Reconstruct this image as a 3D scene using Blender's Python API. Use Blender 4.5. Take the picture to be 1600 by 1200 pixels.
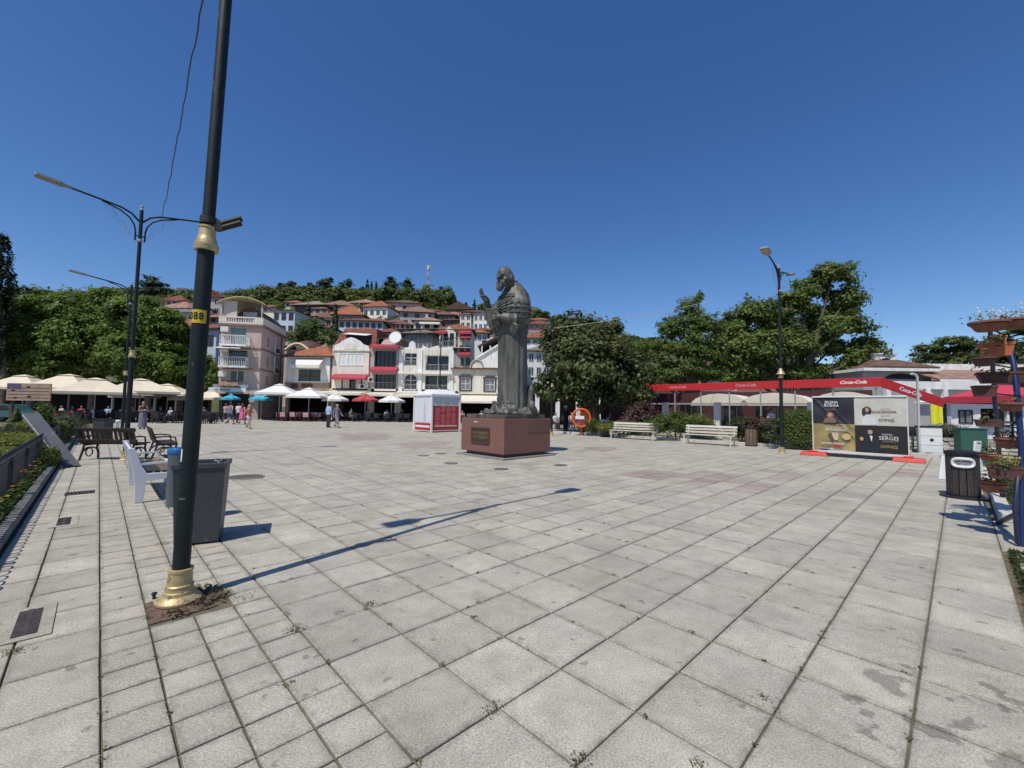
import bpy, bmesh, math, random
import numpy as np
from mathutils import Vector, Matrix

for _o in list(bpy.data.objects):
    bpy.data.objects.remove(_o)
SC = bpy.context.scene
COL = SC.collection
rnd = random.Random(7)
PI = math.pi

# ------------------------------------------------------------------ camera
F_PX, PITCH, ROLL, EYE = 670.5, 0.0569, 0.01289, 1.56
_c, _s, _cr, _sr = math.cos(PITCH), math.sin(PITCH), math.cos(ROLL), math.sin(ROLL)
CR = Vector((_cr, -_s*_sr, _c*_sr)); CU = Vector((-_sr, -_s*_cr, _c*_cr)); CF = Vector((0, _c, _s))
cam_data = bpy.data.cameras.new('camera')
cam_data.sensor_width = 36.0
cam_data.lens = 36.0*F_PX/1600.0
cam_data.clip_start = 0.05
cam_data.clip_end = 4000
cam = bpy.data.objects.new('camera', cam_data); COL.objects.link(cam)
cam.matrix_world = Matrix(((CR.x, CU.x, -CF.x, 0), (CR.y, CU.y, -CF.y, 0), (CR.z, CU.z, -CF.z, EYE), (0, 0, 0, 1)))
SC.camera = cam

# ------------------------------------------------------------------ light
SUN_AZ, SUN_EL = math.radians(212.5), math.radians(59.5)     # azimuth of the sun, clockwise from +Y
world = bpy.data.worlds.new('World'); SC.world = world; world.use_nodes = True
wn = world.node_tree.nodes; wl = world.node_tree.links
bg = wn['Background']
sky = wn.new('ShaderNodeTexSky'); sky.sky_type = 'NISHITA'; sky.sun_disc = False
sky.sun_elevation = SUN_EL; sky.sun_rotation = SUN_AZ
sky.altitude = 700; sky.air_density = 1.0; sky.dust_density = 0.6; sky.ozone_density = 3.2
hsv = wn.new('ShaderNodeHueSaturation'); hsv.inputs['Saturation'].default_value = 1.24; hsv.inputs['Hue'].default_value = 0.508
wl.new(sky.outputs['Color'], hsv.inputs['Color']); wl.new(hsv.outputs['Color'], bg.inputs['Color'])
bg.inputs['Strength'].default_value = 0.122
sun_d = bpy.data.lights.new('sun', 'SUN'); sun_d.energy = 4.1; sun_d.angle = math.radians(0.5); sun_d.color = (1.0, 0.955, 0.88)
sun = bpy.data.objects.new('sun', sun_d); COL.objects.link(sun)
_sd = Vector((math.sin(SUN_AZ)*math.cos(SUN_EL), math.cos(SUN_AZ)*math.cos(SUN_EL), math.sin(SUN_EL)))
sun.location = _sd*60
sun.rotation_euler = _sd.to_track_quat('Z', 'Y').to_euler()
vs = SC.view_settings
vs.view_transform = 'Standard'; vs.look = 'None'; vs.exposure = 0.0; vs.gamma = 1.0; vs.use_curve_mapping = False
SC.cycles.max_bounces = 6; SC.cycles.diffuse_bounces = 3; SC.cycles.glossy_bounces = 3
SC.cycles.transparent_max_bounces = 6; SC.cycles.use_denoising = True

# ------------------------------------------------------------------ coordinates
def ray(px, py):
    return CF + CR*((px-800)/F_PX) + CU*((600-py)/F_PX)
def G(px, py, z=0.0):                      # ground point under a picture point
    d = ray(px, py); t = (z-EYE)/d.z
    return Vector((d.x*t, d.y*t, z))
def W(px, py, Y):                          # point at distance Y ahead
    d = ray(px, py); t = Y/d.y
    return Vector((d.x*t, Y, EYE+d.z*t))
TH = 0.80567
VA = Vector((math.sin(TH), math.cos(TH), 0)); VB = Vector((math.cos(TH), -math.sin(TH), 0))
ORG = Vector((-0.7528, 2.3478, 0))
def UV(u, v, z=0.0):                       # paving grid, one unit = one half metre slab
    p = ORG + VA*(u*0.5) + VB*(v*0.5); p.z = z
    return p
RZ_A = math.atan2(VA.y, VA.x); RZ_B = math.atan2(VB.y, VB.x)   # rotations that put local x along A / along B

# ------------------------------------------------------------------ materials
MATS = {}
def srgb(h):
    h = h.lstrip('#'); r = [int(h[i:i+2], 16)/255 for i in (0, 2, 4)]
    return tuple(x/12.92 if x <= 0.04045 else ((x+0.055)/1.055)**2.4 for x in r)
def mat(name, col, rough=0.7, var=0.12, scale=4.0, bump=0.0, bscale=60.0, metal=0.0, spec=0.5, rvar=0.0, stretch=None, coat=0.0):
    if name in MATS: return MATS[name]
    m = bpy.data.materials.new(name); m.use_nodes = True
    N, L = m.node_tree.nodes, m.node_tree.links
    b = N['Principled BSDF']
    b.inputs['Roughness'].default_value = rough; b.inputs['Metallic'].default_value = metal
    b.inputs['Specular IOR Level'].default_value = spec
    if coat: b.inputs['Coat Weight'].default_value = coat
    tc = N.new('ShaderNodeTexCoord'); mp = N.new('ShaderNodeMapping')
    L.new(tc.outputs['Object'], mp.inputs['Vector'])
    if stretch: mp.inputs['Scale'].default_value = stretch
    nz = N.new('ShaderNodeTexNoise'); nz.inputs['Scale'].default_value = scale; nz.inputs['Detail'].default_value = 6; nz.inputs['Roughness'].default_value = 0.65
    L.new(mp.outputs['Vector'], nz.inputs['Vector'])
    mr = N.new('ShaderNodeMapRange'); mr.inputs['From Min'].default_value = 0.3; mr.inputs['From Max'].default_value = 0.7
    mr.inputs['To Min'].default_value = 1-var; mr.inputs['To Max'].default_value = 1+var
    L.new(nz.outputs['Fac'], mr.inputs['Value'])
    oi = N.new('ShaderNodeObjectInfo')
    mr2 = N.new('ShaderNodeMapRange'); mr2.inputs['To Min'].default_value = 1-rvar; mr2.inputs['To Max'].default_value = 1+rvar
    L.new(oi.outputs['Random'], mr2.inputs['Value'])
    mm = N.new('ShaderNodeMath'); mm.operation = 'MULTIPLY'
    L.new(mr.outputs['Result'], mm.inputs[0]); L.new(mr2.outputs['Result'], mm.inputs[1])
    vm = N.new('ShaderNodeVectorMath'); vm.operation = 'SCALE'; vm.inputs[0].default_value = col[:3]
    L.new(mm.outputs[0], vm.inputs['Scale'])
    L.new(vm.outputs['Vector'], b.inputs['Base Color'])
    if bump:
        n2 = N.new('ShaderNodeTexNoise'); n2.inputs['Scale'].default_value = bscale; n2.inputs['Detail'].default_value = 5
        L.new(mp.outputs['Vector'], n2.inputs['Vector'])
        bp = N.new('ShaderNodeBump'); bp.inputs['Strength'].default_value = bump; bp.inputs['Distance'].default_value = 0.02
        L.new(n2.outputs['Fac'], bp.inputs['Height']); L.new(bp.outputs['Normal'], b.inputs['Normal'])
    MATS[name] = m
    return m
def add_wear(m, col, lo=.66, hi=.70, scale=22.0, stretch=(1, 1, 1), amount=1.0):
    """worn specks and runs of another colour with shapes of their own"""
    N, L = m.node_tree.nodes, m.node_tree.links; b = N['Principled BSDF']; src = b.inputs['Base Color'].links[0].from_socket
    tc = [n for n in N if n.type == 'TEX_COORD'][0]; mp = N.new('ShaderNodeMapping'); mp.inputs['Scale'].default_value = stretch; L.new(tc.outputs['Object'], mp.inputs['Vector'])
    n = N.new('ShaderNodeTexNoise'); n.inputs['Scale'].default_value = scale; n.inputs['Detail'].default_value = 5; L.new(mp.outputs['Vector'], n.inputs['Vector'])
    r = N.new('ShaderNodeMapRange'); r.inputs['From Min'].default_value = lo; r.inputs['From Max'].default_value = hi; r.inputs['To Max'].default_value = amount; L.new(n.outputs['Fac'], r.inputs['Value'])
    x = N.new('ShaderNodeMix'); x.data_type = 'RGBA'; L.new(r.outputs['Result'], x.inputs[0]); L.new(src, x.inputs[6]); x.inputs[7].default_value = (*col, 1); L.new(x.outputs[2], b.inputs['Base Color'])
    return m
def glass_mat(name, col=(0.012, 0.014, 0.018), rough=0.08):
    return mat(name, col, rough=rough, var=0.3, scale=0.6, spec=0.6)
def leaf_mat(name, col, var=0.45, trans=0.28):
    if name in MATS: return MATS[name]
    m = bpy.data.materials.new(name); m.use_nodes = True
    N, L = m.node_tree.nodes, m.node_tree.links
    for n in list(N): N.remove(n)
    out = N.new('ShaderNodeOutputMaterial')
    at = N.new('ShaderNodeAttribute'); at.attribute_name = 'tint'
    h = N.new('ShaderNodeHueSaturation'); h.inputs['Color'].default_value = (*col, 1)
    mr = N.new('ShaderNodeMapRange'); mr.inputs['To Min'].default_value = 1-var; mr.inputs['To Max'].default_value = 1+var
    L.new(at.outputs['Fac'], mr.inputs['Value']); L.new(mr.outputs['Result'], h.inputs['Value'])
    mr2 = N.new('ShaderNodeMapRange'); mr2.inputs['To Min'].default_value = 0.515; mr2.inputs['To Max'].default_value = 0.475
    L.new(at.outputs['Fac'], mr2.inputs['Value']); L.new(mr2.outputs['Result'], h.inputs['Hue'])
    d = N.new('ShaderNodeBsdfPrincipled'); d.inputs['Roughness'].default_value = 0.5; d.inputs['Specular IOR Level'].default_value = 0.22
    t = N.new('ShaderNodeBsdfTranslucent'); mx = N.new('ShaderNodeMixShader'); mx.inputs[0].default_value = trans
    L.new(h.outputs['Color'], d.inputs['Base Color']); L.new(h.outputs['Color'], t.inputs['Color'])
    L.new(d.outputs[0], mx.inputs[1]); L.new(t.outputs[0], mx.inputs[2]); L.new(mx.outputs[0], out.inputs['Surface'])
    MATS[name] = m
    return m

def tile_mat(name, col, pitch=0.22):
    """clay roof tiles: colour by tile, rounded rows; works on object-space x (across) and the slope"""
    if name in MATS: return MATS[name]
    m = add_wear(mat(name, col, rough=0.85, var=0.5, scale=2.6, rvar=0.16), tuple(c*.45 for c in col), .52, .70, 1.7, (1, 1, 1), .75)
    N, L = m.node_tree.nodes, m.node_tree.links
    b = N['Principled BSDF']; tc = [n for n in N if n.type == 'TEX_COORD'][0]
    w1 = N.new('ShaderNodeTexWave'); w1.bands_direction = 'X'; w1.inputs['Scale'].default_value = 0.314/pitch; 
    w2 = N.new('ShaderNodeTexWave'); w2.bands_direction = 'Z'; w2.wave_profile = 'SAW'; w2.inputs['Scale'].default_value = 0.314/(pitch*0.8)
    L.new(tc.outputs['Object'], w1.inputs['Vector']); L.new(tc.outputs['Object'], w2.inputs['Vector'])
    ad = N.new('ShaderNodeMath'); ad.operation = 'ADD'
    L.new(w1.outputs['Fac'], ad.inputs[0]); L.new(w2.outputs['Fac'], ad.inputs[1])
    bp = N.new('ShaderNodeBump'); bp.inputs['Strength'].default_value = 0.9; bp.inputs['Distance'].default_value = 0.05
    L.new(ad.outputs[0], bp.inputs['Height']); L.new(bp.outputs['Normal'], b.inputs['Normal'])
    return m

# ------------------------------------------------------------------ mesh builder
class MB:
    def __init__(s):
        s.v = []; s.f = []; s.m = []; s.sm = []; s.cur = 0
    def face(s, idx, smooth=False):
        s.f.append(tuple(idx)); s.m.append(s.cur); s.sm.append(smooth)
    def poly(s, pts, smooth=False):
        n = len(s.v); s.v += [tuple(p) for p in pts]; s.face(range(n, n+len(pts)), smooth)
    def box(s, x0, x1, y0, y1, z0, z1):
        n = len(s.v)
        s.v += [(x0, y0, z0), (x1, y0, z0), (x1, y1, z0), (x0, y1, z0), (x0, y0, z1), (x1, y0, z1), (x1, y1, z1), (x0, y1, z1)]
        for q in ((0, 3, 2, 1), (4, 5, 6, 7), (0, 1, 5, 4), (1, 2, 6, 5), (2, 3, 7, 6), (3, 0, 4, 7)): s.face([n+i for i in q])
        return s
    def hexa(s, b, t):                     # four bottom and four top points, counter-clockwise seen from above
        n = len(s.v); s.v += [tuple(p) for p in list(b)+list(t)]
        for q in ((0, 3, 2, 1), (4, 5, 6, 7), (0, 1, 5, 4), (1, 2, 6, 5), (2, 3, 7, 6), (3, 0, 4, 7)): s.face([n+i for i in q])
        return s
    def bar(s, p0, p1, w, h, up=(0, 0, 1)):   # rectangular bar from p0 to p1, w across, h along up
        p0 = Vector(p0); p1 = Vector(p1); d = (p1-p0).normalized(); u = Vector(up)
        if abs(d.dot(u)) > 0.98: u = Vector((0, 1, 0))
        r = d.cross(u).normalized(); u = r.cross(d).normalized()
        c = lambda p, a, b: p + r*(a*w/2) + u*(b*h/2)
        n = len(s.v)
        for p in (p0, p1):
            s.v += [tuple(c(p, -1, -1)), tuple(c(p, 1, -1)), tuple(c(p, 1, 1)), tuple(c(p, -1, 1))]
        for q in ((0, 1, 2, 3), (7, 6, 5, 4), (0, 4, 5, 1), (1, 5, 6, 2), (2, 6, 7, 3), (3, 7, 4, 0)): s.face([n+i for i in q])
        return s
    def tube(s, pts, r, n=8, caps=True):
        pts = [Vector(p) for p in pts]; k = len(pts)
        rr = r if isinstance(r, (list, tuple)) else [r]*k
        base = len(s.v); prev = None
        for i, p in enumerate(pts):
            d = (pts[min(i+1, k-1)]-pts[max(i-1, 0)]).normalized()
            if prev is None:
                a = Vector((0, 0, 1)) if abs(d.z) < 0.9 else Vector((1, 0, 0))
                x = d.cross(a).normalized()
            else:
                x = (prev - d*prev.dot(d)).normalized()
            y = d.cross(x); prev = x
            for j in range(n):
                t = 2*PI*j/n; s.v.append(tuple(p + (x*math.cos(t)+y*math.sin(t))*rr[i]))
        for i in range(k-1):
            for j in range(n):
                a = base+i*n+j; b = base+i*n+(j+1) % n
                s.face((a, b, b+n, a+n), True)
        if caps:
            s.face([base+j for j in range(n-1, -1, -1)]); s.face([base+(k-1)*n+j for j in range(n)])
        return s
    def cyl(s, p0, p1, r0, r1=None, n=12):
        return s.tube([p0, p1], [r0, r0 if r1 is None else r1], n)
    def lathe(s, prof, n=16, c=(0, 0, 0), sx=1, sy=1):   # prof: (r, z)
        base = len(s.v); k = len(prof)
        for r, z in prof:
            for j in range(n):
                t = 2*PI*j/n; s.v.append((c[0]+r*sx*math.cos(t), c[1]+r*sy*math.sin(t), c[2]+z))
        for i in range(k-1):
            for j in range(n):
                a = base+i*n+j; b = base+i*n+(j+1) % n; s.face((a, b, b+n, a+n), True)
        s.face([base+j for j in range(n-1, -1, -1)]); s.face([base+(k-1)*n+j for j in range(n)])
        return s
    def ring(s, c, R, r, axis='z', n=20, m=6):
        c = Vector(c); base = len(s.v)
        for i in range(n):
            t = 2*PI*i/n
            for j in range(m):
                q = 2*PI*j/m; a = (R+r*math.cos(q)); p = Vector((a*math.cos(t), a*math.sin(t), r*math.sin(q)))
                if axis == 'y': p = Vector((p.x, p.z, p.y))
                if axis == 'x': p = Vector((p.z, p.x, p.y))
                s.v.append(tuple(c+p))
        for i in range(n):
            for j in range(m):
                s.face((base+i*m+j, base+((i+1) % n)*m+j, base+((i+1) % n)*m+(j+1) % m, base+i*m+(j+1) % m), True)
        return s
    def extrude(s, poly, y0, y1):           # poly: (x, z) outline, extruded along y
        n = len(s.v); k = len(poly)
        s.v += [(x, y0, z) for x, z in poly] + [(x, y1, z) for x, z in poly]
        s.face(range(n, n+k)); s.face(range(n+2*k-1, n+k-1, -1))
        for i in range(k):
            j = (i+1) % k; s.face((n+j, n+i, n+k+i, n+k+j))
        return s
    def extrude_z(s, poly, z0, z1):
        n = len(s.v); k = len(poly)
        s.v += [(p[0], p[1], z0) for p in poly] + [(p[0], p[1], z1) for p in poly]
        s.face(range(n+k-1, n-1, -1)); s.face(range(n+k, n+2*k))
        for i in range(k):
            j = (i+1) % k; s.face((n+i, n+j, n+k+j, n+k+i))
        return s
    def loft(s, rings, smooth=True, caps=True):
        base = len(s.v); k = len(rings); n = len(rings[0])
        for r in rings: s.v += [tuple(p) for p in r]
        for i in range(k-1):
            for j in range(n):
                a = base+i*n+j; b = base+i*n+(j+1) % n; s.face((a, b, b+n, a+n), smooth)
        if caps:
            s.face([base+j for j in range(n-1, -1, -1)]); s.face([base+(k-1)*n+j for j in range(n)])
        return s
    def mesh(s, name, mats):
        me = bpy.data.meshes.new(name); me.from_pydata(s.v, [], s.f)
        for m in (mats if isinstance(mats, (list, tuple)) else [mats]): me.materials.append(m)
        me.polygons.foreach_set('material_index', s.m); me.polygons.foreach_set('use_smooth', s.sm)
        me.update()
        if any(s.sm): me.set_sharp_from_angle(angle=math.radians(38))
        return me
    def build(s, name, mats, parent=None, bev=0.0, loc=None, rz=0.0):
        o = link(name, s.mesh(name, mats), parent, loc, rz)
        if bev:
            md = o.modifiers.new('bevel', 'BEVEL'); md.width = bev; md.segments = 2; md.limit_method = 'ANGLE'; md.angle_limit = math.radians(40)
        return o
def link(name, me, parent=None, loc=None, rz=0.0):
    o = bpy.data.objects.new(name, me); COL.objects.link(o)
    if parent is not None: o.parent = parent
    if loc is not None: o.location = loc
    o.rotation_euler.z = rz
    return o
def tag(o, label=None, cat=None, group=None, kind=None):
    if label: o['label'] = label
    if cat: o['category'] = cat
    if group: o['group'] = group
    if kind: o['kind'] = kind
    return o
def thing(name, label, cat, loc=(0, 0, 0), rz=0.0, group=None):
    o = link(name, None, None, loc, rz); o.empty_display_size = 0.3
    return tag(o, label, cat, group)
KIDS = {}
def copy_tree(o, parent=None):
    c = o.copy(); COL.objects.link(c)
    if parent is not None: c.parent = parent
    for ch in list(o.children): copy_tree(ch, c)
    return c
def text_obj(name, body, size, m, parent, loc, rot=(PI/2, 0, 0), depth=0.003, align='CENTER', shear=0.0, sx=1.0, bold=0.0):
    cu = bpy.data.curves.new(name, 'FONT'); cu.body = body; cu.size = size; cu.align_x = align; cu.align_y = 'CENTER'
    cu.extrude = depth; cu.shear = shear; cu.resolution_u = 3; cu.offset = bold
    o = bpy.data.objects.new(name, cu); COL.objects.link(o)
    dg = bpy.context.evaluated_depsgraph_get()
    me = bpy.data.meshes.new_from_object(o.evaluated_get(dg))
    bpy.data.objects.remove(o); bpy.data.curves.remove(cu)
    me.materials.clear(); me.materials.append(m)
    o = bpy.data.objects.new(name, me); COL.objects.link(o); o.parent = parent
    o.location = loc; o.rotation_euler = rot; o.scale = (sx, 1, 1)
    return o

# ------------------------------------------------------------------ foliage
def leaf_cloud(name, P, nrm, size, m, parent=None, seed=1, aspect=0.55, tint=None, smin=0.6):
    rg = np.random.default_rng(seed); n = len(P)
    d = nrm + rg.normal(0, 0.55, (n, 3)); d /= np.linalg.norm(d, axis=1)[:, None]+1e-9
    a = rg.normal(0, 1, (n, 3)); x = np.cross(d, a); x /= np.linalg.norm(x, axis=1)[:, None]+1e-9
    y = np.cross(d, x)
    sz = size*(smin+(1.6-smin)*rg.random(n))[:, None]*0.5
    V = np.empty((n, 4, 3))
    V[:, 0] = P - x*sz; V[:, 1] = P - y*sz*aspect + d*sz*0.12; V[:, 2] = P + x*sz; V[:, 3] = P + y*sz*aspect + d*sz*0.12
    me = bpy.data.meshes.new(name)
    me.vertices.add(n*4); me.vertices.foreach_set('co', V.reshape(-1).astype(np.float32))
    me.loops.add(n*4); me.loops.foreach_set('vertex_index', np.arange(n*4, dtype=np.int32))
    me.polygons.add(n); me.polygons.foreach_set('loop_start', np.arange(0, n*4, 4, dtype=np.int32))
    try: me.polygons.foreach_set('loop_total', np.full(n, 4, dtype=np.int32))
    except Exception: pass
    me.materials.append(m)
    at = me.attributes.new('tint', 'FLOAT', 'FACE')
    t = np.clip((tint if tint is not None else 0.5) + rg.normal(0, 0.2, n), 0, 1)
    at.data.foreach_set('value', t.astype(np.float32))
    me.update(calc_edges=True)
    return link(name, me, parent)
def crown_points(blobs, n, seed=1, clumps=26, sig=0.17, droop=0.0, inner=0.15):
    """points in clumps spread over the shells of ellipsoids; outward normals biased upwards"""
    rg = np.random.default_rng(seed)
    vol = np.array([(b[3]*b[4]*b[5])**(2/3) for b in blobs]); cnt = (vol/vol.sum()*n).astype(int)
    PP, NN, TT = [], [], []
    for b, k in zip(blobs, cnt):
        if k < 4: continue
        c = np.array(b[:3]); r = np.array(b[3:6])
        q = rg.normal(0, 1, (clumps, 3)); q /= np.linalg.norm(q, axis=1)[:, None]
        q[:, 2] = np.where(q[:, 2] < -0.55, -q[:, 2], q[:, 2])
        rad = 1-inner*rg.random(clumps)**0.6*2.2
        cc = q*rad[:, None]; ct = rg.normal(0, 0.16, clumps)
        w = rg.random(clumps)+0.35; ci = rg.choice(clumps, k, p=w/w.sum())
        off = rg.normal(0, 1, (k, 3))*sig*(0.6+0.8*rg.random(clumps))[ci][:, None]
        off[:, 2] *= 0.75
        p = cc[ci]+off
        PP.append(c+p*r); nn = q[ci]+off*1.5+np.array([0, 0, 0.55]); NN.append(nn); TT.append(0.5+ct[ci])
    return np.concatenate(PP), np.concatenate(NN), np.concatenate(TT)
def tree(name, label, base, blobs, n, size, lm, bark, trunk_r=0.25, seed=1, clumps=26, sig=0.17, aspect=0.55, group=None, cat='tree', inner=0.15, fork=None, extra=None):
    """base: world point; blobs relative to it"""
    t = thing(name, label, cat, base, 0, group)
    P, Nn, T = crown_points(blobs, n, seed, clumps, sig, inner=inner)
    if extra is not None:
        P = np.concatenate([P, extra[0]]); Nn = np.concatenate([Nn, extra[1]]); T = np.concatenate([T, np.full(len(extra[0]), 0.5)])
    leaf_cloud('crown', P, Nn, size, lm, t, seed, aspect, T)
    rr = random.Random(seed); m = MB()
    top = max(blobs, key=lambda b: b[2]); zf = fork if fork else min(b[2]-b[5]*0.5 for b in blobs)*0.6
    zf = max(zf, 0.8)
    m.tube([(0, 0, -0.2), (0.05*trunk_r, 0, zf*0.4), (trunk_r*0.3, -trunk_r*0.2, zf), ((top[0])*0.6, top[1]*0.6, (zf+top[2])/2), (top[0], top[1], top[2])],
           [trunk_r*1.35, trunk_r*1.05, trunk_r*0.9, trunk_r*0.55, trunk_r*0.15], 9)
    for b in blobs:
        if b is top: continue
        z0 = zf*rr.uniform(0.85, 1.25)
        mid = ((b[0])*0.45+rr.uniform(-.2, .2), b[1]*0.45, z0+(b[2]-z0)*0.6)
        m.tube([(trunk_r*0.2, 0, z0), mid, (b[0], b[1], b[2]), (b[0]*1.12, b[1]*1.12, b[2]+b[5]*0.6)], [trunk_r*0.5, trunk_r*0.33, trunk_r*0.2, trunk_r*0.06], 6)
    m.build('trunk', bark, t)
    return t
# ================================================================== paving material
def project(p):
    v = Vector(p)-Vector((0, 0, EYE)); z = v.dot(CF)
    if z < 0.05: return None
    return (800+F_PX*v.dot(CR)/z, 600-F_PX*v.dot(CU)/z)
def slab_material(name, use_attr):
    m = bpy.data.materials.new(name); m.use_nodes = True
    N, L = m.node_tree.nodes, m.node_tree.links; b = N['Principled BSDF']
    b.inputs['Roughness'].default_value = 0.85; b.inputs['Specular IOR Level'].default_value = 0.3
    geo = N.new('ShaderNodeNewGeometry')
    def noise(sc, det=3, ro=0.6):
        n = N.new('ShaderNodeTexNoise'); n.inputs['Scale'].default_value = sc; n.inputs['Detail'].default_value = det; n.inputs['Roughness'].default_value = ro
        L.new(geo.outputs['Position'], n.inputs['Vector']); return n.outputs['Fac']
    def rng(v, a, c, lo, hi):
        r = N.new('ShaderNodeMapRange'); r.inputs['From Min'].default_value = a; r.inputs['From Max'].default_value = c
        r.inputs['To Min'].default_value = lo; r.inputs['To Max'].default_value = hi; L.new(v, r.inputs['Value']); return r.outputs['Result']
    def mul(a, c, op='MULTIPLY'):
        x = N.new('ShaderNodeMath'); x.operation = op; L.new(a, x.inputs[0]); L.new(c, x.inputs[1]); return x.outputs[0]
    if use_attr:
        at = N.new('ShaderNodeAttribute'); at.attribute_name = 'tint'; t = at.outputs['Fac']
        ar = N.new('ShaderNodeAttribute'); ar.attribute_name = 'red'; redf = ar.outputs['Fac']
    else:
        oi = N.new('ShaderNodeObjectInfo'); t = oi.outputs['Random']; redf = None
    speck = rng(noise(95, 2, 0.75), 0.30, 0.70, 0.64, 1.34)
    speck2 = rng(noise(330, 1), 0.3, 0.7, 0.86, 1.14)
    blot = rng(noise(1.6, 6, 0.7), 0.3, 0.7, 0.78, 1.14)
    blot2 = rng(noise(7.0, 5, 0.7), 0.32, 0.68, 0.90, 1.07)
    tone = rng(t, 0, 1, 0.88, 1.06)
    val = mul(mul(mul(speck, speck2), mul(blot, blot2)), tone)
    # sparse dark spots of gum and oil, and the larger oil stains near the lower right
    vo = N.new('ShaderNodeTexVoronoi'); vo.inputs['Scale'].default_value = 3.1; vo.inputs['Randomness'].default_value = 1
    L.new(geo.outputs['Position'], vo.inputs['Vector'])
    wob = N.new('ShaderNodeMath'); wob.operation = 'MULTIPLY_ADD'; L.new(noise(26, 3), wob.inputs[0]); wob.inputs[1].default_value = 0.16; L.new(vo.outputs['Distance'], wob.inputs[2])
    spot = rng(wob.outputs[0], 0.115, 0.15, 0.62, 1.0)
    val = mul(val, spot)
    cpt = G(1490, 1120)
    ds = N.new('ShaderNodeVectorMath'); ds.operation = 'DISTANCE'; L.new(geo.outputs['Position'], ds.inputs[0]); ds.inputs[1].default_value = cpt
    reg = rng(ds.outputs['Value'], 0.25, 0.8, 0.14, 0.0)
    st = rng(mul(noise(5.2, 3, 0.5), reg, 'ADD'), 0.672, 0.715, 1.0, 0.60)
    val = mul(val, st)
    ed = N.new('ShaderNodeAttribute'); ed.attribute_name = 'edge'
    val = mul(val, rng(mul(ed.outputs['Fac'], rng(noise(11, 4, .7), .35, .68, 0, 1)), 0, 1, 1.0, .60))
    val = mul(val, rng(noise(3.3, 4, .75), .60, .74, 1.0, 1.14)); val = mul(val, rng(noise(.45, 3), .35, .65, .92, 1.05))
    mx = N.new('ShaderNodeMix'); mx.data_type = 'RGBA'
    mx.inputs[6].default_value = (0.462, 0.424, 0.342, 1); mx.inputs[7].default_value = (0.40, 0.374, 0.31, 1)
    L.new(rng(noise(0.9, 3), 0.35, 0.65, 0, 1), mx.inputs[0])
    colr = mx.outputs[2]
    if redf is not None:
        m2 = N.new('ShaderNodeMix'); m2.data_type = 'RGBA'; L.new(redf, m2.inputs[0]); L.new(colr, m2.inputs[6]); m2.inputs[7].default_value = (0.36, 0.285, 0.245, 1)
        colr = m2.outputs[2]
    m3 = N.new('ShaderNodeMix'); m3.data_type = 'RGBA'; L.new(rng(noise(1.25, 5, .72), .55, .70, 0, .42), m3.inputs[0]); L.new(colr, m3.inputs[6]); m3.inputs[7].default_value = (0.27, 0.245, 0.165, 1); colr = m3.outputs[2]
    sc = N.new('ShaderNodeVectorMath'); sc.operation = 'SCALE'; L.new(colr, sc.inputs[0]); L.new(val, sc.inputs['Scale'])
    L.new(sc.outputs['Vector'], b.inputs['Base Color'])
    bp = N.new('ShaderNodeBump'); bp.inputs['Strength'].default_value = 0.35; bp.inputs['Distance'].default_value = 0.004
    L.new(noise(150, 2), bp.inputs['Height']); L.new(bp.outputs['Normal'], b.inputs['Normal'])
    return m
M_SLAB = slab_material('paving_slab_single', False); M_SLABS = slab_material('paving_slab_field', True)
M_JOINT = mat('joint_dirt', (0.13, 0.108, 0.068), 0.95, 0.4, 9, 0.3, 80)
M_KERBD = mat('weathered_kerb', (0.21, 0.20, 0.175), 0.9, 0.35, 5, 0.3, 60)
M_CONC = mat('concrete', (0.31, 0.295, 0.255), 0.85, 0.2, 6, 0.25, 90)
M_STONE = mat('pale_stone', (0.44, 0.40, 0.32), 0.85, 0.25, 5, 0.3, 30, rvar=0.3)
M_SOIL = mat('soil', (0.07, 0.055, 0.035), 0.95, 0.4, 7, 0.4, 40)
M_GREEN = mat('lawn_soil', (0.07, 0.085, 0.03), 0.95, 0.4, 3, 0.4, 60)

# ground as one sheet
m = MB(); m.poly([(-1500, -300, -0.06), (1500, -300, -0.06), (1500, 2500, -0.06), (-1500, 2500, -0.06)])
tag(m.build('ground', mat('earth', (0.2, 0.18, 0.13), 0.95, 0.25, 0.3)), kind='structure')

# plaza bed and slabs
def in_plaza(u, v):
    p = UV(u, v)
    if p.y > 53 or p.y < -3.0 or p.x < -48 or u < -3.45: return False
    if p.y > 35 and p.x > 8: return False
    if v > -33 and u > 41.0: return False
    if v > 5.1 and not (13.0 < u < 17.2 and v < 16): return False
    if u < -2.0 and v < -62: return False
    return True
bed = MB()
bed.poly([UV(-3.46, 20, -0.016), UV(100, 20, -0.016), UV(100, -140, -0.016), UV(-3.46, -140, -0.016)])
bed.poly([UV(-80, -62, -0.016), UV(-3.46, -62, -0.016), UV(-3.46, -140, -0.016), UV(-80, -140, -0.016)])
PLAZA = tag(bed.build('plaza_paving', M_JOINT), kind='structure')
RED = [(1000, 736, 1056, 749), (1082, 735, 1150, 756), (1202, 734, 1247, 749), (1307, 734, 1345, 747), (1394, 732, 1431, 743), (1142, 752, 1195, 767), (973, 736, 1047, 747), (623, 692, 697, 701), (907, 699, 964, 705), (807, 723, 837, 732), (920, 730, 951, 735), (531, 677, 610, 688), (640, 690, 700, 697)]
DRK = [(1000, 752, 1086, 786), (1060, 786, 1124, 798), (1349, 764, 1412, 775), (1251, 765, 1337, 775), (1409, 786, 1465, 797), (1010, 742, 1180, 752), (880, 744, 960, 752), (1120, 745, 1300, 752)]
cells = []
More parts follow.
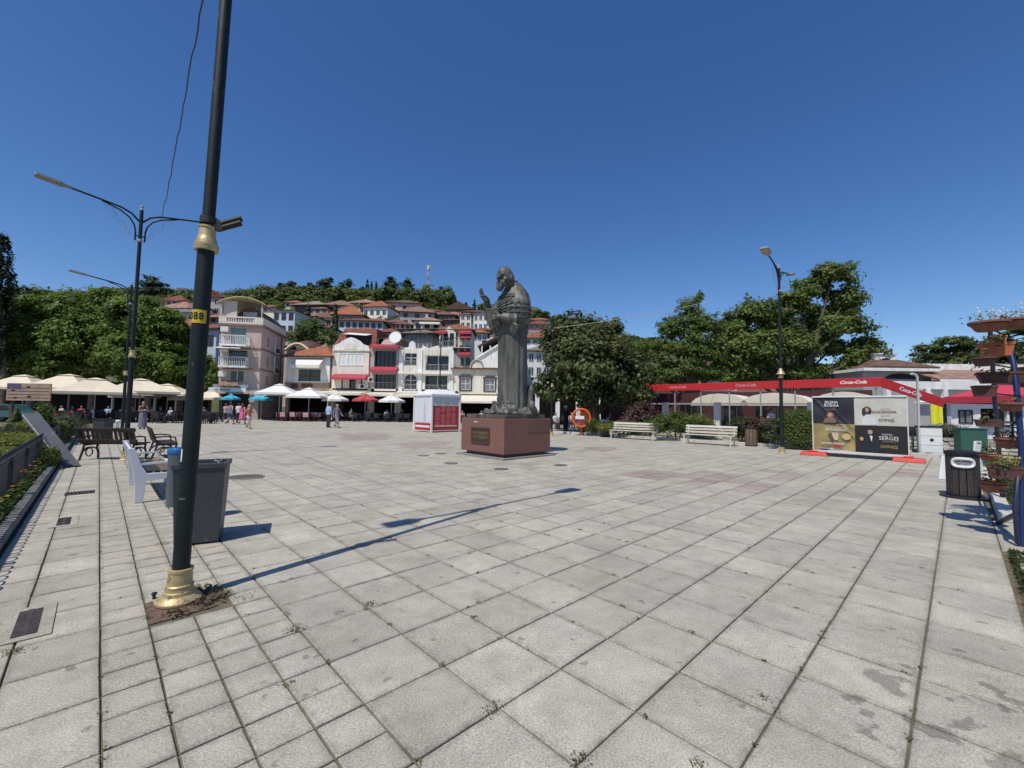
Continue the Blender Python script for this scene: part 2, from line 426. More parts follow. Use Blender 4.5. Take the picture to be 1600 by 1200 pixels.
def add_cells(u0, u1, du, v0, v1, dv):
    nu = round((u1-u0)/du); nv = round((v1-v0)/dv)
    for i in range(nu):
        for j in range(nv):
            uc = u0+(i+.5)*du; vc = v0+(j+.5)*dv
            if in_plaza(uc, vc) and not (-1.57 < uc < -0.7 and -4.75 < vc < -3.62): cells.append((uc, vc, du, dv))
add_cells(0, 110, 1, -130, 16, 1)
add_cells(-2, 0, .5, -130, 6, .5)
add_cells(-2.8, -2, .8, -62, 6, 1)
add_cells(-3.44, -2.8, .64, -62, 6, 1)
add_cells(-90, -2, 1, -130, -62, 1)
def near_key(c):
    p = UV(c[0], c[1]); q = project(p)
    if q is None or q[0] < -90 or q[0] > 1690 or q[1] > 1330: return 1e6
    return p.length/math.sqrt(c[2]*c[3])
cells.sort(key=near_key)
GAP = 0.0058
def slab_geo(m, c, du, dv, z=0.0, j=None):
    hx, hy = du*0.25-GAP, dv*0.25-GAP
    e = 0.004; b = len(m.v)
    jx = [(rnd.uniform(-.002, .002), rnd.uniform(-.002, .002)) for _ in range(4)]
    cs = [(-1, -1), (1, -1), (1, 1), (-1, 1)]
    for (ins, zz) in ((0, -0.02), (0, -0.004), (e, 0.0)):
        for k, (sx, sy) in enumerate(cs):
            x = sx*(hx-ins)+jx[k][0]; y = sy*(hy-ins)+jx[k][1]
            p = c + VA*x + VB*(-y)
            m.v.append((p.x, p.y, z+zz))
    for k, (sx, sy) in enumerate(cs):
        p = c + VA*(sx*(hx-.04)) + VB*(-sy*(hy-.04)); m.v.append((p.x, p.y, z))
    m.face((b+12, b+13, b+14, b+15))
    for k in range(4):
        k2 = (k+1) % 4; m.face((b+8+k, b+8+k2, b+12+k2, b+12+k))
    for k in range(4):
        k2 = (k+1) % 4
        m.face((b+k, b+k2, b+4+k2, b+4+k)); m.face((b+4+k, b+4+k2, b+8+k2, b+8+k))
shapes = {}
def edge_attr(me):
    n_ = len(me.vertices); a_ = me.attributes.new('edge', 'FLOAT', 'POINT'); a_.data.foreach_set('value', np.tile(np.array([1]*12+[0]*4, dtype=np.float32), n_//16))
for (uc, vc, du, dv) in cells[:300]:
    key = (du, dv, rnd.randrange(3))
    if key not in shapes:
        q = MB(); slab_geo(q, Vector((0, 0, 0)), du, dv); shapes[key] = q.mesh('paving_slab', M_SLAB); edge_attr(shapes[key])
    o = link('paving_slab', shapes[key], PLAZA, UV(uc, vc, rnd.uniform(-0.0022, 0.0022)))
    o.rotation_euler = (rnd.uniform(-.0035, .0035), rnd.uniform(-.0035, .0035), rnd.uniform(-.003, .003))
q = MB(); tints = []; reds = []
for (uc, vc, du, dv) in cells[300:]:
    n0 = len(q.f); slab_geo(q, UV(uc, vc), du, dv, rnd.uniform(-0.002, 0.002))
    px = project(UV(uc, vc)); t = min(1, max(0, rnd.gauss(.55, .2))); r = 0.0
    if px:
        for a in RED:
            if a[0] < px[0] < a[2] and a[1] < px[1] < a[3]: r = rnd.uniform(.55, 1); t = rnd.uniform(.35, .7)
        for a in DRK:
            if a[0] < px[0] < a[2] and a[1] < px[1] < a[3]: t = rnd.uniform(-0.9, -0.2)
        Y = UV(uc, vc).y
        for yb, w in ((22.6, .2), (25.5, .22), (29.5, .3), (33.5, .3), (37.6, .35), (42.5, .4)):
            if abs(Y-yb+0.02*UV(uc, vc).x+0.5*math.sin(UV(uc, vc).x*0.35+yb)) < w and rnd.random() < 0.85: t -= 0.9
    tints += [t]*(len(q.f)-n0); reds += [r]*(len(q.f)-n0)
so = q.build('paving_slabs', M_SLABS, PLAZA); tag(so, kind='stuff'); edge_attr(so.data)
for nm, vals in (('tint', tints), ('red', reds)):
    a = so.data.attributes.new(nm, 'FLOAT', 'FACE'); a.data.foreach_set('value', np.array(vals, dtype=np.float32))

# weeds in the joints
LM_WEED = leaf_mat('weed_leaf', (0.12, 0.125, 0.045), 0.5)
LM_GRASS = leaf_mat('grass_leaf', (0.075, 0.105, 0.03), 0.5)
def tufts(spots, seed, per=40):
    rg = np.random.default_rng(seed); P = []
    for (p, r, k) in spots:
        q = rg.normal(0, 1, (k, 3))*np.array([r, r, r*0.3]); q[:, 2] = np.abs(q[:, 2])*0.6+0.004
        P.append(np.array(p)[None, :]+q)
    P = np.concatenate(P); return P
spots = []
for px, py, r, k in ((460, 985, .03, 90), (578, 945, .028, 80), (905, 1190, .025, 70), (1088, 1195, .02, 40), (20, 1020, .03, 90), (255, 850, .05, 110), (345, 925, .06, 160), (380, 935, .04, 60), (770, 1112, .03, 60), (452, 1070, .015, 30), (740, 965, .012, 30), (690, 1040, .01, 20), (1195, 1090, .02, 30)):
    spots.append((G(px, py), r, k))
for _ in range(150):                       # along joints
    u = rnd.choice([-2, -1.5, -1, -.5, 0, 1, 2, 3, 4, 5, 6, 7, 8, 9, 10]); v = rnd.uniform(-9, 4.5)
    if rnd.random() < .5: u, v = rnd.uniform(-2, 11), float(rnd.randrange(-9, 5))
    spots.append((UV(u, v), rnd.uniform(.006, .012), rnd.randrange(6, 20)))
P = tufts(spots, 5); leaf_cloud('joint_weeds', P, np.tile(np.array([0, 0, .7]), (len(P), 1)), 0.011, LM_WEED, None, 3)
tag(bpy.data.objects['joint_weeds'], kind='stuff')

# ================================================================== left bed: kerb, soil, fence
kerb = tag(link('bed_kerb', None), kind='structure')
kerb_m = MB()
for i in range(70):
    v0 = 4-i*0.98
    kerb_stone = MB(); a = [UV(-3.74, v0-.96), UV(-3.5, v0-.96), UV(-3.5, v0), UV(-3.74, v0)]
    h = 0.10+rnd.uniform(-.006, .006)
    kerb_stone.hexa(a, [Vector((p.x, p.y, h)) for p in a])
    kerb_stone.build('kerb_stone', M_KERBD, kerb, 0.012)
m = MB(); m.poly([UV(-3.74, 6, 0.06), UV(-3.74, -64, 0.06), UV(-40, -64, 0.06), UV(-40, 6, 0.06)])
tag(m.build('planting_bed', M_SOIL), kind='structure')
M_DKMET = mat('dark_metal', (0.018, 0.02, 0.024), 0.45, 0.3, 8, metal=0.0, spec=0.5)
M_FENCE = mat('fence_paint', (0.03, 0.034, 0.045), 0.55, 0.25, 5)
fence = thing('garden_fence', 'low dark metal fence with looped top along the garden bed', 'fence', UV(-4.10, 0), RZ_B)
FL = 31.0
m = MB(); m.box(-FL, 4, -.012, .012, 0.10, 0.13); m.build('bottom_rail', M_FENCE, fence)
m = MB(); m.box(-FL, 4, -.014, .014, 0.62, 0.65); m.build('top_rail', M_FENCE, fence)
n = int((FL+4)/0.11)
rod = MB(); rod.box(-.026, .026, -.006, .006, 0.13, 0.62); rodm = rod.mesh('picket', M_FENCE)
rest = MB()
for i in range(n):
    x = 4-.05-i*0.11
    if -19 < x < -2 and i < 240:
        o = link('picket', rodm, fence, (x, 0, 0))
    else: rest.box(x-.026, x+.026, -.006, .006, .13, .60)
tag(rest.build('pickets', M_FENCE, fence), kind='stuff')
loop = MB(); loop.ring((0, 0, 0.725), 0.07, 0.008, 'y', 14, 5); lm_ = loop.mesh('loop', M_FENCE)
rest = MB()
for i in range(int((FL+4)/0.16)):
    x = 4-.08-i*0.16
    if i < 200: link('loop', lm_, fence, (x, 0, 0))
for i in range(18):
    pm = MB(); pm.box(-.022, .022, -.022, .022, 0, 0.70); o = pm.build('post', M_FENCE, fence, loc=(3.9-i*2.0, 0.03, 0))

# ================================================================== lamp posts
M_POST = mat('post_paint', (0.010, 0.016, 0.015), 0.55, 0.3, 6, 0.08, 30, spec=0.3)
M_GOLD = mat('gold_paint', (0.50, 0.39, 0.20), 0.5, 0.22, 9, 0.15, 40, metal=0.35)
add_wear(M_POST, (.07, .065, .055), .66, .69, 17, (1, 1, .5), .8); add_wear(M_GOLD, (.20, .15, .09), .60, .68, 20)
M_LED = mat('lamp_grey', (0.30, 0.31, 0.32), 0.4, 0.12, 6)
M_LENS = mat('lamp_lens', (0.42, 0.34, 0.30), 0.25, 0.1, 6)
M_YEL = mat('yellow_sticker', (0.62, 0.40, 0.02), 0.5, 0.08)
M_BLACK = mat('black_print', (0.01, 0.01, 0.011), 0.6, 0.1)
M_WHITE = mat('white_paint', (0.72, 0.72, 0.70), 0.5, 0.06)
M_WIRE = mat('wire', (0.06, 0.065, 0.08), 0.6, 0.2)
def lamp_parts(root, tilt=0.0, heads=True, plain=False):
    b = MB(); b.lathe([(.156, 0), (.156, .016), (.128, .034), (.118, .048), (.108, .052), (.104, .078), (.097, .083), (.092, .108), (.096, .122), (.085, .132), (.080, .225), (.086, .23), (.086, .248), (.061, .25)], 28)
    b.build('base', M_GOLD, root)
    p = MB(); p.cyl((0, 0, .2), (0, 0, 2.86), .060, .061, 24); p.cyl((0, 0, 2.8), (0, 0, 7.05), .047, .043, 20); p.build('pole', M_POST, root)
    c = MB(); c.lathe([(.061, 2.84), (.084, 2.84), (.087, 2.85), (.087, 2.893), (.078, 2.898), (.076, 2.928), (.066, 2.948), (.062, 2.965), (.060, 3.028), (.065, 3.033), (.065, 3.048), (.046, 3.053)], 24)
    c.build('collar', M_GOLD, root)
    f = MB(); f.lathe([(.035, 7.04), (.04, 7.08), (.022, 7.11), (.034, 7.15), (.03, 7.19), (.004, 7.22)], 12); f.build('finial', M_LED, root)
    r = MB(); r.lathe([(.05, 6.12), (.068, 6.14), (.068, 6.19), (.05, 6.21)], 14); r.build('ring', M_LED, root)
    for sx in (-1, 1):
        a = MB()
        a.tube([(sx*.04, 0, 6.72), (sx*.20, 0, 6.90), (sx*.42, 0, 7.0), (sx*.8, 0, 7.07), (sx*1.42, 0, 7.17)], .026, 8)
        br = MB(); br.tube([(sx*.105, 0, 6.16), (sx*.105, 0, 6.42), (sx*.14, 0, 6.60), (sx*.25, 0, 6.78), (sx*.45, 0, 6.92), (sx*.82, 0, 7.05)], .02, 8)
        br.bar((sx*.04, 0, 6.3), (sx*.105, 0, 6.3), .02, .03)
        if plain: a.v += []; 
        ao = a.build('arm', M_POST, root); br.build('brace', M_POST, ao)
        h = MB(); x = sx
        def hx(t, z): return (x*t, z)
        pts = [(1.38, .035), (1.52, .06), (1.6, .14), (2.02, .145), (2.06, .10)]
        top = [(x*t, w, 7.17+(t-1.4)*.15+.03) for t, w in pts]+[(x*t, -w, 7.17+(t-1.4)*.15+.03) for t, w in reversed(pts)]
        bot = [(p[0], p[1], p[2]-.055) for p in top]
        h.loft([bot, top], smooth=False)
        ho = h.build('lamp_head', M_LED, ao)
        le = MB(); le.hexa([(x*1.66, -.11, 7.17+.24*.15-.032), (x*2.0, -.11, 7.17+.6*.15-.032), (x*2.0, .11, 7.17+.6*.15-.032), (x*1.66, .11, 7.17+.26*.15-.032)], [(x*1.66, -.11, 7.17+.24*.15-.024), (x*2.0, -.11, 7.17+.6*.15-.024), (x*2.0, .11, 7.17+.6*.15-.024), (x*1.66, .11, 7.17+.24*.15-.024)])
        le.build('lens', M_LENS, ho)
LAMP_GRP = 'double armed street lamps round the plaza'
lamp = thing('street_lamp', 'nearest street lamp, its thick black post with a yellow number band', 'street lamp', G(279, 937), RZ_A, LAMP_GRP)
lamp_parts(lamp)
lamp_items = [(G(195.5, 719), 'double lamp post with a gold foot beside the two dark wooden benches'),
              (W(190, 682, 19.6), 'shorter looking lamp post rising in front of the big cream parasols'),
              (W(686, 672, 33.2), 'thin street lamp standing behind the red and white kiosk'),
              (G(862, 681), 'street lamp partly hidden behind the statue, by the dark round tree'),
              (G(1222, 709), 'street lamp in front of the red canopy with a small bell on its post')]
for (p, lab) in lamp_items:
    c = copy_tree(lamp); c.location = (p.x, p.y, 0); c.rotation_euler = (rnd.uniform(-.006, .006), rnd.uniform(-.006, .006), RZ_A+rnd.uniform(-.03, .03)); c['label'] = lab
# the number band, stickers and camera bracket of the nearest post
def band(name, z0, z1, a0, a1, r, m_):
    q = MB(); k = 14
    for i in range(k):
        t0 = a0+(a1-a0)*i/k; t1 = a0+(a1-a0)*(i+1)/k
        q.poly([(r*math.cos(t0), r*math.sin(t0), z0), (r*math.cos(t1), r*math.sin(t1), z0), (r*math.cos(t1), r*math.sin(t1), z1), (r*math.cos(t0), r*math.sin(t0), z1)], True)
    return q.build(name, m_, lamp)
vang = math.atan2(-lamp.location.y, -lamp.location.x)-RZ_A      # towards the viewer, in the post's frame
band('number_band', 2.225, 2.335, vang-1.75, vang+.62, .0628, M_YEL)
dpost = Vector((math.cos(vang), math.sin(vang), 0))
for i, ch in enumerate('388'):
    an = vang + (-1.22 + i*0.62)
    text_obj('number', ch, 0.082, M_BLACK, lamp, (.0638*math.cos(an), .0638*math.sin(an), 2.28), (PI/2, 0, an+PI/2), 0.0008, sx=.8, bold=0.0022)
band('white_sticker', 1.10, 1.20, vang-1.25, vang-.95, .0618, M_WHITE)
band('white_sticker', 0.80, 0.815, vang-.9, vang-.1, .0618, mat('grey_tape', (0.10, 0.10, 0.10), .6))
band('clip_band', 3.07, 3.13, vang-3, vang+3, .062, mat('rubber', (0.02, 0.018, 0.02), .7))
fl = MB(); ang = math.atan2(0.3, 0.95)-RZ_A
dv_ = Vector((math.cos(ang), math.sin(ang), 0))
fl.bar(dv_*.05+Vector((0, 0, 3.06)), dv_*.10+Vector((0, 0, 3.08)), .05, .08)
for k in (-1, 1):
    o_ = Vector((0, 0, k*.02)); fl.cyl(dv_*.09+Vector((0, 0, 3.07))+o_, dv_*.24+Vector((0, 0, 3.145))+o_, .024, .026, 12)
fl.build('post_camera', M_BLACK, lamp)  # dark twin tubes of the camera on the post
lamp.rotation_euler = (Matrix.Rotation(.024, 3, 'Y') @ Matrix.Rotation(RZ_A, 3, 'Z')).to_euler()
# tree pit at its foot
pit = MB(); a = [UV(-1.57, -4.72), UV(-1.57, -3.64), UV(-.70, -3.70), UV(-.70, -4.72)]
pit.poly([Vector((p.x, p.y, -0.008)) for p in (a[0], a[1], a[2], a[3])][::-1])
tag(pit.build('lamp_pit_soil', mat('pit_soil', (0.13, 0.085, 0.06), .95, .5, 14, .8, 40)), kind='structure')
spots = [(UV(-.78, -3.95), .05, 130), (UV(-.85, -4.5), .05, 100), (UV(-1.2, -3.75), .03, 60), (UV(-.55, -4.0), .03, 30)]
P = tufts(spots, 9); tag(leaf_cloud('dry_weeds', P, np.tile(np.array([0, 0, .5]), (len(P), 1)), 0.04, leaf_mat('dry_weed', (0.17, 0.13, 0.08), .5), None, 4), kind='stuff')
for (u, v) in ((-1.38, -4.6), (-.95, -4.55), (-.84, -3.95)):
    q = MB(); q.lathe([(.012, -.01), (.012, .03), (.02, .03), (.02, .045), (.008, .05)], 6); q.build('anchor_bolt', M_DKMET, lamp, loc=tuple(Matrix.Rotation(-RZ_A, 3, 'Z') @ (UV(u, v)-Vector((lamp.location.x, lamp.location.y, 0)))))
# small bell on the right-hand lamp
b5 = [o for o in bpy.data.objects if o.get('label', '').startswith('street lamp in front of the red')][0]
q = MB(); q.lathe([(.02, 3.22), (.05, 3.2), (.07, 3.12), (.13, 3.02), (.15, 2.98), (.06, 2.98)], 16); q.build('bell', M_GOLD, b5)

# hanging wires
def wire(name, label, pts, r=0.006, m_=M_WIRE, n=5, cat='cable'):
    q = MB(); q.tube(pts, r, n); o = q.build(name, m_); tag(o, label, cat); return o
def sag(p, q, s, n=14, jit=0.0):
    p = Vector(p); q = Vector(q); out = []
    for i in range(n+1):
        t = i/n; w = p.lerp(q, t); w.z -= s*4*t*(1-t); w.x += rnd.uniform(-jit, jit); w.z += rnd.uniform(-jit, jit); out.append(w)
    return out
l2 = Vector((lamp_items[0][0].x, lamp_items[0][0].y, 0))
gar = wire('light_garland', 'dark string garland running down the sky to the lamp by the dark benches', sag(W(326, -60, 4.2), l2+VA*0.45+Vector((0, 0, 6.95)), .25, 40, .012), 0.009, cat='garland')
l5 = G(862, 681); l6 = G(1222, 709)
wire('festoon_cable', 'thin pale cable strung from the lamp behind the statue into the trees', sag(W(862, 513, l5.y), W(1112, 470, 27), .15), 0.014, mat('pale_cable', (.45, .42, .3), .6))
for (k, lp, lab) in ((0, l2, 'tangle of thin wire hanging below the lamp arms by the dark benches'), (1, Vector((l6.x, l6.y, 0)), 'loose wire hanging below the lamp arms near the red awning')):
    q = MB()
    for sx in (-1, 1):
        for j in range(3):
            pts = [lp+VA*(sx*(.75-.07*t+.05*math.sin(t*2+j)-.05*j))+Vector((rnd.uniform(-.05, .05), rnd.uniform(-.05, .05), 6.98-.09*t)) for t in range(9)]
            q.tube(pts, .0035, 4)
    tag(q.build('loose_wire', mat('grey_wire', (.3, .33, .4), .5)), lab, 'wire')
# ================================================================== statue
M_BRONZE = mat('bronze', (0.102, 0.099, 0.083), 0.55, 0.55, 2.2, 0.35, 14, metal=0.15, spec=0.5, stretch=(1.6, 1.6, .5))
M_GRAN = mat('red_granite', (0.20, 0.098, 0.076), 0.38, 0.25, 30, spec=0.22)
add_wear(M_BRONZE, (.21, .225, .19), .56, .72, 2.6, (2.2, 2.2, .35), .8); add_wear(M_BRONZE, (.035, .034, .028), .56, .70, 3.4, (2.0, 2.0, .4), .8); add_wear(M_GRAN, (.30, .19, .165), .60, .75, 2.2, (1, 1, .3), .5)
M_GRAN2 = mat('dark_granite', (0.07, 0.045, 0.038), 0.35, 0.25, 25)
def joined_remesh(name, mb, voxel, m_, parent, smooth=True):
    tmp = mb.build(name, m_); md = tmp.modifiers.new('r', 'REMESH'); md.mode = 'VOXEL'; md.voxel_size = voxel; md.use_smooth_shade = smooth
    dg = bpy.context.evaluated_depsgraph_get(); me = bpy.data.meshes.new_from_object(tmp.evaluated_get(dg))
    me.name = name; old = tmp.data; bpy.data.objects.remove(tmp); bpy.data.meshes.remove(old)
    if not me.materials: me.materials.append(m_)
    return link(name, me, parent)
def ball(m, c, rx, ry, rz, n=14, k=10, rot=None, smooth=True):
    rings = []
    for i in range(k+1):
        t = -PI/2 + PI*i/k; t = max(-PI/2+.06, min(PI/2-.06, t))
        r = []
        for j in range(n):
            a = 2*PI*j/n; p = Vector((rx*math.cos(t)*math.cos(a), ry*math.cos(t)*math.sin(a), rz*math.sin(t)))
            if rot: p = rot @ p
            r.append(tuple(Vector(c)+p))
        rings.append(r)
    m.loft(rings, smooth)
PF = UV(15.59, -14.70)                     # front corner of the pedestal
PS = 2.12
ctr = PF + VA*(PS/2) - VB*(PS/2)
ped = thing('statue_pedestal', 'square polished red granite pedestal with a bronze name plate', 'pedestal', (ctr.x, ctr.y, 0), RZ_B)
m = MB(); h = PS/2+.12; m.box(-h, h, -h, h, 0, .055); m.build('foot_slab', mat('grey_granite', (.23, .215, .20), .6, .2, 8), ped, .006)
m = MB(); h = PS/2-.14; m.box(-h, h, -h, h, .055, .16); m.build('plinth', M_GRAN2, ped)
m = MB(); h = PS/2; m.box(-h, h, -h, h, .16, 1.24); m.build('block', M_GRAN, ped, .008)
# thin joints of the cladding, set as strips just proud
m = MB(); h = PS/2
m.box(h-.62, h-.612, -h-.002, -h, .70, 1.24)
m = MB(); h = PS/2-.13; m.box(-h, h, -h, h, 1.24, 1.36); m.build('cap', M_BRONZE, ped, .01)
pan = MB(); pan.box(PS/2-.001, PS/2+.012, -.02, PS/2-.02, .80, 1.20)
pan.build('cladding_panel', mat('panel_granite', (.16, .085, .07), .3, .2, 30, spec=.25), ped, .003)
pl = MB(); pl.box(-.45, .35, -PS/2-.028, -PS/2-.002, .48, .90)
plo = pl.build('name_plate', mat('plate_bronze', (.085, .065, .035), .4, .3, 12, metal=.6), ped, .006)
pf = MB()
for a in ((-.50, .40, .90, .94), (-.50, .40, .44, .48), (-.50, -.45, .48, .90), (.35, .40, .48, .90)): pf.box(a[0], a[1], -PS/2-.04, -PS/2-.002, a[2], a[3])
pf.build('plate_frame', M_GRAN2, ped)
M_LET = mat('letter_bronze', (.30, .25, .14), .4, .2, 10, metal=.6)
text_obj('lettering', 'СВ. КЛИМЕНТ\nОХРИДСКИ', .125, M_LET, plo, (-.05, -PS/2-.03, .69), (PI/2, 0, 0), .006)
q = MB(); q.box(-.40, -.22, -PS/2-.006, -PS/2-.001, 1.10, 1.125); q.build('paper_tag', M_WHITE, ped)

S = 2.91
statue = thing('statue', 'dark bronze statue of a bearded robed saint raising one hand on the granite pedestal', 'statue', (ctr.x+.20, ctr.y+.02, 1.36), RZ_B)
bm_ = MB()
prof = [(.02, .182, .17, 0), (.12, .176, .162, 0), (.30, .172, .158, -.002), (.5, .175, .155, -.005), (.7, .178, .155, -.008), (.88, .182, .157, -.012), (1.0, .188, .160, -.014), (1.035, .190, .162, -.014), (1.05, .228, .176, -.012), (1.12, .240, .182, -.01), (1.22, .240, .178, -.004), (1.32, .226, .165, .006), (1.40, .196, .148, .014), (1.46, .152, .122, .016), (1.51, .106, .098, .008), (1.55, .076, .082, -.012)]
rings = []; NR = 96
for i in range(len(prof)-1):
    for t in (0, .34, .67):
        a, b = prof[i], prof[i+1]; z, rx, ry, cy = [a[k]+(b[k]-a[k])*t for k in range(4)]
        ring = []
        amp = .105*max(0.10, min(1, (1.045-z)/.4 if z < 1.04 else 0))+.008
        for j in range(NR):
            th = 2*PI*j/NR
            ff = abs(math.sin(4.5*th+.9+.35*z))**.55*.62+abs(math.sin(8*th+2.1-.5*z))**.6*.38-.62
            fr = 0
            if z < .40:                     # swirling gather at the front hem
                d = math.exp(-((th-4.1)/.5)**2); fr = d*(.05*math.sin(38*(z+.10*math.cos(th-4.1)*(z+.2))))
            k = 1+amp*ff*1.6+fr
            ring.append((rx*k*math.cos(th)*S, (cy+ry*k*math.sin(th))*S, z*S))
        rings.append(ring)
bm_.loft(rings)
def lim(pts, rad, n=12): bm_.tube([(p[0]*S, p[1]*S, p[2]*S) for p in pts], [r*S for r in rad], n)
def bl(c, rx, ry, rz, rot=None): ball(bm_, (c[0]*S, c[1]*S, c[2]*S), rx*S, ry*S, rz*S, 18, 14, rot)
tilt = Matrix.Rotation(0.55, 3, 'X')
lim([(0, .0, 1.42), (0, -.05, 1.55)], [.062, .058])
HF = -.045; HZ = -.03
def bl(c, rx, ry, rz, rot=None): ball(bm_, (c[0]*S, (c[1]+(HF if c[2] > 1.44 and abs(c[0]) < .12 else 0))*S, (c[2]+(HZ if c[2] > 1.44 and abs(c[0]) < .12 else 0))*S), rx*S, ry*S, rz*S, 18, 14, rot)
def lim(pts, rad, n=12):
    k = HF if all(p[2] > 1.34 and abs(p[0]) < .12 for p in pts) else 0
    bm_.tube([(p[0]*S, (p[1]+k)*S, (p[2]+(HZ if k else 0))*S) for p in pts], [r*S for r in rad], n)
lim([(0, .03, 1.60), (0, .065, 1.51), (0, .085, 1.41)], [.055, .07, .10])
lim([(0, .02, 1.36), (0, .01, 1.45), (0, .0, 1.56)], [.115, .072, .058])
lim([(-.16, .02, 1.37), (0, .06, 1.42), (.16, .02, 1.37)], [.05, .07, .05])
bl((0, -.085, 1.632), .083, .104, .118, tilt)                 # skull
bl((0, -.035, 1.615), .076, .062, .075)                            # hair at the back of the head
lim([(0, -.185, 1.625), (0, -.212, 1.585), (0, -.198, 1.572)], [.012, .018, .012], 8)      # nose
for sx in (-1, 1):
    bl((sx*.084, -.068, 1.60), .012, .024, .034)               # ears
    bl((sx*.036, -.176, 1.628), .026, .013, .011)              # brows
    bl((sx*.034, -.172, 1.605), .014, .012, .010)              # eyes
    lim([(sx*.02, -.19, 1.555), (sx*.055, -.165, 1.53), (sx*.062, -.13, 1.49)], [.016, .018, .01], 8)   # moustache
    bl((sx*.05, -.135, 1.575), .03, .03, .03)
bl((0, -.15, 1.52), .052, .040, .056, Matrix.Rotation(-.1, 3, 'X'))  # beard
lim([(0, -.158, 1.52), (0, -.166, 1.475), (.003, -.162, 1.44)], [.050, .038, .016])
for k in range(5): lim([((k-2)*.02, -.182, 1.52), ((k-2)*.018, -.19, 1.475), ((k-2)*.01, -.178, 1.44)], [.012, .012, .006], 6)
# arms inside wide sleeves
lim([(.17, -.11, 1.07), (.11, -.18, 1.085), (.05, -.225, 1.10)], [.07, .068, .054])
lim([(.18, -.13, 1.03), (.14, -.13, .95), (.13, -.12, .90)], [.055, .045, .02])
lim([(-.185, .0, 1.37), (-.24, -.06, 1.24), (-.245, -.15, 1.12)], [.062, .072, .075])
lim([(-.225, -.13, 1.12), (-.21, -.17, 1.17), (-.195, -.205, 1.225)], [.070, .062, .052])
lim([(-.20, -.14, 1.10), (-.18, -.13, 1.02), (-.16, -.11, .94)], [.06, .05, .02])
lim([(-.195, -.205, 1.22), (-.19, -.235, 1.285)], [.036, .032])
# raised blessing hand
HS = 1.45; HO = Vector((-.19, -.318, 1.36)); HD = Vector((0, .075, -.085)); HR = Matrix.Rotation(.32, 3, 'X')
def hp(v): return tuple(HO+HD+HR @ ((Vector(v)-HO)*HS))
bl(hp((-.190, -.318, 1.378)), .036*HS, .024*HS, .046*HS)
for k, (dx, ln, bend) in enumerate(((-.027, .085, .0), (-.009, .095, .0), (.010, .05, .05), (.026, .042, .05))):
    b0 = Vector((-.19+dx, -.322, 1.41)); lim([hp(b0), hp(b0+Vector((dx*.2, -.006-bend*.5, ln*.55))), hp(b0+Vector((dx*.3, -.012-bend, ln if not bend else ln*.6)))], [.0115*HS, .0105*HS, .0085*HS], 8)
lim([hp((-.165, -.325, 1.365)), hp((-.148, -.345, 1.392)), hp((-.155, -.358, 1.415))], [.013*HS, .012*HS, .009*HS], 8)
# other hand holding a closed book against the chest
bl((.03, -.262, 1.105), .045, .022, .028)
for k in range(4): lim([(.005, -.27, 1.125-.016*k), (-.03, -.292, 1.122-.016*k), (-.058, -.288, 1.118-.016*k)], [.0105, .0098, .008], 8)
lim([(.035, -.27, 1.13), (.01, -.287, 1.155), (-.015, -.29, 1.165)], [.012, .011, .008], 8)
def obx(c, hx, hy, hz, rz=0, rx=0):
    R = Matrix.Rotation(rz, 3, 'Z') @ Matrix.Rotation(rx, 3, 'X'); P = []
    for z in (-1, 1):
        for x, y in ((-1, -1), (1, -1), (1, 1), (-1, 1)): P.append((Vector(c)+R @ Vector((x*hx, y*hy, z*hz)))*S)
    bm_.hexa(P[:4], P[4:])
body = joined_remesh('body', bm_, 0.024, M_BRONZE, statue)
bm_ = MB(); obx((-.055, -.255, 1.115), .085, .03, .10, .35, .25); bm_.build('book', M_BRONZE, statue, .02)
# omophorion: broad stole with bands and crosses, built as raised strips over the robe
bm_ = MB()
def strip(z, th0, th1, w, k=1.03, n=26, rise=0.0):
    top, bot = [], []
    for i in range(n+1):
        th = th0+(th1-th0)*i/n
        def P(zz, e):
            for q in range(len(prof)-1):
                if prof[q][0] <= zz <= prof[q+1][0]:
                    t = (zz-prof[q][0])/(prof[q+1][0]-prof[q][0]); a, b = prof[q], prof[q+1]
                    rx, ry, cy = [a[j]+(b[j]-a[j])*t for j in (1, 2, 3)]; break
            rx += e+.032+EX; ry += e+.032+EX
            return Vector((rx*math.cos(th)*S, (cy+ry*math.sin(th))*S, zz*S))
        zc = z+rise*i/n
        top.append((P(zc+w/2, -.004), P(zc+w/2, .015))); bot.append((P(zc-w/2, -.004), P(zc-w/2, .015)))
    for i in range(n):
        bm_.hexa([bot[i][0], bot[i][1], bot[i+1][1], bot[i+1][0]], [top[i][0], top[i][1], top[i+1][1], top[i+1][0]])
EX = -.03
for z in (1.10, 1.165, 1.225): strip(z, 5.05, 6.6, .015)
for th in (5.1, 5.45, 5.8, 6.15, 6.5): strip(1.163, th, th+.045, .12, n=2)
for i in range(9): strip(1.27+.02*(i % 2), 5.1+i*.16, 5.19+i*.16, .03, n=2)
EX = -.03
for z, r_ in ((1.18, .06), (1.215, .06), (1.25, .06), (1.285, .05), (1.15, .05)): strip(z, 4.35, 5.25, .014, rise=r_)
for z in (1.36, 1.385): strip(z, 4.0, 5.4, .012)
joined = bm_.build('stole', M_BRONZE, statue); tag(joined, kind='stuff')
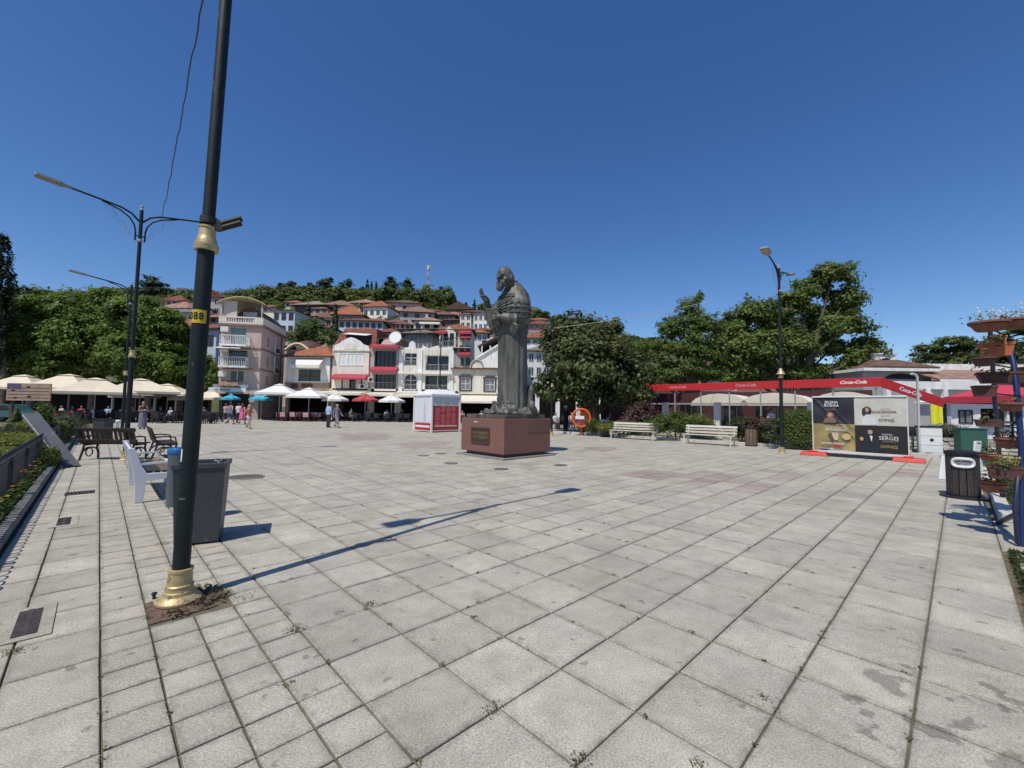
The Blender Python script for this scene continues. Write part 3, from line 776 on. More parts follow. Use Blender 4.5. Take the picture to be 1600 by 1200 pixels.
# sculpted rocks and little figures round the hem
bm_ = MB(); rr = random.Random(11)
def rock(c, r, hz):
    rings = []; n = 7
    for i in range(5):
        t = -PI/2+.1+(PI-.2)*i/4; rings.append([(c[0]+r*math.cos(t)*math.cos(2*PI*j/n+c[0]*9)*rr.uniform(.65, 1.2), c[1]+r*math.cos(t)*math.sin(2*PI*j/n+c[0]*9)*rr.uniform(.65, 1.2), c[2]+hz*math.sin(t)*rr.uniform(.8, 1.15)) for j in range(n)])
    bm_.loft(rings, False)
bm_.lathe([(.20*S, .0), (.27*S, .01), (.26*S, .05*S), (.18*S, .07*S)], 20, (0, 0, 0), 1.0, .95)
for i in range(95):
    a = rr.uniform(0, 2*PI); r = rr.uniform(.17, .30); hz = rr.uniform(.02, .06)*(1.25 if r < .25 else .8)
    rock((r*math.cos(a)*S*1.1, r*math.sin(a)*S, hz*S*.6), rr.uniform(.018, .05)*S, hz*S)
for k in range(9):                         # crouched little figures among the rocks
    a = rr.uniform(3.6, 6.9); r = .25*S; x, y = r*math.cos(a)*1.1, r*math.sin(a)
    bm_.tube([(x, y, .02*S), (x+.02*S, y, .07*S), (x, y-.01*S, .11*S)], [.028*S, .026*S, .016*S], 7); ball(bm_, (x, y-.01*S, .135*S), .017*S, .018*S, .021*S, 7, 6)
bm_.tube([(.245*S, .05*S, .03*S), (.25*S, .05*S, .20*S), (.255*S, .055*S, .28*S), (.25*S, .06*S, .34*S)], [.04*S, .028*S, .034*S, .012*S], 9)
ball(bm_, (.30*S, .02*S, .10*S), .04*S, .035*S, .06*S, 9, 7)
joined_remesh('rock_base', bm_, .028, M_BRONZE, statue, False)
# floodlights let into the paving round the pedestal
for k, (px, py, lab) in enumerate(((688, 709, 'left of the pedestal'), (705, 724, 'nearest the kiosk side'), (783, 733, 'in front of the pedestal corner'), (876, 727, 'right of the pedestal'), (662, 712, 'farthest left')) ):
    p = G(px, py); t = thing('ground_light', ['round black ground light in the paving left of the statue pedestal', 'round black ground light in the paving in front of the plaque side', 'round black ground light in the paving nearest the pedestal corner', 'round black ground light in the paving to the right of the pedestal', 'round black ground light in the paving farthest from the statue, towards the kiosk'][k], 'ground light', p, 0, 'lights let into the paving round the statue')
    q = MB(); q.lathe([(.185, .003), (.185, .010), (.15, .012), (.145, .006)], 22); q.build('rim', mat('worn_iron', (.12, .115, .105), .6, .3, 9), t)
    q = MB(); q.lathe([(.153, .004), (.1, .008), (.0, .009)], 18); q.build('lens', glass_mat('lens_glass', (.13, .13, .125), .3), t)  # lens colour lightened to stand for reflected sky
mh = thing('manhole_cover', 'round brown iron manhole cover in the paving behind the tall grey bin', 'manhole cover', G(384, 746))
q = MB(); q.lathe([(.36, .001), (.36, .012), (.33, .014), (.33, .008), (.0, .009)], 30); q.build('cover', mat('rusty_iron', (.10, .085, .07), .7, .35, 9, .6, 60), mh)
q = MB(); q.ring((0, 0, .006), .345, .016, 'z', 28, 6); q.build('ring', M_CONC, mh)
# ================================================================== helpers for world-space parts
def wb(m, name, mats, root, parent=None, bev=0.0):
    """build from world coordinates under a root (or one of its parts)"""
    M = Matrix.Translation(root.location) @ Matrix.Rotation(root.rotation_euler.z, 4, 'Z')
    I = M.inverted(); m.v = [tuple(I @ Vector(p)) for p in m.v]
    return m.build(name, mats, parent or root, bev)
def wallgrid(m, x0, x1, z0, z1, y0, y1, holes):
    xs = sorted({x0, x1, *[h[0] for h in holes], *[h[1] for h in holes]}); zs = sorted({z0, z1, *[h[2] for h in holes], *[h[3] for h in holes]})
    xs = [x for x in xs if x0 <= x <= x1]; zs = [z for z in zs if z0 <= z <= z1]
    for k in range(len(zs)-1):
        run = None
        for i in range(len(xs)-1):
            cx, cz = (xs[i]+xs[i+1])/2, (zs[k]+zs[k+1])/2
            solid = not any(h[0] < cx < h[1] and h[2] < cz < h[3] for h in holes)
            if solid and run is None: run = xs[i]
            if (not solid or i == len(xs)-2) and run is not None:
                m.box(run, xs[i+1] if solid else xs[i], y0, y1, zs[k], zs[k+1]); run = None
def win_part(root, parent, x0, x1, z0, z1, y, fm, gm, nx=2, ny=1, fw=0.06, d=0.07, name='window', sill=True):
    """a window seen from -y: frame bars with a pane behind"""
    m = MB()
    m.box(x0, x1, y-d, y, z0, z0+fw); m.box(x0, x1, y-d, y, z1-fw, z1); m.box(x0, x0+fw, y-d, y, z0+fw, z1-fw); m.box(x1-fw, x1, y-d, y, z0+fw, z1-fw)
    for i in range(1, nx):
        x = x0+(x1-x0)*i/nx; m.box(x-fw*.4, x+fw*.4, y-d*.8, y, z0+fw, z1-fw)
    for i in range(1, ny):
        z = z0+(z1-z0)*i/ny; m.box(x0+fw, x1-fw, y-d*.7, y, z-fw*.4, z+fw*.4)
    if sill: m.box(x0-.06, x1+.06, y-d-.08, y, z0-.06, z0)
    w = wb(m, name, fm, root, parent)
    g = MB(); g.box(x0+fw*.5, x1-fw*.5, y-d*.45, y-d*.35, z0+fw*.5, z1-fw*.5); wb(g, 'pane', gm, root, w)
    return w
M_GLASS = glass_mat('window_glass')
M_GLASS2 = glass_mat('pale_window_glass', (.16, .18, .2), .12)
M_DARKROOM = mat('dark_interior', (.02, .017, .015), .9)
M_CREAM = mat('cream_render', (.70, .66, .54), .85, .2, 1.6, .1, 30, stretch=(1.6, 1.6, .35))
M_WHITER = mat('white_render', (.76, .75, .71), .85, .18, 1.6, .1, 30, stretch=(1.6, 1.6, .35))
M_DIRTYW = mat('stained_white_render', (.72, .71, .65), .9, .3, 2.0, .1, 20, stretch=(2, 2, .25))
M_PINK = mat('pink_render', (.52, .385, .335), .85, .18, 1.4, .1, 30, stretch=(1.6, 1.6, .35))
M_PINKL = mat('pale_pink_trim', (.62, .53, .46), .85, .1, 1)
for m_w in (M_CREAM, M_WHITER, M_PINK): add_wear(m_w, (.30, .28, .24), .57, .80, 1.3, (2.2, 2.2, .22), .55)
M_TAN = mat('tan_boards', (.36, .27, .19), .8, .2, 3)
M_BROWNW = mat('brown_wood', (.085, .05, .034), .75, .3, 4, .2, 30)
M_REDAWN = mat('red_awning', (.37, .045, .070), .75, .12, 2)
M_WAWN = mat('white_awning', (.70, .68, .62), .8, .08, 2)
M_CAWN = mat('cream_awning', (.68, .63, .50), .8, .1, 2)
T_ORANGE = tile_mat('orange_tiles', (.30, .105, .05)); T_RED = tile_mat('red_tiles', (.20, .065, .045)); T_BROWN = tile_mat('brown_tiles', (.16, .085, .06)); T_PINK = tile_mat('faded_tiles', (.30, .17, .13)); T_GREYT = tile_mat('grey_tiles', (.24, .20, .17))
M_RAIL = mat('rail_grey', (.30, .30, .31), .5, .1)
M_ACW = mat('air_conditioner_white', (.66, .66, .64), .5, .05)
def awning(root, name, x0, x1, y, z1, z0, out, m_, val=.25, parent=None):
    """sloping awning against a wall at y: from height z1 down to z0, reaching out"""
    m = MB(); t = .03
    m.hexa([(x0, y-out, z0-t), (x1, y-out, z0-t), (x1, y, z1-t), (x0, y, z1-t)], [(x0, y-out, z0), (x1, y-out, z0), (x1, y, z1), (x0, y, z1)])
    m.box(x0, x1, y-out-.02, y-out, z0-val, z0)
    for x in (x0, x1): m.poly([(x, y-out, z0-t-.001), (x, y, z1-t-.001), (x, y-.02, z0-val*.4), (x, y-out, z0-val)])
    return wb(m, name, m_, root, parent)
def railing(root, x0, x1, y, z0, z1, m_, n=None, parent=None, horiz=False, name='railing'):
    m = MB(); m.box(x0, x1, y-.03, y+.03, z1-.06, z1); m.box(x0, x1, y-.02, y+.02, z0+.05, z0+.09)
    if horiz:
        for k in range(1, 4): m.box(x0, x1, y-.012, y+.012, z0+(z1-z0)*k/4-.012, z0+(z1-z0)*k/4+.012)
        n = n or 5
    else: n = n or int((x1-x0)/.13)
    for i in range(n+1):
        x = x0+(x1-x0)*i/n; m.box(x-.015, x+.015, y-.012, y+.012, z0+.05, z1-.06)
    return wb(m, name, m_, root, parent)
def ac_unit(root, x, y, z, parent=None):
    m = MB(); m.box(x-.4, x+.4, y-.32, y, z, z+.55); o = wb(m, 'air_conditioner', M_ACW, root, parent)
    f = MB(); f.v = []; f.lathe([(.22, 0), (.22, .02), (.0, .03)], 14); f.v = [(x+.1+p[0], y-.32-p[2], z+.27+p[1]) for p in f.v]
    wb(f, 'fan', M_DKMET, root, o); return o

# ================================================================== shop row
Y0 = 50.0
def PX(px, Y=Y0, py=600): return W(px, py, Y).x
def PZ(py, Y=Y0, px=600): return W(px, py, Y).z
def bld(name, label, px0, px1, Y=Y0, cat='building', group=None):
    return thing(name, label, cat, ((PX(px0, Y)+PX(px1, Y))/2, Y, 0), 0, group)
def R(a, b, c, d, Y=Y0):                   # picture rectangle -> x0, x1, z0, z1 on the facade plane
    return PX(a, Y, (b+d)/2), PX(c, Y, (b+d)/2), PZ(d, Y, (a+c)/2), PZ(b, Y, (a+c)/2)
def hip_roof(root, x0, x1, y0, y1, z, zr, m_, over=.5, ridge=.5, parent=None, name='roof', axis='x'):
    x0 -= over; x1 += over; y0 -= over; y1 += over; t = .14
    m = MB(); dx, dy = x1-x0, y1-y0
    if axis == 'x': a = min(dy/2*1.0, dx/2*(1-ridge*.0))*(1 if ridge < 1 else 0); A = Vector((x0+a, (y0+y1)/2, zr)); B = Vector((x1-a, (y0+y1)/2, zr))
    else: a = min(dx/2, dy/2)*(1 if ridge < 1 else 0); A = Vector(((x0+x1)/2, y0+a, zr)); B = Vector(((x0+x1)/2, y1-a, zr))
    P = [Vector((x0, y0, z)), Vector((x1, y0, z)), Vector((x1, y1, z)), Vector((x0, y1, z))]
    if axis == 'x':
        m.poly([P[0], P[1], B, A]); m.poly([P[2], P[3], A, B]); m.poly([P[1], P[2], B]); m.poly([P[3], P[0], A])
    else:
        m.poly([P[0], P[1], A]); m.poly([P[1], P[2], B, A]); m.poly([P[2], P[3], B]); m.poly([P[3], P[0], A, B])
    m.cur = 1
    Q = [Vector((p.x, p.y, z-t)) for p in P]
    m.poly([Q[3], Q[2], Q[1], Q[0]])
    for i in range(4): m.poly([Q[i], Q[(i+1) % 4], P[(i+1) % 4], P[i]])
    return wb(m, name, [m_, M_BROWNW], root, parent)

# --- pink corner building
c0 = W(405, 600, 46)
pk = thing('apartment_building', 'pink four storey corner building with a white roof terrace under a yellow barrel canopy', 'building', (c0.x, c0.y, 0), 0.2)
Wd, Dp = 3.9, 7.6
def Lz(py): return PZ(py, 46, 405)
m = MB()
H_ = [(-2.95, -1.5, Lz(541), Lz(514)), (-3.1, -1.3, Lz(573), Lz(549)), (-2.9, -1.5, Lz(597), Lz(581))]
wallgrid(m, -Wd, 0, 3.0, Lz(511), 0, .3, H_)
m.box(-Wd, -Wd+.3, .3, Dp, 0, Lz(511)); m.box(-.3, 0, .3, Dp, 0, Lz(511)); m.box(-Wd, 0, Dp, Dp+.3, 0, Lz(511))
m.box(-Wd+.3, -.3, .35, Dp, 2.9, 3.0); m.box(-Wd, 0, .0, .3, 2.75, 3.0); m.box(-.9, 0, 0, .3, 0, 2.75)
m.build('wall', M_PINK, pk)
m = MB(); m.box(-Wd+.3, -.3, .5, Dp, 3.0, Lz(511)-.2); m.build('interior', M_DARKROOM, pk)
m = MB()
for py in (545, 577): m.box(-Wd-.06, .06, -.08, Dp, Lz(py)-.09, Lz(py)+.09)
m.box(-Wd-.25, .25, -.28, Dp, Lz(511), Lz(508)); m.build('cornice', mat('brown_cornice', (.22, .15, .13), .8), pk)
m = MB(); zt, zb = Lz(497), Lz(508)
m.box(-Wd-.2, .2, -.24, -.10, zb, zb+.2); m.box(-Wd-.2, .2, -.26, -.08, zt-.14, zt); m.box(-Wd-.2, -Wd+.55, -.25, -.09, zb+.2, zt-.14); m.box(-.7, .2, -.25, -.09, zb+.2, zt-.14)
m.box(.05, .2, -.08, Dp, zb, zt); m.box(-Wd-.2, -Wd-.05, -.08, Dp, zb, zt)
par = m.build('parapet', mat('cream_parapet', (.70, .63, .53), .8, .1), pk)
for i in range(11):
    q = MB(); q.lathe([(.06, 0), (.085, .12), (.05, .3), (.06, (zt-zb)-.36)], 8); q.build('baluster', mat('cream_parapet', (.6, .53, .45)), par, loc=(-Wd+.75+i*.235, -.17, zb+.2))
# terrace room and canopy
m = MB(); m.extrude([(-3.0, zb), (-.3, zb), (-.35, zb+1.3), (-.9, zb+1.9), (-1.65, zb+2.2), (-2.4, zb+1.9), (-2.95, zb+1.3)], 1.3, Dp); m.build('terrace_room', mat('brown_room', (.12, .08, .06), .7, .2), pk)
win = MB(); win.box(-2.35, -.95, 1.2, 1.29, zb+.35, zb+1.6); win.build('window', mat('pale_blind', (.45, .5, .5), .4), pk)
m = MB(); k = 12; z0c = Lz(477); z1c = Lz(466.5)
for i in range(k):
    t0, t1 = i/k, (i+1)/k
    f = lambda t: (-Wd-.35+(Wd+.75)*t, z0c+(z1c-z0c)*math.sin(PI*t)**.8)
    a, b = f(t0), f(t1)
    m.hexa([(a[0], -.55, a[1]-.06), (b[0], -.55, b[1]-.06), (b[0], 5.0, b[1]-.06), (a[0], 5.0, a[1]-.06)], [(a[0], -.55, a[1]), (b[0], -.55, b[1]), (b[0], 5.0, b[1]), (a[0], 5.0, a[1])])
m.build('barrel_canopy', mat('yellow_canopy', (.56, .52, .34), .6, .12, 2), pk)
m = MB(); m.box(-Wd, -Wd+.08, -.3, -.22, zt, z0c+.1); m.box(.0, .08, -.3, -.22, zt, z0c+.1); m.box(-Wd+.1, -Wd+1.4, .0, .05, zb+.1, z0c+.3); m.build('canopy_posts', M_PINKL, pk)
for (z0, z1, nm) in ((Lz(541), Lz(527), 0), (Lz(573.5), Lz(560), 1)):
    bal = MB(); bal.box(-3.65, -1.05, -1.0, -.01, z0-.18, z0); bo = bal.build('balcony', M_WHITER, pk)
    r = MB(); r.box(-3.6, -1.1, -.98, -.92, z1-.06, z1)
    for i in range(16): r.box(-3.6+i*.1655-.02, -3.6+i*.1655+.02, -.97, -.93, z0, z1-.06)
    for x in (-3.6, -1.13):
        r.box(x, x+.04, -.92, -.02, z1-.06, z1)
        for j in range(5): r.box(x, x+.04, -.9+j*.2, -.87+j*.2, z0, z1-.06)
    r.build('railing', M_WHITE, bo)
w = MB(); w.box(-2.95, -1.5, .12, .2, Lz(541), Lz(514)); w.build('glass_door', mat('green_glass', (.16, .24, .22), .15, .2), pk)
w = MB(); w.box(-3.1, -1.3, .15, .2, Lz(573), Lz(549)); w.build('glass_door', M_GLASS, pk)
w = MB(); w.box(-2.9, -1.5, .13, .18, Lz(597), Lz(581)); wo = w.build('window', M_GLASS, pk)
w = MB(); w.box(-2.23, -2.17, .08, .12, Lz(597), Lz(581)); w.box(-2.9, -2.84, .08, .12, Lz(597), Lz(581)); w.box(-1.56, -1.5, .08, .12, Lz(597), Lz(581)); w.build('frame', M_WHITE, wo)
for z, x in ((Lz(521), -3.45), (Lz(552), -3.4), (Lz(590), -3.45)):
    q = MB(); q.box(x-.4, x+.35, -.38, -.02, z, z+.55); q.build('air_conditioner', M_ACW, pk)
q = MB(); zz = Lz(544); q.hexa([(-3.9, -1.5, zz-.3), (-1.4, -1.5, zz-.3), (-2.2, -.02, zz), (-3.9, -.02, zz)], [(-3.9, -1.5, zz-.26), (-1.4, -1.5, zz-.26), (-2.2, -.02, zz+.04), (-3.9, -.02, zz+.04)]); q.build('parasol_awning', M_WAWN, pk)
q = MB(); zz = Lz(600); q.hexa([(-3.6, -1.0, zz-.35), (-1.5, -1.0, zz-.35), (-2.2, -.02, zz+.25), (-3.7, -.02, zz+.25)], [(-3.6, -1.0, zz-.28), (-1.5, -1.0, zz-.28), (-2.2, -.02, zz+.32), (-3.7, -.02, zz+.32)]); q.build('tiled_hood', T_PINK, pk)
# side face windows
for (z0, z1) in ((Lz(545), Lz(516)), (Lz(579), Lz(549))):
    q = MB(); q.box(-.02, .10, 4.3, 5.9, z0, z1); qo = q.build('bay_window', M_WHITE, pk)
    g = MB(); g.box(.10, .13, 4.45, 5.75, z0+.15, z0+(z1-z0)*.35); g.build('pane', M_GLASS, qo); g = MB(); g.box(.10, .13, 4.45, 5.75, z0+(z1-z0)*.4, z1-.1); g.build('pane', M_GLASS2, qo)
for py in (530, 562, 592):
    q = MB(); q.box(-.01, .03, 1.9, 2.35, Lz(py+8), Lz(py-7)); q.build('niche', mat('rose_niche', (.30, .19, .17), .8), pk)
q = MB(); q.tube([(.08, 6.4, 0.2), (.08, 6.4, Lz(512))], .05, 8); q.build('drain_pipe', M_BROWNW, pk)
# signs
q = MB(); q.box(-4.2, -.85, -.55, -.42, Lz(606.5), Lz(602)); so_ = q.build('upper_sign', mat('blue_grey_board', (.25, .30, .33), .6), pk)
text_obj('lettering', 'HIKALE', .33, M_WHITE, so_, (-3.1, -.56, Lz(604.4)), (PI/2, 0, 0), .01, bold=.012)
text_obj('lettering', 'DIZAJN', .27, mat('pale_blue_letter', (.45, .6, .7), .6), so_, (-1.6, -.56, Lz(604.4)), (PI/2, 0, 0), .01)
q = MB(); q.box(-4.5, -1.0, -.75, -.62, Lz(613), Lz(607)); so_ = q.build('lower_sign', mat('white_board', (.66, .70, .70), .5), pk)
text_obj('lettering', 'см ордена', .30, mat('dark_letter', (.06, .09, .1), .6), so_, (-3.2, -.76, Lz(610)), (PI/2, 0, 0), .01)
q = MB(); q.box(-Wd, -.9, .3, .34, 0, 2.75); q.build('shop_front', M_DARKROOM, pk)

def ground_floor(root, px0, px1, Y=Y0, pycol=None, h=None):
    """open dark shop: side piers, lintel and a deep back room"""
    x0, x1 = PX(px0, Y), PX(px1, Y); z = h or 3.2
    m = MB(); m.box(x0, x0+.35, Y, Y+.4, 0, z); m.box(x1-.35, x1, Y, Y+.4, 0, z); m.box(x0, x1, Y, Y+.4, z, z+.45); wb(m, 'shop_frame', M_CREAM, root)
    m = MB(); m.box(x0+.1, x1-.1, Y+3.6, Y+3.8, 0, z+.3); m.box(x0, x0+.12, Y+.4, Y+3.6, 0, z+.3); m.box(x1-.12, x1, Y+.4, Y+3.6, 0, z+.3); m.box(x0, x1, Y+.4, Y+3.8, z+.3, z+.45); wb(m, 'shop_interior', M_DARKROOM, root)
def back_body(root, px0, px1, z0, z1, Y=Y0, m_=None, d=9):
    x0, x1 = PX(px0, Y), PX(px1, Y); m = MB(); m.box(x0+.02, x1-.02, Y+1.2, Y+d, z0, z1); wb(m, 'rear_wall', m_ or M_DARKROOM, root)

# --- S1 low white building
s1 = bld('shop_building', 'low white building with an orange tiled roof and white awning over one dark window', 447, 517)
x0, x1, z0, z1 = R(447, 556, 515, 610); wx = R(466, 577, 501, 597)
m = MB(); wallgrid(m, x0, x1, R(0, 0, 1, 598)[2] if False else PZ(598), z1, Y0, Y0+.4, [wx]); wb(m, 'wall', M_WHITER, s1)
m = MB(); m.box(x0-.05, x1, Y0-.08, Y0+.4, PZ(610), PZ(599)); wb(m, 'lower_band', M_TAN, s1)
m = MB(); m.box(x0-.1, x1, Y0-.16, Y0, PZ(599), PZ(597.5)); wb(m, 'ledge', M_WHITER, s1)
for (a, b) in ((472, 489), (455, 466)):
    q = MB(); q.box(PX(a), PX(b), Y0-.14, Y0-.08, PZ(608), PZ(601)); wb(q, 'flower_board', M_BROWNW, s1)
m = MB(); m.box(wx[0], wx[1], Y0+.2, Y0+.3, wx[2], wx[3]); wo = wb(m, 'window', M_GLASS, s1)
m = MB(); m.box((wx[0]+wx[1])/2-.04, (wx[0]+wx[1])/2+.04, Y0+.14, Y0+.2, wx[2], wx[3]); m.box(wx[0], wx[1], Y0+.14, Y0+.2, (wx[2]*.55+wx[3]*.45), (wx[2]*.55+wx[3]*.45)+.06); wb(m, 'frame', M_BROWNW, s1, wo)
awning(s1, 'awning', PX(460), PX(505), Y0, PZ(561), PZ(573), 1.2, M_WAWN, .35)
back_body(s1, 447, 516, 3.3, z1, m_=M_WHITER)
hip_roof(s1, x0, x1, Y0, Y0+9, z1, W(480, 539, Y0+4.5).z, T_ORANGE, .5)
ground_floor(s1, 447, 517)
awning(s1, 'terrace_awning', PX(449), PX(505), Y0-.1, PZ(612), PZ(618), 4.6, M_CAWN, .3)
# --- S2 pediment building with a brown mansard
s2 = bld('shop_building', 'cream three storey shop with a curved pediment, brown mansard roof and three white windows', 517, 580)
x0, x1, z0, z1 = R(520, 548, 576, 610)
holes = [R(531, 553, 542, 570), R(544, 553, 555, 570), R(556.5, 553, 567, 570), R(533, 590, 566, 607)]
m = MB(); wallgrid(m, x0, x1, PZ(610), z1, Y0, Y0+.4, holes); wb(m, 'wall', M_CREAM, s2)
for h in holes[:3]: 
    m = MB(); m.box(h[0], h[1], Y0+.05, Y0+.12, h[2], h[3]); wo = wb(m, 'window', mat('white_blind', (.72, .72, .70), .5, .05), s2)
    m = MB(); m.box(h[0]-.06, h[1]+.06, Y0-.05, Y0+.02, h[2]-.1, h[2]); m.box((h[0]+h[1])/2-.03, (h[0]+h[1])/2+.03, Y0+.01, Y0+.05, h[2], h[3]); wb(m, 'frame', M_WHITE, s2, wo)
h = holes[3]; m = MB(); m.box(h[0], h[1], Y0+.35, Y0+.4, h[2], h[3]); wb(m, 'dark_room', M_GLASS, s2)
m = MB(); m.box(h[0]+.15, h[0]+.9, Y0+.1, Y0+.2, h[2], h[3]); m.box(h[1]-.8, h[1]-.2, Y0+.1, Y0+.2, h[2], h[3]); wb(m, 'shutter', M_PINKL, s2)
# pediment: stepped curved outline
pp = [(520, 548), (576, 548), (574, 541), (565, 538), (560, 533), (552, 529), (546, 527.5), (540, 529), (533, 533), (528, 537), (521, 540)]
m = MB(); m.extrude([(PX(a), PZ(b)) for a, b in pp], Y0+.02, Y0+.38); po = wb(m, 'pediment', M_WHITER, s2)
m = MB(); m.box(x0-.1, x1+.1, Y0-.12, Y0+.02, PZ(549), PZ(547)); m.extrude([(PX(a), PZ(b)) for a, b in ((536, 546), (556, 546), (554, 539), (546, 535), (538, 539))], Y0-.06, Y0+.02); wb(m, 'moulding', M_CREAM, s2, po)
m = MB(); zt_, zb_ = PZ(507.5), PZ(540)
a0, a1, b0, b1 = PX(515), PX(584), PX(523), PX(576)
m.poly([(a0, Y0+.5, zb_), (a1, Y0+.5, zb_), (b1, Y0+2.6, zt_), (b0, Y0+2.6, zt_)]); m.poly([(a1, Y0+.5, zb_), (a1, Y0+9, zb_), (b1, Y0+7, zt_), (b1, Y0+2.6, zt_)]); m.poly([(a0, Y0+9, zb_), (a0, Y0+.5, zb_), (b0, Y0+2.6, zt_), (b0, Y0+7, zt_)]); m.poly([(b0, Y0+2.6, zt_), (b1, Y0+2.6, zt_), (b1, Y0+7, zt_), (b0, Y0+7, zt_)])
m.poly([(a0, Y0+.5, zb_), (a0, Y0+9, zb_), (a1, Y0+9, zb_), (a1, Y0+.5, zb_)]); wb(m, 'mansard_roof', T_RED, s2)
q = MB(); q.box(PX(535), PX(570), Y0+.6, Y0+1.9, PZ(540), PZ(522)); wb(q, 'dormer', M_DARKROOM, s2)
q = MB(); q.hexa([(PX(534), Y0-.1, PZ(523)), (PX(571), Y0-.1, PZ(525)), (PX(571), Y0+1.9, PZ(519)), (PX(534), Y0+1.9, PZ(517))], [(PX(534), Y0-.1, PZ(522.4)), (PX(571), Y0-.1, PZ(524.4)), (PX(571), Y0+1.9, PZ(518)), (PX(534), Y0+1.9, PZ(516))]); wb(q, 'dormer_awning', M_WAWN, s2)
awning(s2, 'red_awning', PX(521), PX(575), Y0, PZ(585), PZ(592), 1.0, M_REDAWN, .2)
m = MB(); m.box(PX(517), PX(520), Y0+.1, Y0+8, 0, PZ(540)); m.box(PX(576), PX(580), Y0+.2, Y0+8, 0, PZ(540)); wb(m, 'side_wall', M_PINK, s2)
back_body(s2, 520, 576, 3.3, PZ(541), m_=M_CREAM); ac_unit(s2, PX(566), Y0, PZ(608)); ac_unit(s2, PX(579), Y0, PZ(597))
ground_floor(s2, 518, 580); awning(s2, 'terrace_awning', PX(509), PX(582), Y0-.1, PZ(612), PZ(616), 3.6, M_CAWN, .25)
# --- S3 narrow dark glazed building with red awnings
s3 = bld('shop_building', 'narrow dark glazed shop with two red awnings and a satellite dish', 580, 622)
x0, x1 = PX(580), PX(622)
holes = [R(585, 548, 619, 574), R(585, 585, 619, 611)]
m = MB(); wallgrid(m, x0, x1, PZ(614), PZ(540), Y0, Y0+.4, holes); wb(m, 'wall', mat('grey_pier', (.40, .37, .35), .8), s3)
for h in holes:
    m = MB(); m.box(h[0], h[1], Y0+.5, Y0+.6, h[2], h[3]); wo = wb(m, 'window', M_GLASS, s3)
    m = MB()
    for k in range(1, 5): x = h[0]+(h[1]-h[0])*k/5; m.box(x-.04, x+.04, Y0+.42, Y0+.5, h[2], h[3])
    wb(m, 'frame', M_BROWNW, s3, wo)
railing(s3, holes[1][0], holes[1][1], Y0+.05, holes[1][2], holes[1][2]+1.0, M_RAIL, horiz=True)
awning(s3, 'red_awning', PX(579), PX(624), Y0, PZ(538), PZ(542), .9, M_REDAWN, .3); awning(s3, 'red_awning', PX(580), PX(622), Y0, PZ(573), PZ(579), .9, M_REDAWN, .3)
m = MB(); m.extrude([(PX(592), PZ(540)), (PX(617), PZ(540)), (PX(616), PZ(534)), (PX(611), PZ(530)), (PX(604), PZ(528.5)), (PX(597), PZ(530.5)), (PX(593), PZ(535))], Y0+.3, Y0+.6); wb(m, 'arched_gable', M_PINKL, s3)
hip_roof(s3, PX(581), PX(618), Y0+2.5, Y0+9, PZ(526), PZ(511), T_RED, .3); back_body(s3, 581, 621, 3.3, PZ(526), m_=M_BROWNW)
q = MB(); q.box(PX(585), PX(592), Y0+1.2, Y0+1.5, PZ(541), PZ(527)); wb(q, 'chimney', mat('grey_green', (.30, .34, .33), .7), s3)
q = MB(); q.lathe([(.72, .14), (.7, .16), (.4, .05), (.0, .0), (.0, -.02), (.42, .02)], 20); R_ = Matrix.Rotation(PI/2-.25, 3, 'X'); q.v = [tuple(R_ @ Vector(p)+Vector((PX(617), Y0-.3, PZ(528)))) for p in q.v]; do = wb(q, 'satellite_dish', M_WHITE, s3)
q = MB(); q.tube([(PX(617), Y0-.2, PZ(528)), (PX(617), Y0+.2, PZ(541))], .05, 6); wb(q, 'mast', M_RAIL, s3, do)
ground_floor(s3, 580, 622); awning(s3, 'terrace_awning', PX(583), PX(626), Y0-.1, PZ(613), PZ(617), 3.4, M_CAWN, .25)
# --- S4 white building with wavy parapet and dark loggias
s4 = bld('shop_building', 'white building with a wavy parapet and four dark balcony windows behind the kiosk', 622, 708)
x0, x1 = PX(622), PX(706)
holes = [R(632, 552, 651, 571), R(631, 585, 651, 610), R(665, 555, 701, 579), R(664, 587, 699, 611)]
m = MB(); wallgrid(m, x0, x1, PZ(616), PZ(545), Y0, Y0+.4, holes); wb(m, 'wall', M_CREAM, s4)
pp = [(622, 546), (706, 546), (706, 541), (700, 540), (694, 542), (689, 541), (682, 539), (674, 541), (668, 543), (664, 541), (660, 539), (657, 543), (651, 544), (648, 543), (647, 536), (644, 532.5), (640, 532.5), (637.5, 536), (637, 542), (630, 542.5), (625, 540), (622, 541)]
m = MB(); m.extrude([(PX(a), PZ(b)) for a, b in pp], Y0+.02, Y0+.38); wb(m, 'parapet', M_WHITER, s4)
for i, h in enumerate(holes):
    m = MB(); d = .3 if i < 2 else .9
    m.box(h[0], h[1], Y0+d, Y0+d+.05, h[2], h[3]); wo = wb(m, 'window', M_GLASS, s4)
    m = MB(); cx = (h[0]+h[1])/2
    if i < 2: m.box(cx-.04, cx+.04, Y0+d-.06, Y0+d, h[2], h[3]); m.box(h[0], h[1], Y0+d-.06, Y0+d, h[2]+(h[3]-h[2])*.62, h[2]+(h[3]-h[2])*.62+.07); m.box(h[0], h[0]+.07, Y0+d-.06, Y0+d, h[2], h[3]); m.box(h[1]-.07, h[1], Y0+d-.06, Y0+d, h[2], h[3])
    else:
        m.box(cx-.05, cx+.05, Y0+d-.06, Y0+d, h[2], h[3]); m.box(h[0], h[1], Y0+.4, Y0+d+.05, h[2]-.15, h[2]-.01)
    wb(m, 'frame', M_WHITE, s4, wo); railing(s4, h[0], h[1], Y0+.06, h[2], h[2]+(h[3]-h[2])*.40, M_RAIL, horiz=True)
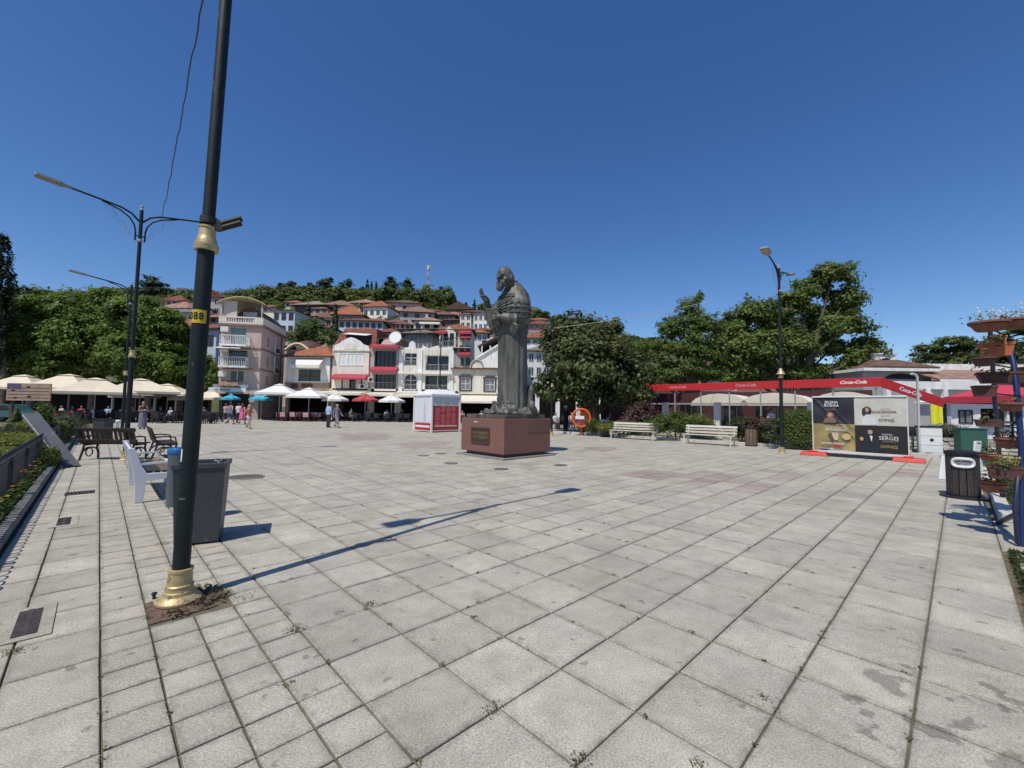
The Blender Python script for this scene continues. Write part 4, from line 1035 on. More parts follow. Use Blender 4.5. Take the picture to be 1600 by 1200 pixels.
# arch infill of the lower left window
h = holes[1]; m = MB()
for sx in (0, 1):
    xx = h[sx]; pts = [(xx, h[3])]
    cx = (h[0]+h[1])/2; rx = (h[1]-h[0])/2
    for k in range(7):
        t = k/6*PI/2; pts.append((cx+(-1 if sx == 0 else 1)*rx*math.sin(t), h[3]-.55+.55*math.cos(t)))
    m.extrude(pts if sx == 0 else pts[::-1], Y0+.01, Y0+.3)
wb(m, 'arch', M_WHITER, s4)
for a in (626, 656, 705):
    q = MB(); q.box(PX(a)-.22, PX(a)+.22, Y0-.12, Y0, PZ(616), PZ(546)); wb(q, 'pilaster', M_WHITER, s4)
for py in (582, 612):
    q = MB(); q.box(x0, x1+.1, Y0-.5, Y0-.12, PZ(py)-.12, PZ(py)+.1); wb(q, 'balcony_slab', M_WHITER, s4)
back_body(s4, 623, 705, 3.3, PZ(547), m_=M_CREAM); ground_floor(s4, 622, 708); awning(s4, 'terrace_awning', PX(627), PX(712), Y0-.1, PZ(614), PZ(618), 3.4, M_CAWN, .25)
# --- S5 cream house with two framed windows
s5 = bld('shop_building', 'cream two storey house with two dark framed windows beside the statue', 708, 822)
x0, x1 = PX(708), PX(822); holes = [R(720, 590, 735, 609), R(758, 592, 773, 610), R(797, 592, 812, 610)]
m = MB(); wallgrid(m, x0, x1, PZ(625), PZ(575), Y0, Y0+.4, holes); wb(m, 'wall', M_CREAM, s5)
for h in holes:
    win_part(s5, s5, h[0], h[1], h[2], h[3], Y0+.1, M_WHITE, M_GLASS2, 2, 2, .07)
    m = MB(); fw = .2; m.box(h[0]-fw, h[0], Y0-.06, Y0, h[2], h[3]); m.box(h[1], h[1]+fw, Y0-.06, Y0, h[2], h[3]); m.box(h[0]-fw-.06, h[1]+fw+.06, Y0-.08, Y0, h[3], h[3]+.22); m.box(h[0]-fw, h[1]+fw, Y0-.07, Y0, h[2]-.16, h[2]); m.box(h[0], h[1], Y0-.08, Y0-.01, h[3]+.22, h[3]+.36)
    wb(m, 'window_surround', mat('dark_stone', (.07, .06, .055), .7), s5)
m = MB(); m.hexa([(x0-.3, Y0-.4, PZ(575)), (x1, Y0-.4, PZ(575)), (x1, Y0+1, PZ(575)), (x0-.3, Y0+1, PZ(575))], [(x0-.3, Y0-.4, PZ(574.4)), (x1, Y0-.4, PZ(574.4)), (x1, Y0+1, PZ(571)), (x0-.3, Y0+1, PZ(571))]); wb(m, 'roof_edge', T_RED, s5)
m = MB(); arc = [(PX(735.5), PZ(573.5))]+[(PX(745)+(PX(755)-PX(745))*math.cos(PI-t*PI/8), PZ(573.5)+(PZ(561)-PZ(573.5))*math.sin(t*PI/8)) for t in range(9)]+[(PX(755.5), PZ(573.5))]
m.extrude(arc, Y0-.3, Y0+.2); ao = wb(m, 'arched_pediment', M_CREAM, s5)
m = MB(); m.tube([(a, Y0-.33, b) for a, b in arc[1:-1]], .12, 6); wb(m, 'moulding', mat('grey_trim', (.35, .33, .30), .8), s5, ao)
back_body(s5, 709, 821, 3.3, PZ(572), m_=M_CREAM); ground_floor(s5, 708, 822, h=2.7); awning(s5, 'terrace_awning', PX(703), PX(800), Y0-.1, PZ(616), PZ(626), 3.2, M_CAWN, .2)
ac_unit(s5, PX(713), Y0, PZ(616)); ac_unit(s5, PX(781), Y0, PZ(612))
# --- white stained gable wall
g1 = bld('gable_house', 'white house end with a stained blank gable wall next to the statue', 744, 820, 60)
pp = [(744, 600), (822, 600), (822, 545), (806, 538), (778, 540), (744, 561)]
m = MB(); m.extrude([(PX(a, 60), PZ(b, 60, 780)) for a, b in pp], 60, 69); wb(m, 'wall', M_DIRTYW, g1)
m = MB(); P2 = [(744, 561), (778, 540), (806, 538), (822, 545)]
for i in range(3):
    a, b = P2[i], P2[i+1]; m.bar((PX(a[0], 60), 60, PZ(a[1], 60, 780)+.1), (PX(b[0], 60), 60, PZ(b[1], 60, 780)+.1), .5, .22)
wb(m, 'coping', M_WHITER, g1)
g2 = bld('dark_shed', 'dark open shed roof on thin posts above the white stained gable', 752, 786, 64, 'shed')
a, b = W(748, 545, 64), W(788, 523, 64)
m = MB(); m.hexa([(a.x, 62, a.z), (b.x, 62, b.z-.2), (b.x, 70, b.z-.2), (a.x, 70, a.z)], [(a.x, 62, a.z+.2), (b.x, 62, b.z), (b.x, 70, b.z), (a.x, 70, a.z+.2)]); wb(m, 'roof', M_BROWNW, g2)
m = MB()
for px in (752, 765, 785): x = PX(px, 62); m.box(x-.08, x+.08, 62.1, 62.3, 4, W(px, 540, 62).z)
wb(m, 'posts', M_WHITE, g2); m = MB(); m.box(PX(752, 66), PX(786, 66), 66, 69.5, 4, b.z-.6); wb(m, 'back_wall', M_DARKROOM, g2)
# small domed annex beside the pink building
g3 = bld('domed_annex', 'small brown domed house between the pink building and the low white one', 440, 478, 58, 'house')
m = MB(); m.box(PX(436, 58), PX(478, 58), 58, 66, 0, PZ(546, 58, 460)); wb(m, 'wall', M_PINK, g3)
m = MB(); cx = PX(464, 58); ball(m, (cx, 61, PZ(548, 58, 460)), 2.2, 2.6, PZ(527, 58, 460)-PZ(548, 58, 460), 18, 12); wb(m, 'dome', M_BROWNW, g3)
m = MB(); m.tube([(cx-1.6+.32*k, 57.7, PZ(548, 58, 460)+.9*math.sin(PI*k/10)) for k in range(11)], .22, 6); wb(m, 'arch', mat('yellow_trim', (.6, .52, .3), .7), g3)
hip_roof(g3, PX(436, 58), PX(452, 58), 58, 64, PZ(540, 58, 445), PZ(530, 58, 445), T_GREYT, .3)
# ================================================================== hill
def az_scale(x, Y):
    px = 800+670*x/max(Y, 1)
    return float(np.interp(px, [-400, 0, 300, 650, 740, 860, 1000, 1250, 1500, 2000], [.95, 1.0, 1.02, 1.0, .9, .80, .62, .42, .30, .2]))
def hillz(x, Y):
    z = float(np.interp(Y, [56, 62, 85, 120, 150, 180, 210, 240, 290, 400], [0, 4.4, 11.0, 22.0, 33.5, 44, 53, 58, 56, 40]))
    return -0.08 + z*az_scale(x, Y) + (1.2*math.sin(x*.06+Y*.03)+.8*math.sin(x*.13))*min(1, max(0, (Y-60)/60))
xs = [-420+i*8 for i in range(130)]; ys = [56+4*j for j in range(20)]+[136+8*j for j in range(28)]
m = MB()
for Y in ys:
    for x in xs: m.v.append((x, Y, hillz(x, Y)))
nx = len(xs)
for j in range(len(ys)-1):
    for i in range(nx-1):
        a = j*nx+i; m.face((a, a+1, a+nx+1, a+nx), True)
tag(m.build('hillside', mat('hill_scrub', (.085, .09, .04), .95, .45, .15, .5, 2)), kind='structure')

HOUSE_W = [M_WHITER, M_CREAM, M_PINK, M_BROWNW]
M_GREYW = mat('grey_render', (.38, .355, .33), .85, .15, 1.5)
M_BLUEW = mat('blue_white_render', (.52, .57, .64), .85, .12, 1.2)
M_ROSEW = mat('rose_render', (.38, .25, .23), .85, .15, 1.5)
M_WOODF = mat('wood_facade', (.15, .095, .07), .8, .3, 3)
M_FRW = mat('window_white', (.6, .6, .58), .6, .05)
def house(label, px0, px1, pyb, pye, pyr, Y, wall, roof, rows=1, cols=3, axis='x', rz=None, over=.6, extra=None, ridge=.5, fr=None, gm=None):
    a = W((px0+px1)/2, pye, Y); w = abs(W(px1, pye, Y).x-W(px0, pye, Y).x); ze = a.z; zr = ze+1.3*(W((px0+px1)/2, pyr, Y).z-ze); zb = W((px0+px1)/2, pyb, Y).z
    rz = rz if rz is not None else rnd.uniform(-.18, .18)
    zg = min(hillz(a.x, Y), zb)
    t = thing('hill_house', label, 'house', (a.x, Y, zg), rz, 'tiled houses up the hillside')
    ww = max(2.0, w-2*over); d = max(5.5, min(10, ww*.85)); h = ze-zg
    hb = zb-zg
    m = MB(); m.box(-ww/2, ww/2, 0, d, -3, h); m.build('wall', wall, t)
    if ridge == 'flat':
        m = MB(); m.box(-ww/2-over, ww/2+over, -over, d+over, h, h+(zr-ze)); ro = m.build('roof', roof, t)
    else:
        t2 = thing  # noqa
        ro = hip_roof(t, *[0]*0, **dict(x0=-ww/2, x1=ww/2, y0=0, y1=d, z=h, zr=h+(zr-ze), m_=roof, over=over, ridge=ridge, axis=axis)) if False else _roof_local(t, ww, d, h, h+(zr-ze), roof, over, ridge, axis)
    fm = fr or (M_FRW if rnd.random() < .35 else M_WOODF)
    hh = h-hb
    for r in range(rows):
        for c in range(cols):
            cw = ww/cols; wx = min(1.1, cw*.5); wz = min(1.4, hh/rows*.5)
            x = -ww/2+cw*(c+.5); z = hb+hh*(r+.5)/rows
            q = MB(); q.box(x-wx/2-.09, x+wx/2+.09, -.07, .0, z-wz/2-.09, z+wz/2+.09); q.cur = 1; q.box(x-wx/2, x-.05, -.09, -.05, z-wz/2, z+wz/2); q.box(x+.05, x+wx/2, -.09, -.05, z-wz/2, z+wz/2)
            q.build('window', [fm, gm or M_GLASS], t)
    return t, ww, d, h, hb
def _roof_local(t, ww, d, z, zr, m_, over, ridge, axis):
    keep = (Vector(t.location), t.rotation_euler.z); t.location = (0, 0, 0); t.rotation_euler.z = 0
    o = hip_roof(t, -ww/2, ww/2, 0, d, z, zr, m_, over, ridge, None, 'roof', axis)
    t.location = keep[0]; t.rotation_euler.z = keep[1]; return o
def add_balcony(h, z, x0, x1, m_=None, awn=None):
    t = h[0]; ww = h[1]
    q = MB(); q.box(-ww/2+x0*ww, -ww/2+x1*ww, -1.2, -.01, z-.15, z); b = q.build('balcony', m_ or M_GREYW, t)
    q = MB(); n = int((x1-x0)*ww/.3)+1
    for i in range(n+1):
        x = -ww/2+x0*ww+(x1-x0)*ww*i/n; q.box(x-.02, x+.02, -1.18, -1.14, z, z+.9)
    q.box(-ww/2+x0*ww, -ww/2+x1*ww, -1.2, -1.12, z+.9, z+.97); q.build('railing', M_RAIL, b)
def add_awning(h, z, x0, x1, m_, out=1.6):
    t, ww = h[0], h[1]; a, b = -ww/2+x0*ww, -ww/2+x1*ww
    q = MB(); q.hexa([(a, -out, z-.7), (b, -out, z-.7), (b, -.02, z-.05), (a, -.02, z-.05)], [(a, -out, z-.62), (b, -out, z-.62), (b, -.02, z), (a, -.02, z)]); q.box(a, b, -out-.04, -out, z-.95, z-.62); q.build('awning', m_, t)
def chimney(h, x, y, hh=1.6):
    t = h[0]; q = MB(); q.box(x-.3, x+.3, y-.3, y+.3, h[3], h[3]+hh); q.box(x-.38, x+.38, y-.38, y+.38, h[3]+hh, h[3]+hh+.12); q.build('chimney', M_PINKL, t)
hs = []
hs.append(house('beige hill house with a faded pink roof, left of the near lamp post', 237, 300, 500, 482, 470, 92, M_PINKL, T_PINK, 1, 5))
h = house('grey house with a white framed balcony under the beige hill house', 272, 306, 512, 488, 485, 84, M_GREYW, M_RAIL, 1, 3, ridge='flat'); add_balcony(h, h[4]+1.2, 0, 1, M_WHITER)
hs.append(house('white house with an orange roof half hidden by the big green trees', 258, 312, 545, 510, 495, 74, M_WHITER, T_ORANGE, 2, 3))
hs.append(house('tall grey gabled house on the skyline right of the near lamp post', 312, 350, 492, 464, 455, 118, M_GREYW, T_RED, 2, 2, axis='y', ridge=1))
hs.append(house('house with a mauve roof and rose walls beside the yellow barrel canopy', 316, 352, 505, 496, 488, 88, M_ROSEW, T_PINK, 1, 3))
h = house('white house with a red roof and tall window beside the pink building', 312, 345, 590, 513, 502, 62, M_BLUEW, T_RED, 2, 1); ac = MB(); ac.box(-1.0, -.1, -.4, -.02, h[4]+.4, h[4]+1.1); ac.build('air_conditioner', M_ACW, h[0])
h = house('tall bluish white house with glazed storeys behind the pink corner building', 424, 464, 545, 484, 480, 78, M_BLUEW, T_GREYT, 3, 3, over=.3); 
hs.append(house('dark wooden house with a wide faded roof under the trees, highest on the left', 453, 513, 489, 477, 468, 138, M_WOODF, T_GREYT, 1, 6, over=1.2))
hs.append(house('rose house with striped storeys under the dark wooden house', 478, 515, 498, 482, 478, 128, M_ROSEW, T_PINK, 2, 3, over=.4))
hs.append(house('house with a bright red low roof left of the cypress trees', 462, 482, 505, 492, 486, 108, M_GREYW, T_RED, 1, 2, over=.4))
hs.append(house('house with a long brown roof between the two cypress trees', 482, 522, 512, 496, 487, 112, M_CREAM, T_BROWN, 1, 3))
h = house('house with a broad orange hipped roof and chimney behind the right cypress', 512, 572, 505, 492, 478, 126, M_ROSEW, T_ORANGE, 1, 4, over=.8); chimney(h, 3, 2, 2.2)
hs.append(house('long house with a red roof and blue grey windows above the brown mansard', 526, 602, 515, 501, 494, 102, M_BLUEW, T_RED, 1, 7, over=.7))
hs.append(house('grey house with a pink roof high under the tallest pines', 578, 612, 500, 488, 481, 150, M_GREYW, T_PINK, 1, 3))
hs.append(house('grey house with a flat looking rose roof right of the pink roofed one', 610, 645, 502, 490, 482, 152, M_GREYW, T_RED, 1, 3))
hs.append(house('tan house with a low clay roof in the middle of the hillside', 600, 638, 515, 504, 497, 114, M_TAN, T_BROWN, 1, 3))
h = house('pale house with long white awnings behind the thin lamp by the kiosk', 643, 692, 520, 501, 494, 100, M_CREAM, T_PINK, 1, 3); add_awning(h, h[3]-.3, .25, 1.0, M_WAWN, 2.2); chimney(h, -.5, 3, 2.0)
h = house('grey timber house with wide dark eaves above the satellite dish', 624, 684, 545, 521, 513, 74, M_GREYW, T_GREYT, 2, 6, over=.9, fr=M_GREYW)
hs.append(house('flat grey roofed house under the white awnings', 612, 690, 520, 514, 509, 88, M_GREYW, T_GREYT, 1, 4, over=.5))
h = house('large house with a pointed dormer and red awnings left of the statue', 682, 742, 575, 515, 504, 70, M_CREAM, T_ORANGE, 3, 5, over=.5, rz=0); add_balcony(h, h[4]+3.3, 0, 1); add_awning(h, h[4]+5.6, .62, 1.0, M_REDAWN); add_awning(h, h[4]+2.8, .62, 1.0, M_REDAWN); add_awning(h, h[3]-.05, .62, 1.0, M_REDAWN); add_awning(h, h[3]-.05, .0, .25, M_REDAWN)
q = MB(); q.extrude([(-.9-1.2, h[4]+3.4), (1.3-1.2, h[4]+3.4), (1.3-1.2, h[3]-.6), (.2-1.2, h[3]+.5), (-.9-1.2, h[3]-.6)], -.5, 1.0); dm = q.build('dormer', M_CREAM, h[0])
for k in (-1.55, -.55):
    q = MB(); q.box(k-.33, k+.33, -.56, -.5, h[4]+3.6, h[3]-.7); q.build('window', M_GLASS, dm)
hs.append(house('brown terraced house stepping up the hill under the big gable', 668, 716, 505, 492, 485, 132, M_WOODF, T_BROWN, 1, 6, over=.8))
hs.append(house('brown timber house with two rows of windows below the big gable', 684, 722, 512, 500, 496, 118, M_WOODF, T_BROWN, 1, 6, over=.6))
hs.append(house('huge brown gable roof on the skyline near the raised bronze hand', 690, 742, 492, 483, 474, 160, M_WOODF, T_BROWN, 1, 5, over=.5, axis='y', ridge=1))
hs.append(house('cream tower house with rose upper storey left of the raised hand', 717, 738, 512, 491, 487, 110, M_CREAM, T_GREYT, 2, 2, over=.3))
h = house('white house with a long glazed bay right behind the raised bronze hand', 738, 772, 516, 490, 486, 108, M_WHITER, T_GREYT, 2, 4, over=.3)
hs.append(house('house with a rose roof high behind the statue hand', 720, 775, 492, 487, 482, 128, M_ROSEW, T_PINK, 1, 5))
hs.append(house('small house with an orange roof over the stained white gable', 733, 766, 535, 520, 513, 84, M_WHITER, T_ORANGE, 1, 3))
hs.append(house('rose house squeezed behind the statue on its left side', 766, 800, 520, 505, 497, 100, M_ROSEW, T_RED, 2, 3))
hs.append(house('house with a red roof right of the statue, topmost of three', 822, 866, 515, 507, 499, 104, M_ROSEW, T_RED, 1, 4))
hs.append(house('house with a wide bright orange roof right of the statue, middle of three', 815, 868, 540, 528, 517, 84, M_WHITER, T_ORANGE, 1, 4))
hs.append(house('low white house right of the statue partly hidden by the dark round tree', 818, 866, 590, 548, 540, 68, M_WHITER, T_GREYT, 2, 3))
hs.append(house('white fascia house with a red roof between the two large trees', 1128, 1196, 615, 586, 572, 62, M_CREAM, T_RED, 1, 4, over=.7, rz=0.1))
hs.append(house('pink house with a red roof behind the conifer on the right', 1110, 1165, 590, 570, 560, 80, M_PINK, T_RED, 1, 3))
FILL = [  # px0, px1, base, eave, ridge, Y, wall, roof, cols, label
 (448, 470, 480, 473, 468, 150, M_CREAM, T_ORANGE, 3, 'cream house with an orange roof left of the dark wooden house, under the trees'),
 (516, 545, 484, 477, 472, 158, M_WHITER, T_RED, 4, 'white house with a red roof just under the ridge pines'),
 (548, 578, 482, 476, 471, 165, M_CREAM, T_BROWN, 3, 'cream house with a brown roof high below the pine clump'),
 (640, 668, 490, 484, 479, 158, M_ROSEW, T_ORANGE, 3, 'rose house with an orange roof near the foot of the mast'),
 (572, 604, 510, 502, 496, 118, M_WHITER, T_ORANGE, 4, 'white house with an orange roof between the long red roof and the tan house'),
 (636, 662, 498, 491, 486, 136, M_CREAM, T_RED, 3, 'cream house with a red roof above the white awnings'),
 (660, 690, 492, 486, 481, 150, M_WHITER, T_BROWN, 3, 'white house with a brown roof left of the big brown gable'),
 (556, 584, 526, 517, 510, 90, M_CREAM, T_ORANGE, 3, 'cream house with an orange roof above the brown mansard'),
 (590, 622, 528, 519, 511, 84, M_ROSEW, T_RED, 4, 'rose house with a red roof above the narrow dark glazed shop'),
 (498, 520, 522, 512, 505, 92, M_WHITER, T_RED, 2, 'white house with a red roof right of the bright green tree'),
 (440, 462, 532, 520, 513, 70, M_PINK, T_BROWN, 2, 'pink house with a brown roof behind the domed annex'),
 (462, 492, 500, 494, 489, 104, M_CREAM, T_PINK, 3, 'cream house with a faded roof above the bright green tree'),
 (706, 732, 522, 513, 506, 92, M_WHITER, T_ORANGE, 3, 'white house with an orange roof below the cream tower house'),
 (740, 772, 524, 516, 510, 94, M_CREAM, T_RED, 4, 'cream house with a red roof beside the glazed bay house'),
 (756, 790, 506, 499, 493, 116, M_WHITER, T_ORANGE, 4, 'white house with an orange roof behind the statue arm'),
 (776, 812, 490, 484, 478, 140, M_ROSEW, T_BROWN, 4, 'rose house with a brown roof high behind the statue'),
 (826, 858, 506, 500, 495, 124, M_CREAM, T_ORANGE, 3, 'cream house with an orange roof, highest right of the statue'),
 (250, 278, 478, 471, 466, 120, M_CREAM, T_RED, 3, 'cream house with a red roof above the big plane trees'),
 (284, 314, 484, 477, 471, 112, M_WHITER, T_ORANGE, 3, 'white house with an orange roof above the grey balcony house'),
 (344, 372, 486, 479, 474, 120, M_ROSEW, T_RED, 3, 'rose house with a red roof peeping over the barrel canopy'),
 (400, 430, 488, 480, 474, 110, M_CREAM, T_ORANGE, 3, 'cream house with an orange roof above the bluish white house'),
 (618, 640, 514, 507, 501, 104, M_WHITER, T_RED, 3, 'white house with a red roof beside the tan house'),
 (676, 704, 530, 521, 513, 80, M_PINK, T_ORANGE, 3, 'pink house with an orange roof right of the grey timber house')]
for (a0, a1, b0, b1, b2, Yf, wm_, rm_, nc, lb) in FILL: house(lb, a0-5, a1+5, b0, b1, b2, Yf, wm_, rm_, 1, nc, over=.7)
HOUSE_AT = [(o.location.x, o.location.y) for o in bpy.data.objects if o.get('category') == 'house' and o.name.startswith('hill_house')]
def zone(px):
    for lim_, nm in ((300, 'over the plane trees'), (345, 'beside the near lamp post'), (470, 'behind the pink corner building'), (520, 'above the bright green tree'), (580, 'above the brown mansard shop'), (625, 'above the satellite dish'), (670, 'below the radio mast'), (720, 'behind the thin kiosk lamp'), (765, 'above the stained gable'), (815, 'behind the statue'), (2000, 'right of the statue')):
        if px < lim_: return nm
hr = random.Random(21); used_ = set(); nadd = 0
WALLS = ((M_CREAM, 'cream'), (M_WHITER, 'white'), (M_ROSEW, 'rose'), (M_PINK, 'pink'), (M_GREYW, 'grey'), (M_TAN, 'tan'), (M_WOODF, 'brown timber')); ROOFS = ((T_ORANGE, 'orange'), (T_ORANGE, 'orange'), (T_RED, 'dark red'), (T_RED, 'dark red'), (T_BROWN, 'brown'), (T_PINK, 'faded pink'))
for Y in (92, 103, 114, 124, 134, 144, 152):
    px = 246+hr.uniform(0, 20)
    while px < 872:
        x = (px-800)/670*Y; step = hr.uniform(17, 30)
        if not (345 < px < 395) and not (470 < px < 515 and Y < 100) and not (772 < px < 822 and Y < 130) and hr.random() < (.85 if Y < 150 else .62) and all(abs(x-a) > 6.5 or abs(Y-b) > 7 for a, b in HOUSE_AT):
            zt_ = hillz(x, Y); yb = 600-670*(zt_-EYE)/Y*1.0+38; w_ = hr.uniform(8, 13); wh = hr.uniform(3.2, 5.2)
            q_ = project((x, Y, zt_+.3)); q1_ = project((x, Y, zt_+wh)); q2_ = project((x, Y, zt_+wh+hr.uniform(1.5, 2.2))); hw_ = w_*670/Y/2
            for tr_ in range(8):
                wm_, wn_ = hr.choice(WALLS); rm_, rn_ = hr.choice(ROOFS); tier = 'lower' if Y < 110 else 'middle' if Y < 140 else 'upper'
                lb = '%s house with %s roof on the %s slope %s' % (wn_, rn_, tier, zone(px))
                if lb not in used_: break
            else: px += step; continue
            used_.add(lb); HOUSE_AT.append((x, Y)); nadd += 1
            house(lb, q_[0]-hw_, q_[0]+hw_, q_[1], q1_[1], q2_[1], Y, wm_, rm_, 1 if wh < 4.3 else 2, hr.choice((2, 3, 3, 4)), over=.7, axis=hr.choice('xxy'))
        px += step
print('extra houses', nadd)
# ---- trees of the ridge
LM_RIDGE = leaf_mat('ridge_leaf', (.105, .145, .045), .5, .4); LM_PINE = leaf_mat('pine_needles', (.052, .080, .040), .45, .25); LM_MID = leaf_mat('mid_leaf', (.125, .17, .045), .5, .45)
M_BARK = mat('bark', (.10, .078, .055), .9, .3, 6, .4, 25); M_BARKG = mat('grey_bark', (.20, .18, .15), .9, .25, 6, .3, 25)
ridge = [  # px, py_top, py_bottom, half width px, kind, Y
 (247, 432, 462, 28, 'p', 170), (215, 452, 475, 30, 'r', 180), (290, 452, 478, 30, 'r', 175), (320, 462, 482, 20, 'r', 180), (362, 452, 480, 20, 'r', 200), (388, 449, 478, 22, 'r', 205), (415, 446, 476, 20, 'r', 205), (434, 441, 476, 9, 'p', 205), (453, 439, 474, 13, 'p', 200),
 (470, 446, 474, 12, 'p', 205), (487, 442, 474, 12, 'p', 205), (507, 431, 474, 18, 'p', 200), (540, 437, 478, 20, 'p', 205), (562, 447, 478, 9, 'p', 210), (573, 437, 474, 7, 'c', 212), (580, 438, 474, 6, 'c', 214), (587, 438, 474, 5, 'c', 214),
 (606, 431, 480, 20, 'p', 195), (633, 437, 482, 20, 'p', 192), (655, 452, 482, 14, 'r', 205), (672, 450, 482, 12, 'r', 205), (692, 447, 478, 18, 'p', 190), (714, 470, 490, 12, 'r', 200), (728, 472, 490, 6, 'c', 205), (741, 468, 490, 5, 'c', 205), (752, 473, 492, 14, 'r', 205), (770, 474, 494, 14, 'r', 200), (836, 480, 505, 14, 'r', 190), (852, 486, 505, 12, 'p', 195), (872, 492, 512, 16, 'r', 195), (845, 484, 500, 6, 'c', 200), (905, 497, 520, 16, 'r', 190),
 (470, 462, 478, 26, 'r', 165), (430, 465, 482, 26, 'r', 170), (550, 464, 482, 24, 'r', 170), (585, 466, 484, 22, 'r', 170), (640, 474, 492, 26, 'r', 165), (685, 476, 494, 22, 'r', 175), (120, 452, 480, 40, 'r', 150), (60, 448, 480, 40, 'r', 150), (160, 448, 480, 30, 'r', 160), (-30, 450, 480, 50, 'r', 150), (330, 470, 486, 16, 'r', 140)]
SEEN_ = {}
rq_ = random.Random(8)
ridge += [(px_+rq_.uniform(-5, 5), 445+rq_.uniform(-3, 9), 482, rq_.uniform(13, 20), 'r', rq_.uniform(164, 182)) for px_ in range(398, 712, 15)]
RLAB = {'p': ['dark broken topped pine', 'dark round topped pine', 'dense dark pine'], 'r': ['mid green bushy tree', 'soft green round tree', 'green scrubby tree'], 'c': ['narrow pointed conifer']}
for i, (px, pt, pb, hw, kd, Y) in enumerate(ridge):
    b = W(px, pb, Y); b.z = min(b.z, hillz(b.x, Y)); top = W(px, pt, Y).z; r = hw*Y/670; hgt = top-b.z
    rr = random.Random(i*7+3)
    if kd == 'r':
        bl_ = [(rr.uniform(-.4, .4)*r, rr.uniform(-.3, .3)*r, hgt*rr.uniform(.45, .62), r*.75, r*.7, hgt*.36) for _ in range(4)]+[(0, 0, hgt*.66, r*.6, r*.6, hgt*.33)]
        lm = [LM_RIDGE, LM_MID][i % 2]; n = 1500; sz = 1.15
    elif kd == 'p':
        bl_ = [(rr.uniform(-.35, .35)*r, rr.uniform(-.3, .3)*r, hgt*z, r*k, r*k, hgt*.13) for z, k in ((.4, .8), (.52, .9), (.64, .75), (.76, .62), (.87, .42))]
        lm = LM_PINE; n = 1500; sz = 1.0
    else:
        bl_ = [(0, 0, hgt*z, r*k, r*k, hgt*.16) for z, k in ((.3, 1), (.5, .75), (.7, .5), (.86, .25))]; lm = LM_PINE; n = 700; sz = .8
    pos = 'above the grey gabled house' if px < 350 else 'above the pink corner building' if px < 440 else 'above the wooden house' if px < 520 else 'above the brown mansard shop' if px < 600 else 'near the radio mast' if px < 700 else 'above the brown gable' if px < 780 else 'right of the statue'
    if px < 210: pos = 'over the plane trees'
    lab = RLAB[kd][i % len(RLAB[kd])]+' on the ridge '+pos
    SEEN_[lab] = SEEN_.get(lab, 0)+1
    if SEEN_[lab] > 1: lab += ', '+('', '', 'next one along', 'third one along', 'fourth one along', 'fifth one along', 'sixth one along')[min(6, SEEN_[lab])]
    tree('ridge_tree', lab, (b.x, b.y, b.z), bl_, n, sz, lm, M_BARK, .3, seed=i+40, clumps=14, sig=.2, group='trees along the ridge', inner=.3)
# ---- woodland covering the slope
rg = np.random.default_rng(77); P = []
k = 0
while k < 3000:
    Y = rg.uniform(150, 262); px = rg.uniform(-250, 1650); x = (px-800)/670*Y
    y_s = 638-(hillz(x, Y)-1.56)/Y*670
    if Y < 178 and 440 < px < 800 and rg.random() < .25: k += 1; continue
    z = hillz(x, Y); r = rg.uniform(1.6, 3.4); c = 46
    q = rg.normal(0, 1, (c, 3)); q /= np.linalg.norm(q, axis=1)[:, None]; q[:, 2] = np.abs(q[:, 2])
    P.append(np.array([x, Y, z+rg.uniform(.3, 1.6)])+q*r*np.array([1.2, 1, .8])); k += 1
P = np.concatenate(P); Nn = rg.normal(0, .4, P.shape); Nn[:, 2] += .8
tag(leaf_cloud('hillside_woodland', P, Nn, 1.5, LM_MID, None, 12), kind='stuff')
P = []
for k in range(1700):
    Y = rg.uniform(60, 155); px = rg.uniform(230, 1000); x = (px-800)/670*Y; z = hillz(x, Y); r = rg.uniform(.5, 1.5)
    q = rg.normal(0, 1, (30, 3)); q /= np.linalg.norm(q, axis=1)[:, None]; q[:, 2] = np.abs(q[:, 2]); P.append(np.array([x, Y, z])+q*r)
P = np.concatenate(P); Nn = rg.normal(0, .4, P.shape); Nn[:, 2] += .8
tag(leaf_cloud('garden_scrub', P, Nn, .6, LM_MID, None, 13), kind='stuff')
# town trees between the houses
b = W(490, 552, 66); b.z = hillz(b.x, 66)
tree('walnut_tree', 'bright green spreading tree between the low white building and the cypresses', tuple(b), [(-2, 0, 5.2, 2.6, 2.4, 2.2), (1.4, 0, 5.6, 2.6, 2.4, 2.2), (-.3, -.5, 7.4, 2.4, 2.2, 2.0), (0, -.5, 3.6, 3.0, 2.4, 1.8)], 9000, .34, LM_MID, M_BARK, .25, 301, 30)
for px, pt, lab in ((481, 477, 'slim dark cypress left of two, among the hill houses'), (523, 476, 'slim dark cypress right of two, beside the brown mansard')):
    b = W(px, 515, 84); b.z = hillz(b.x, 84); H = W(px, pt, 84).z-b.z
    tree('cypress_tree', lab, tuple(b), [(0, 0, H*z, .72*k, .72*k, H*.17) for z, k in ((.16, .8), (.34, 1), (.52, 1), (.70, .85), (.86, .5))], 2600, .34, LM_PINE, M_BARK, .15, 310+px, 18, cat='cypress tree')
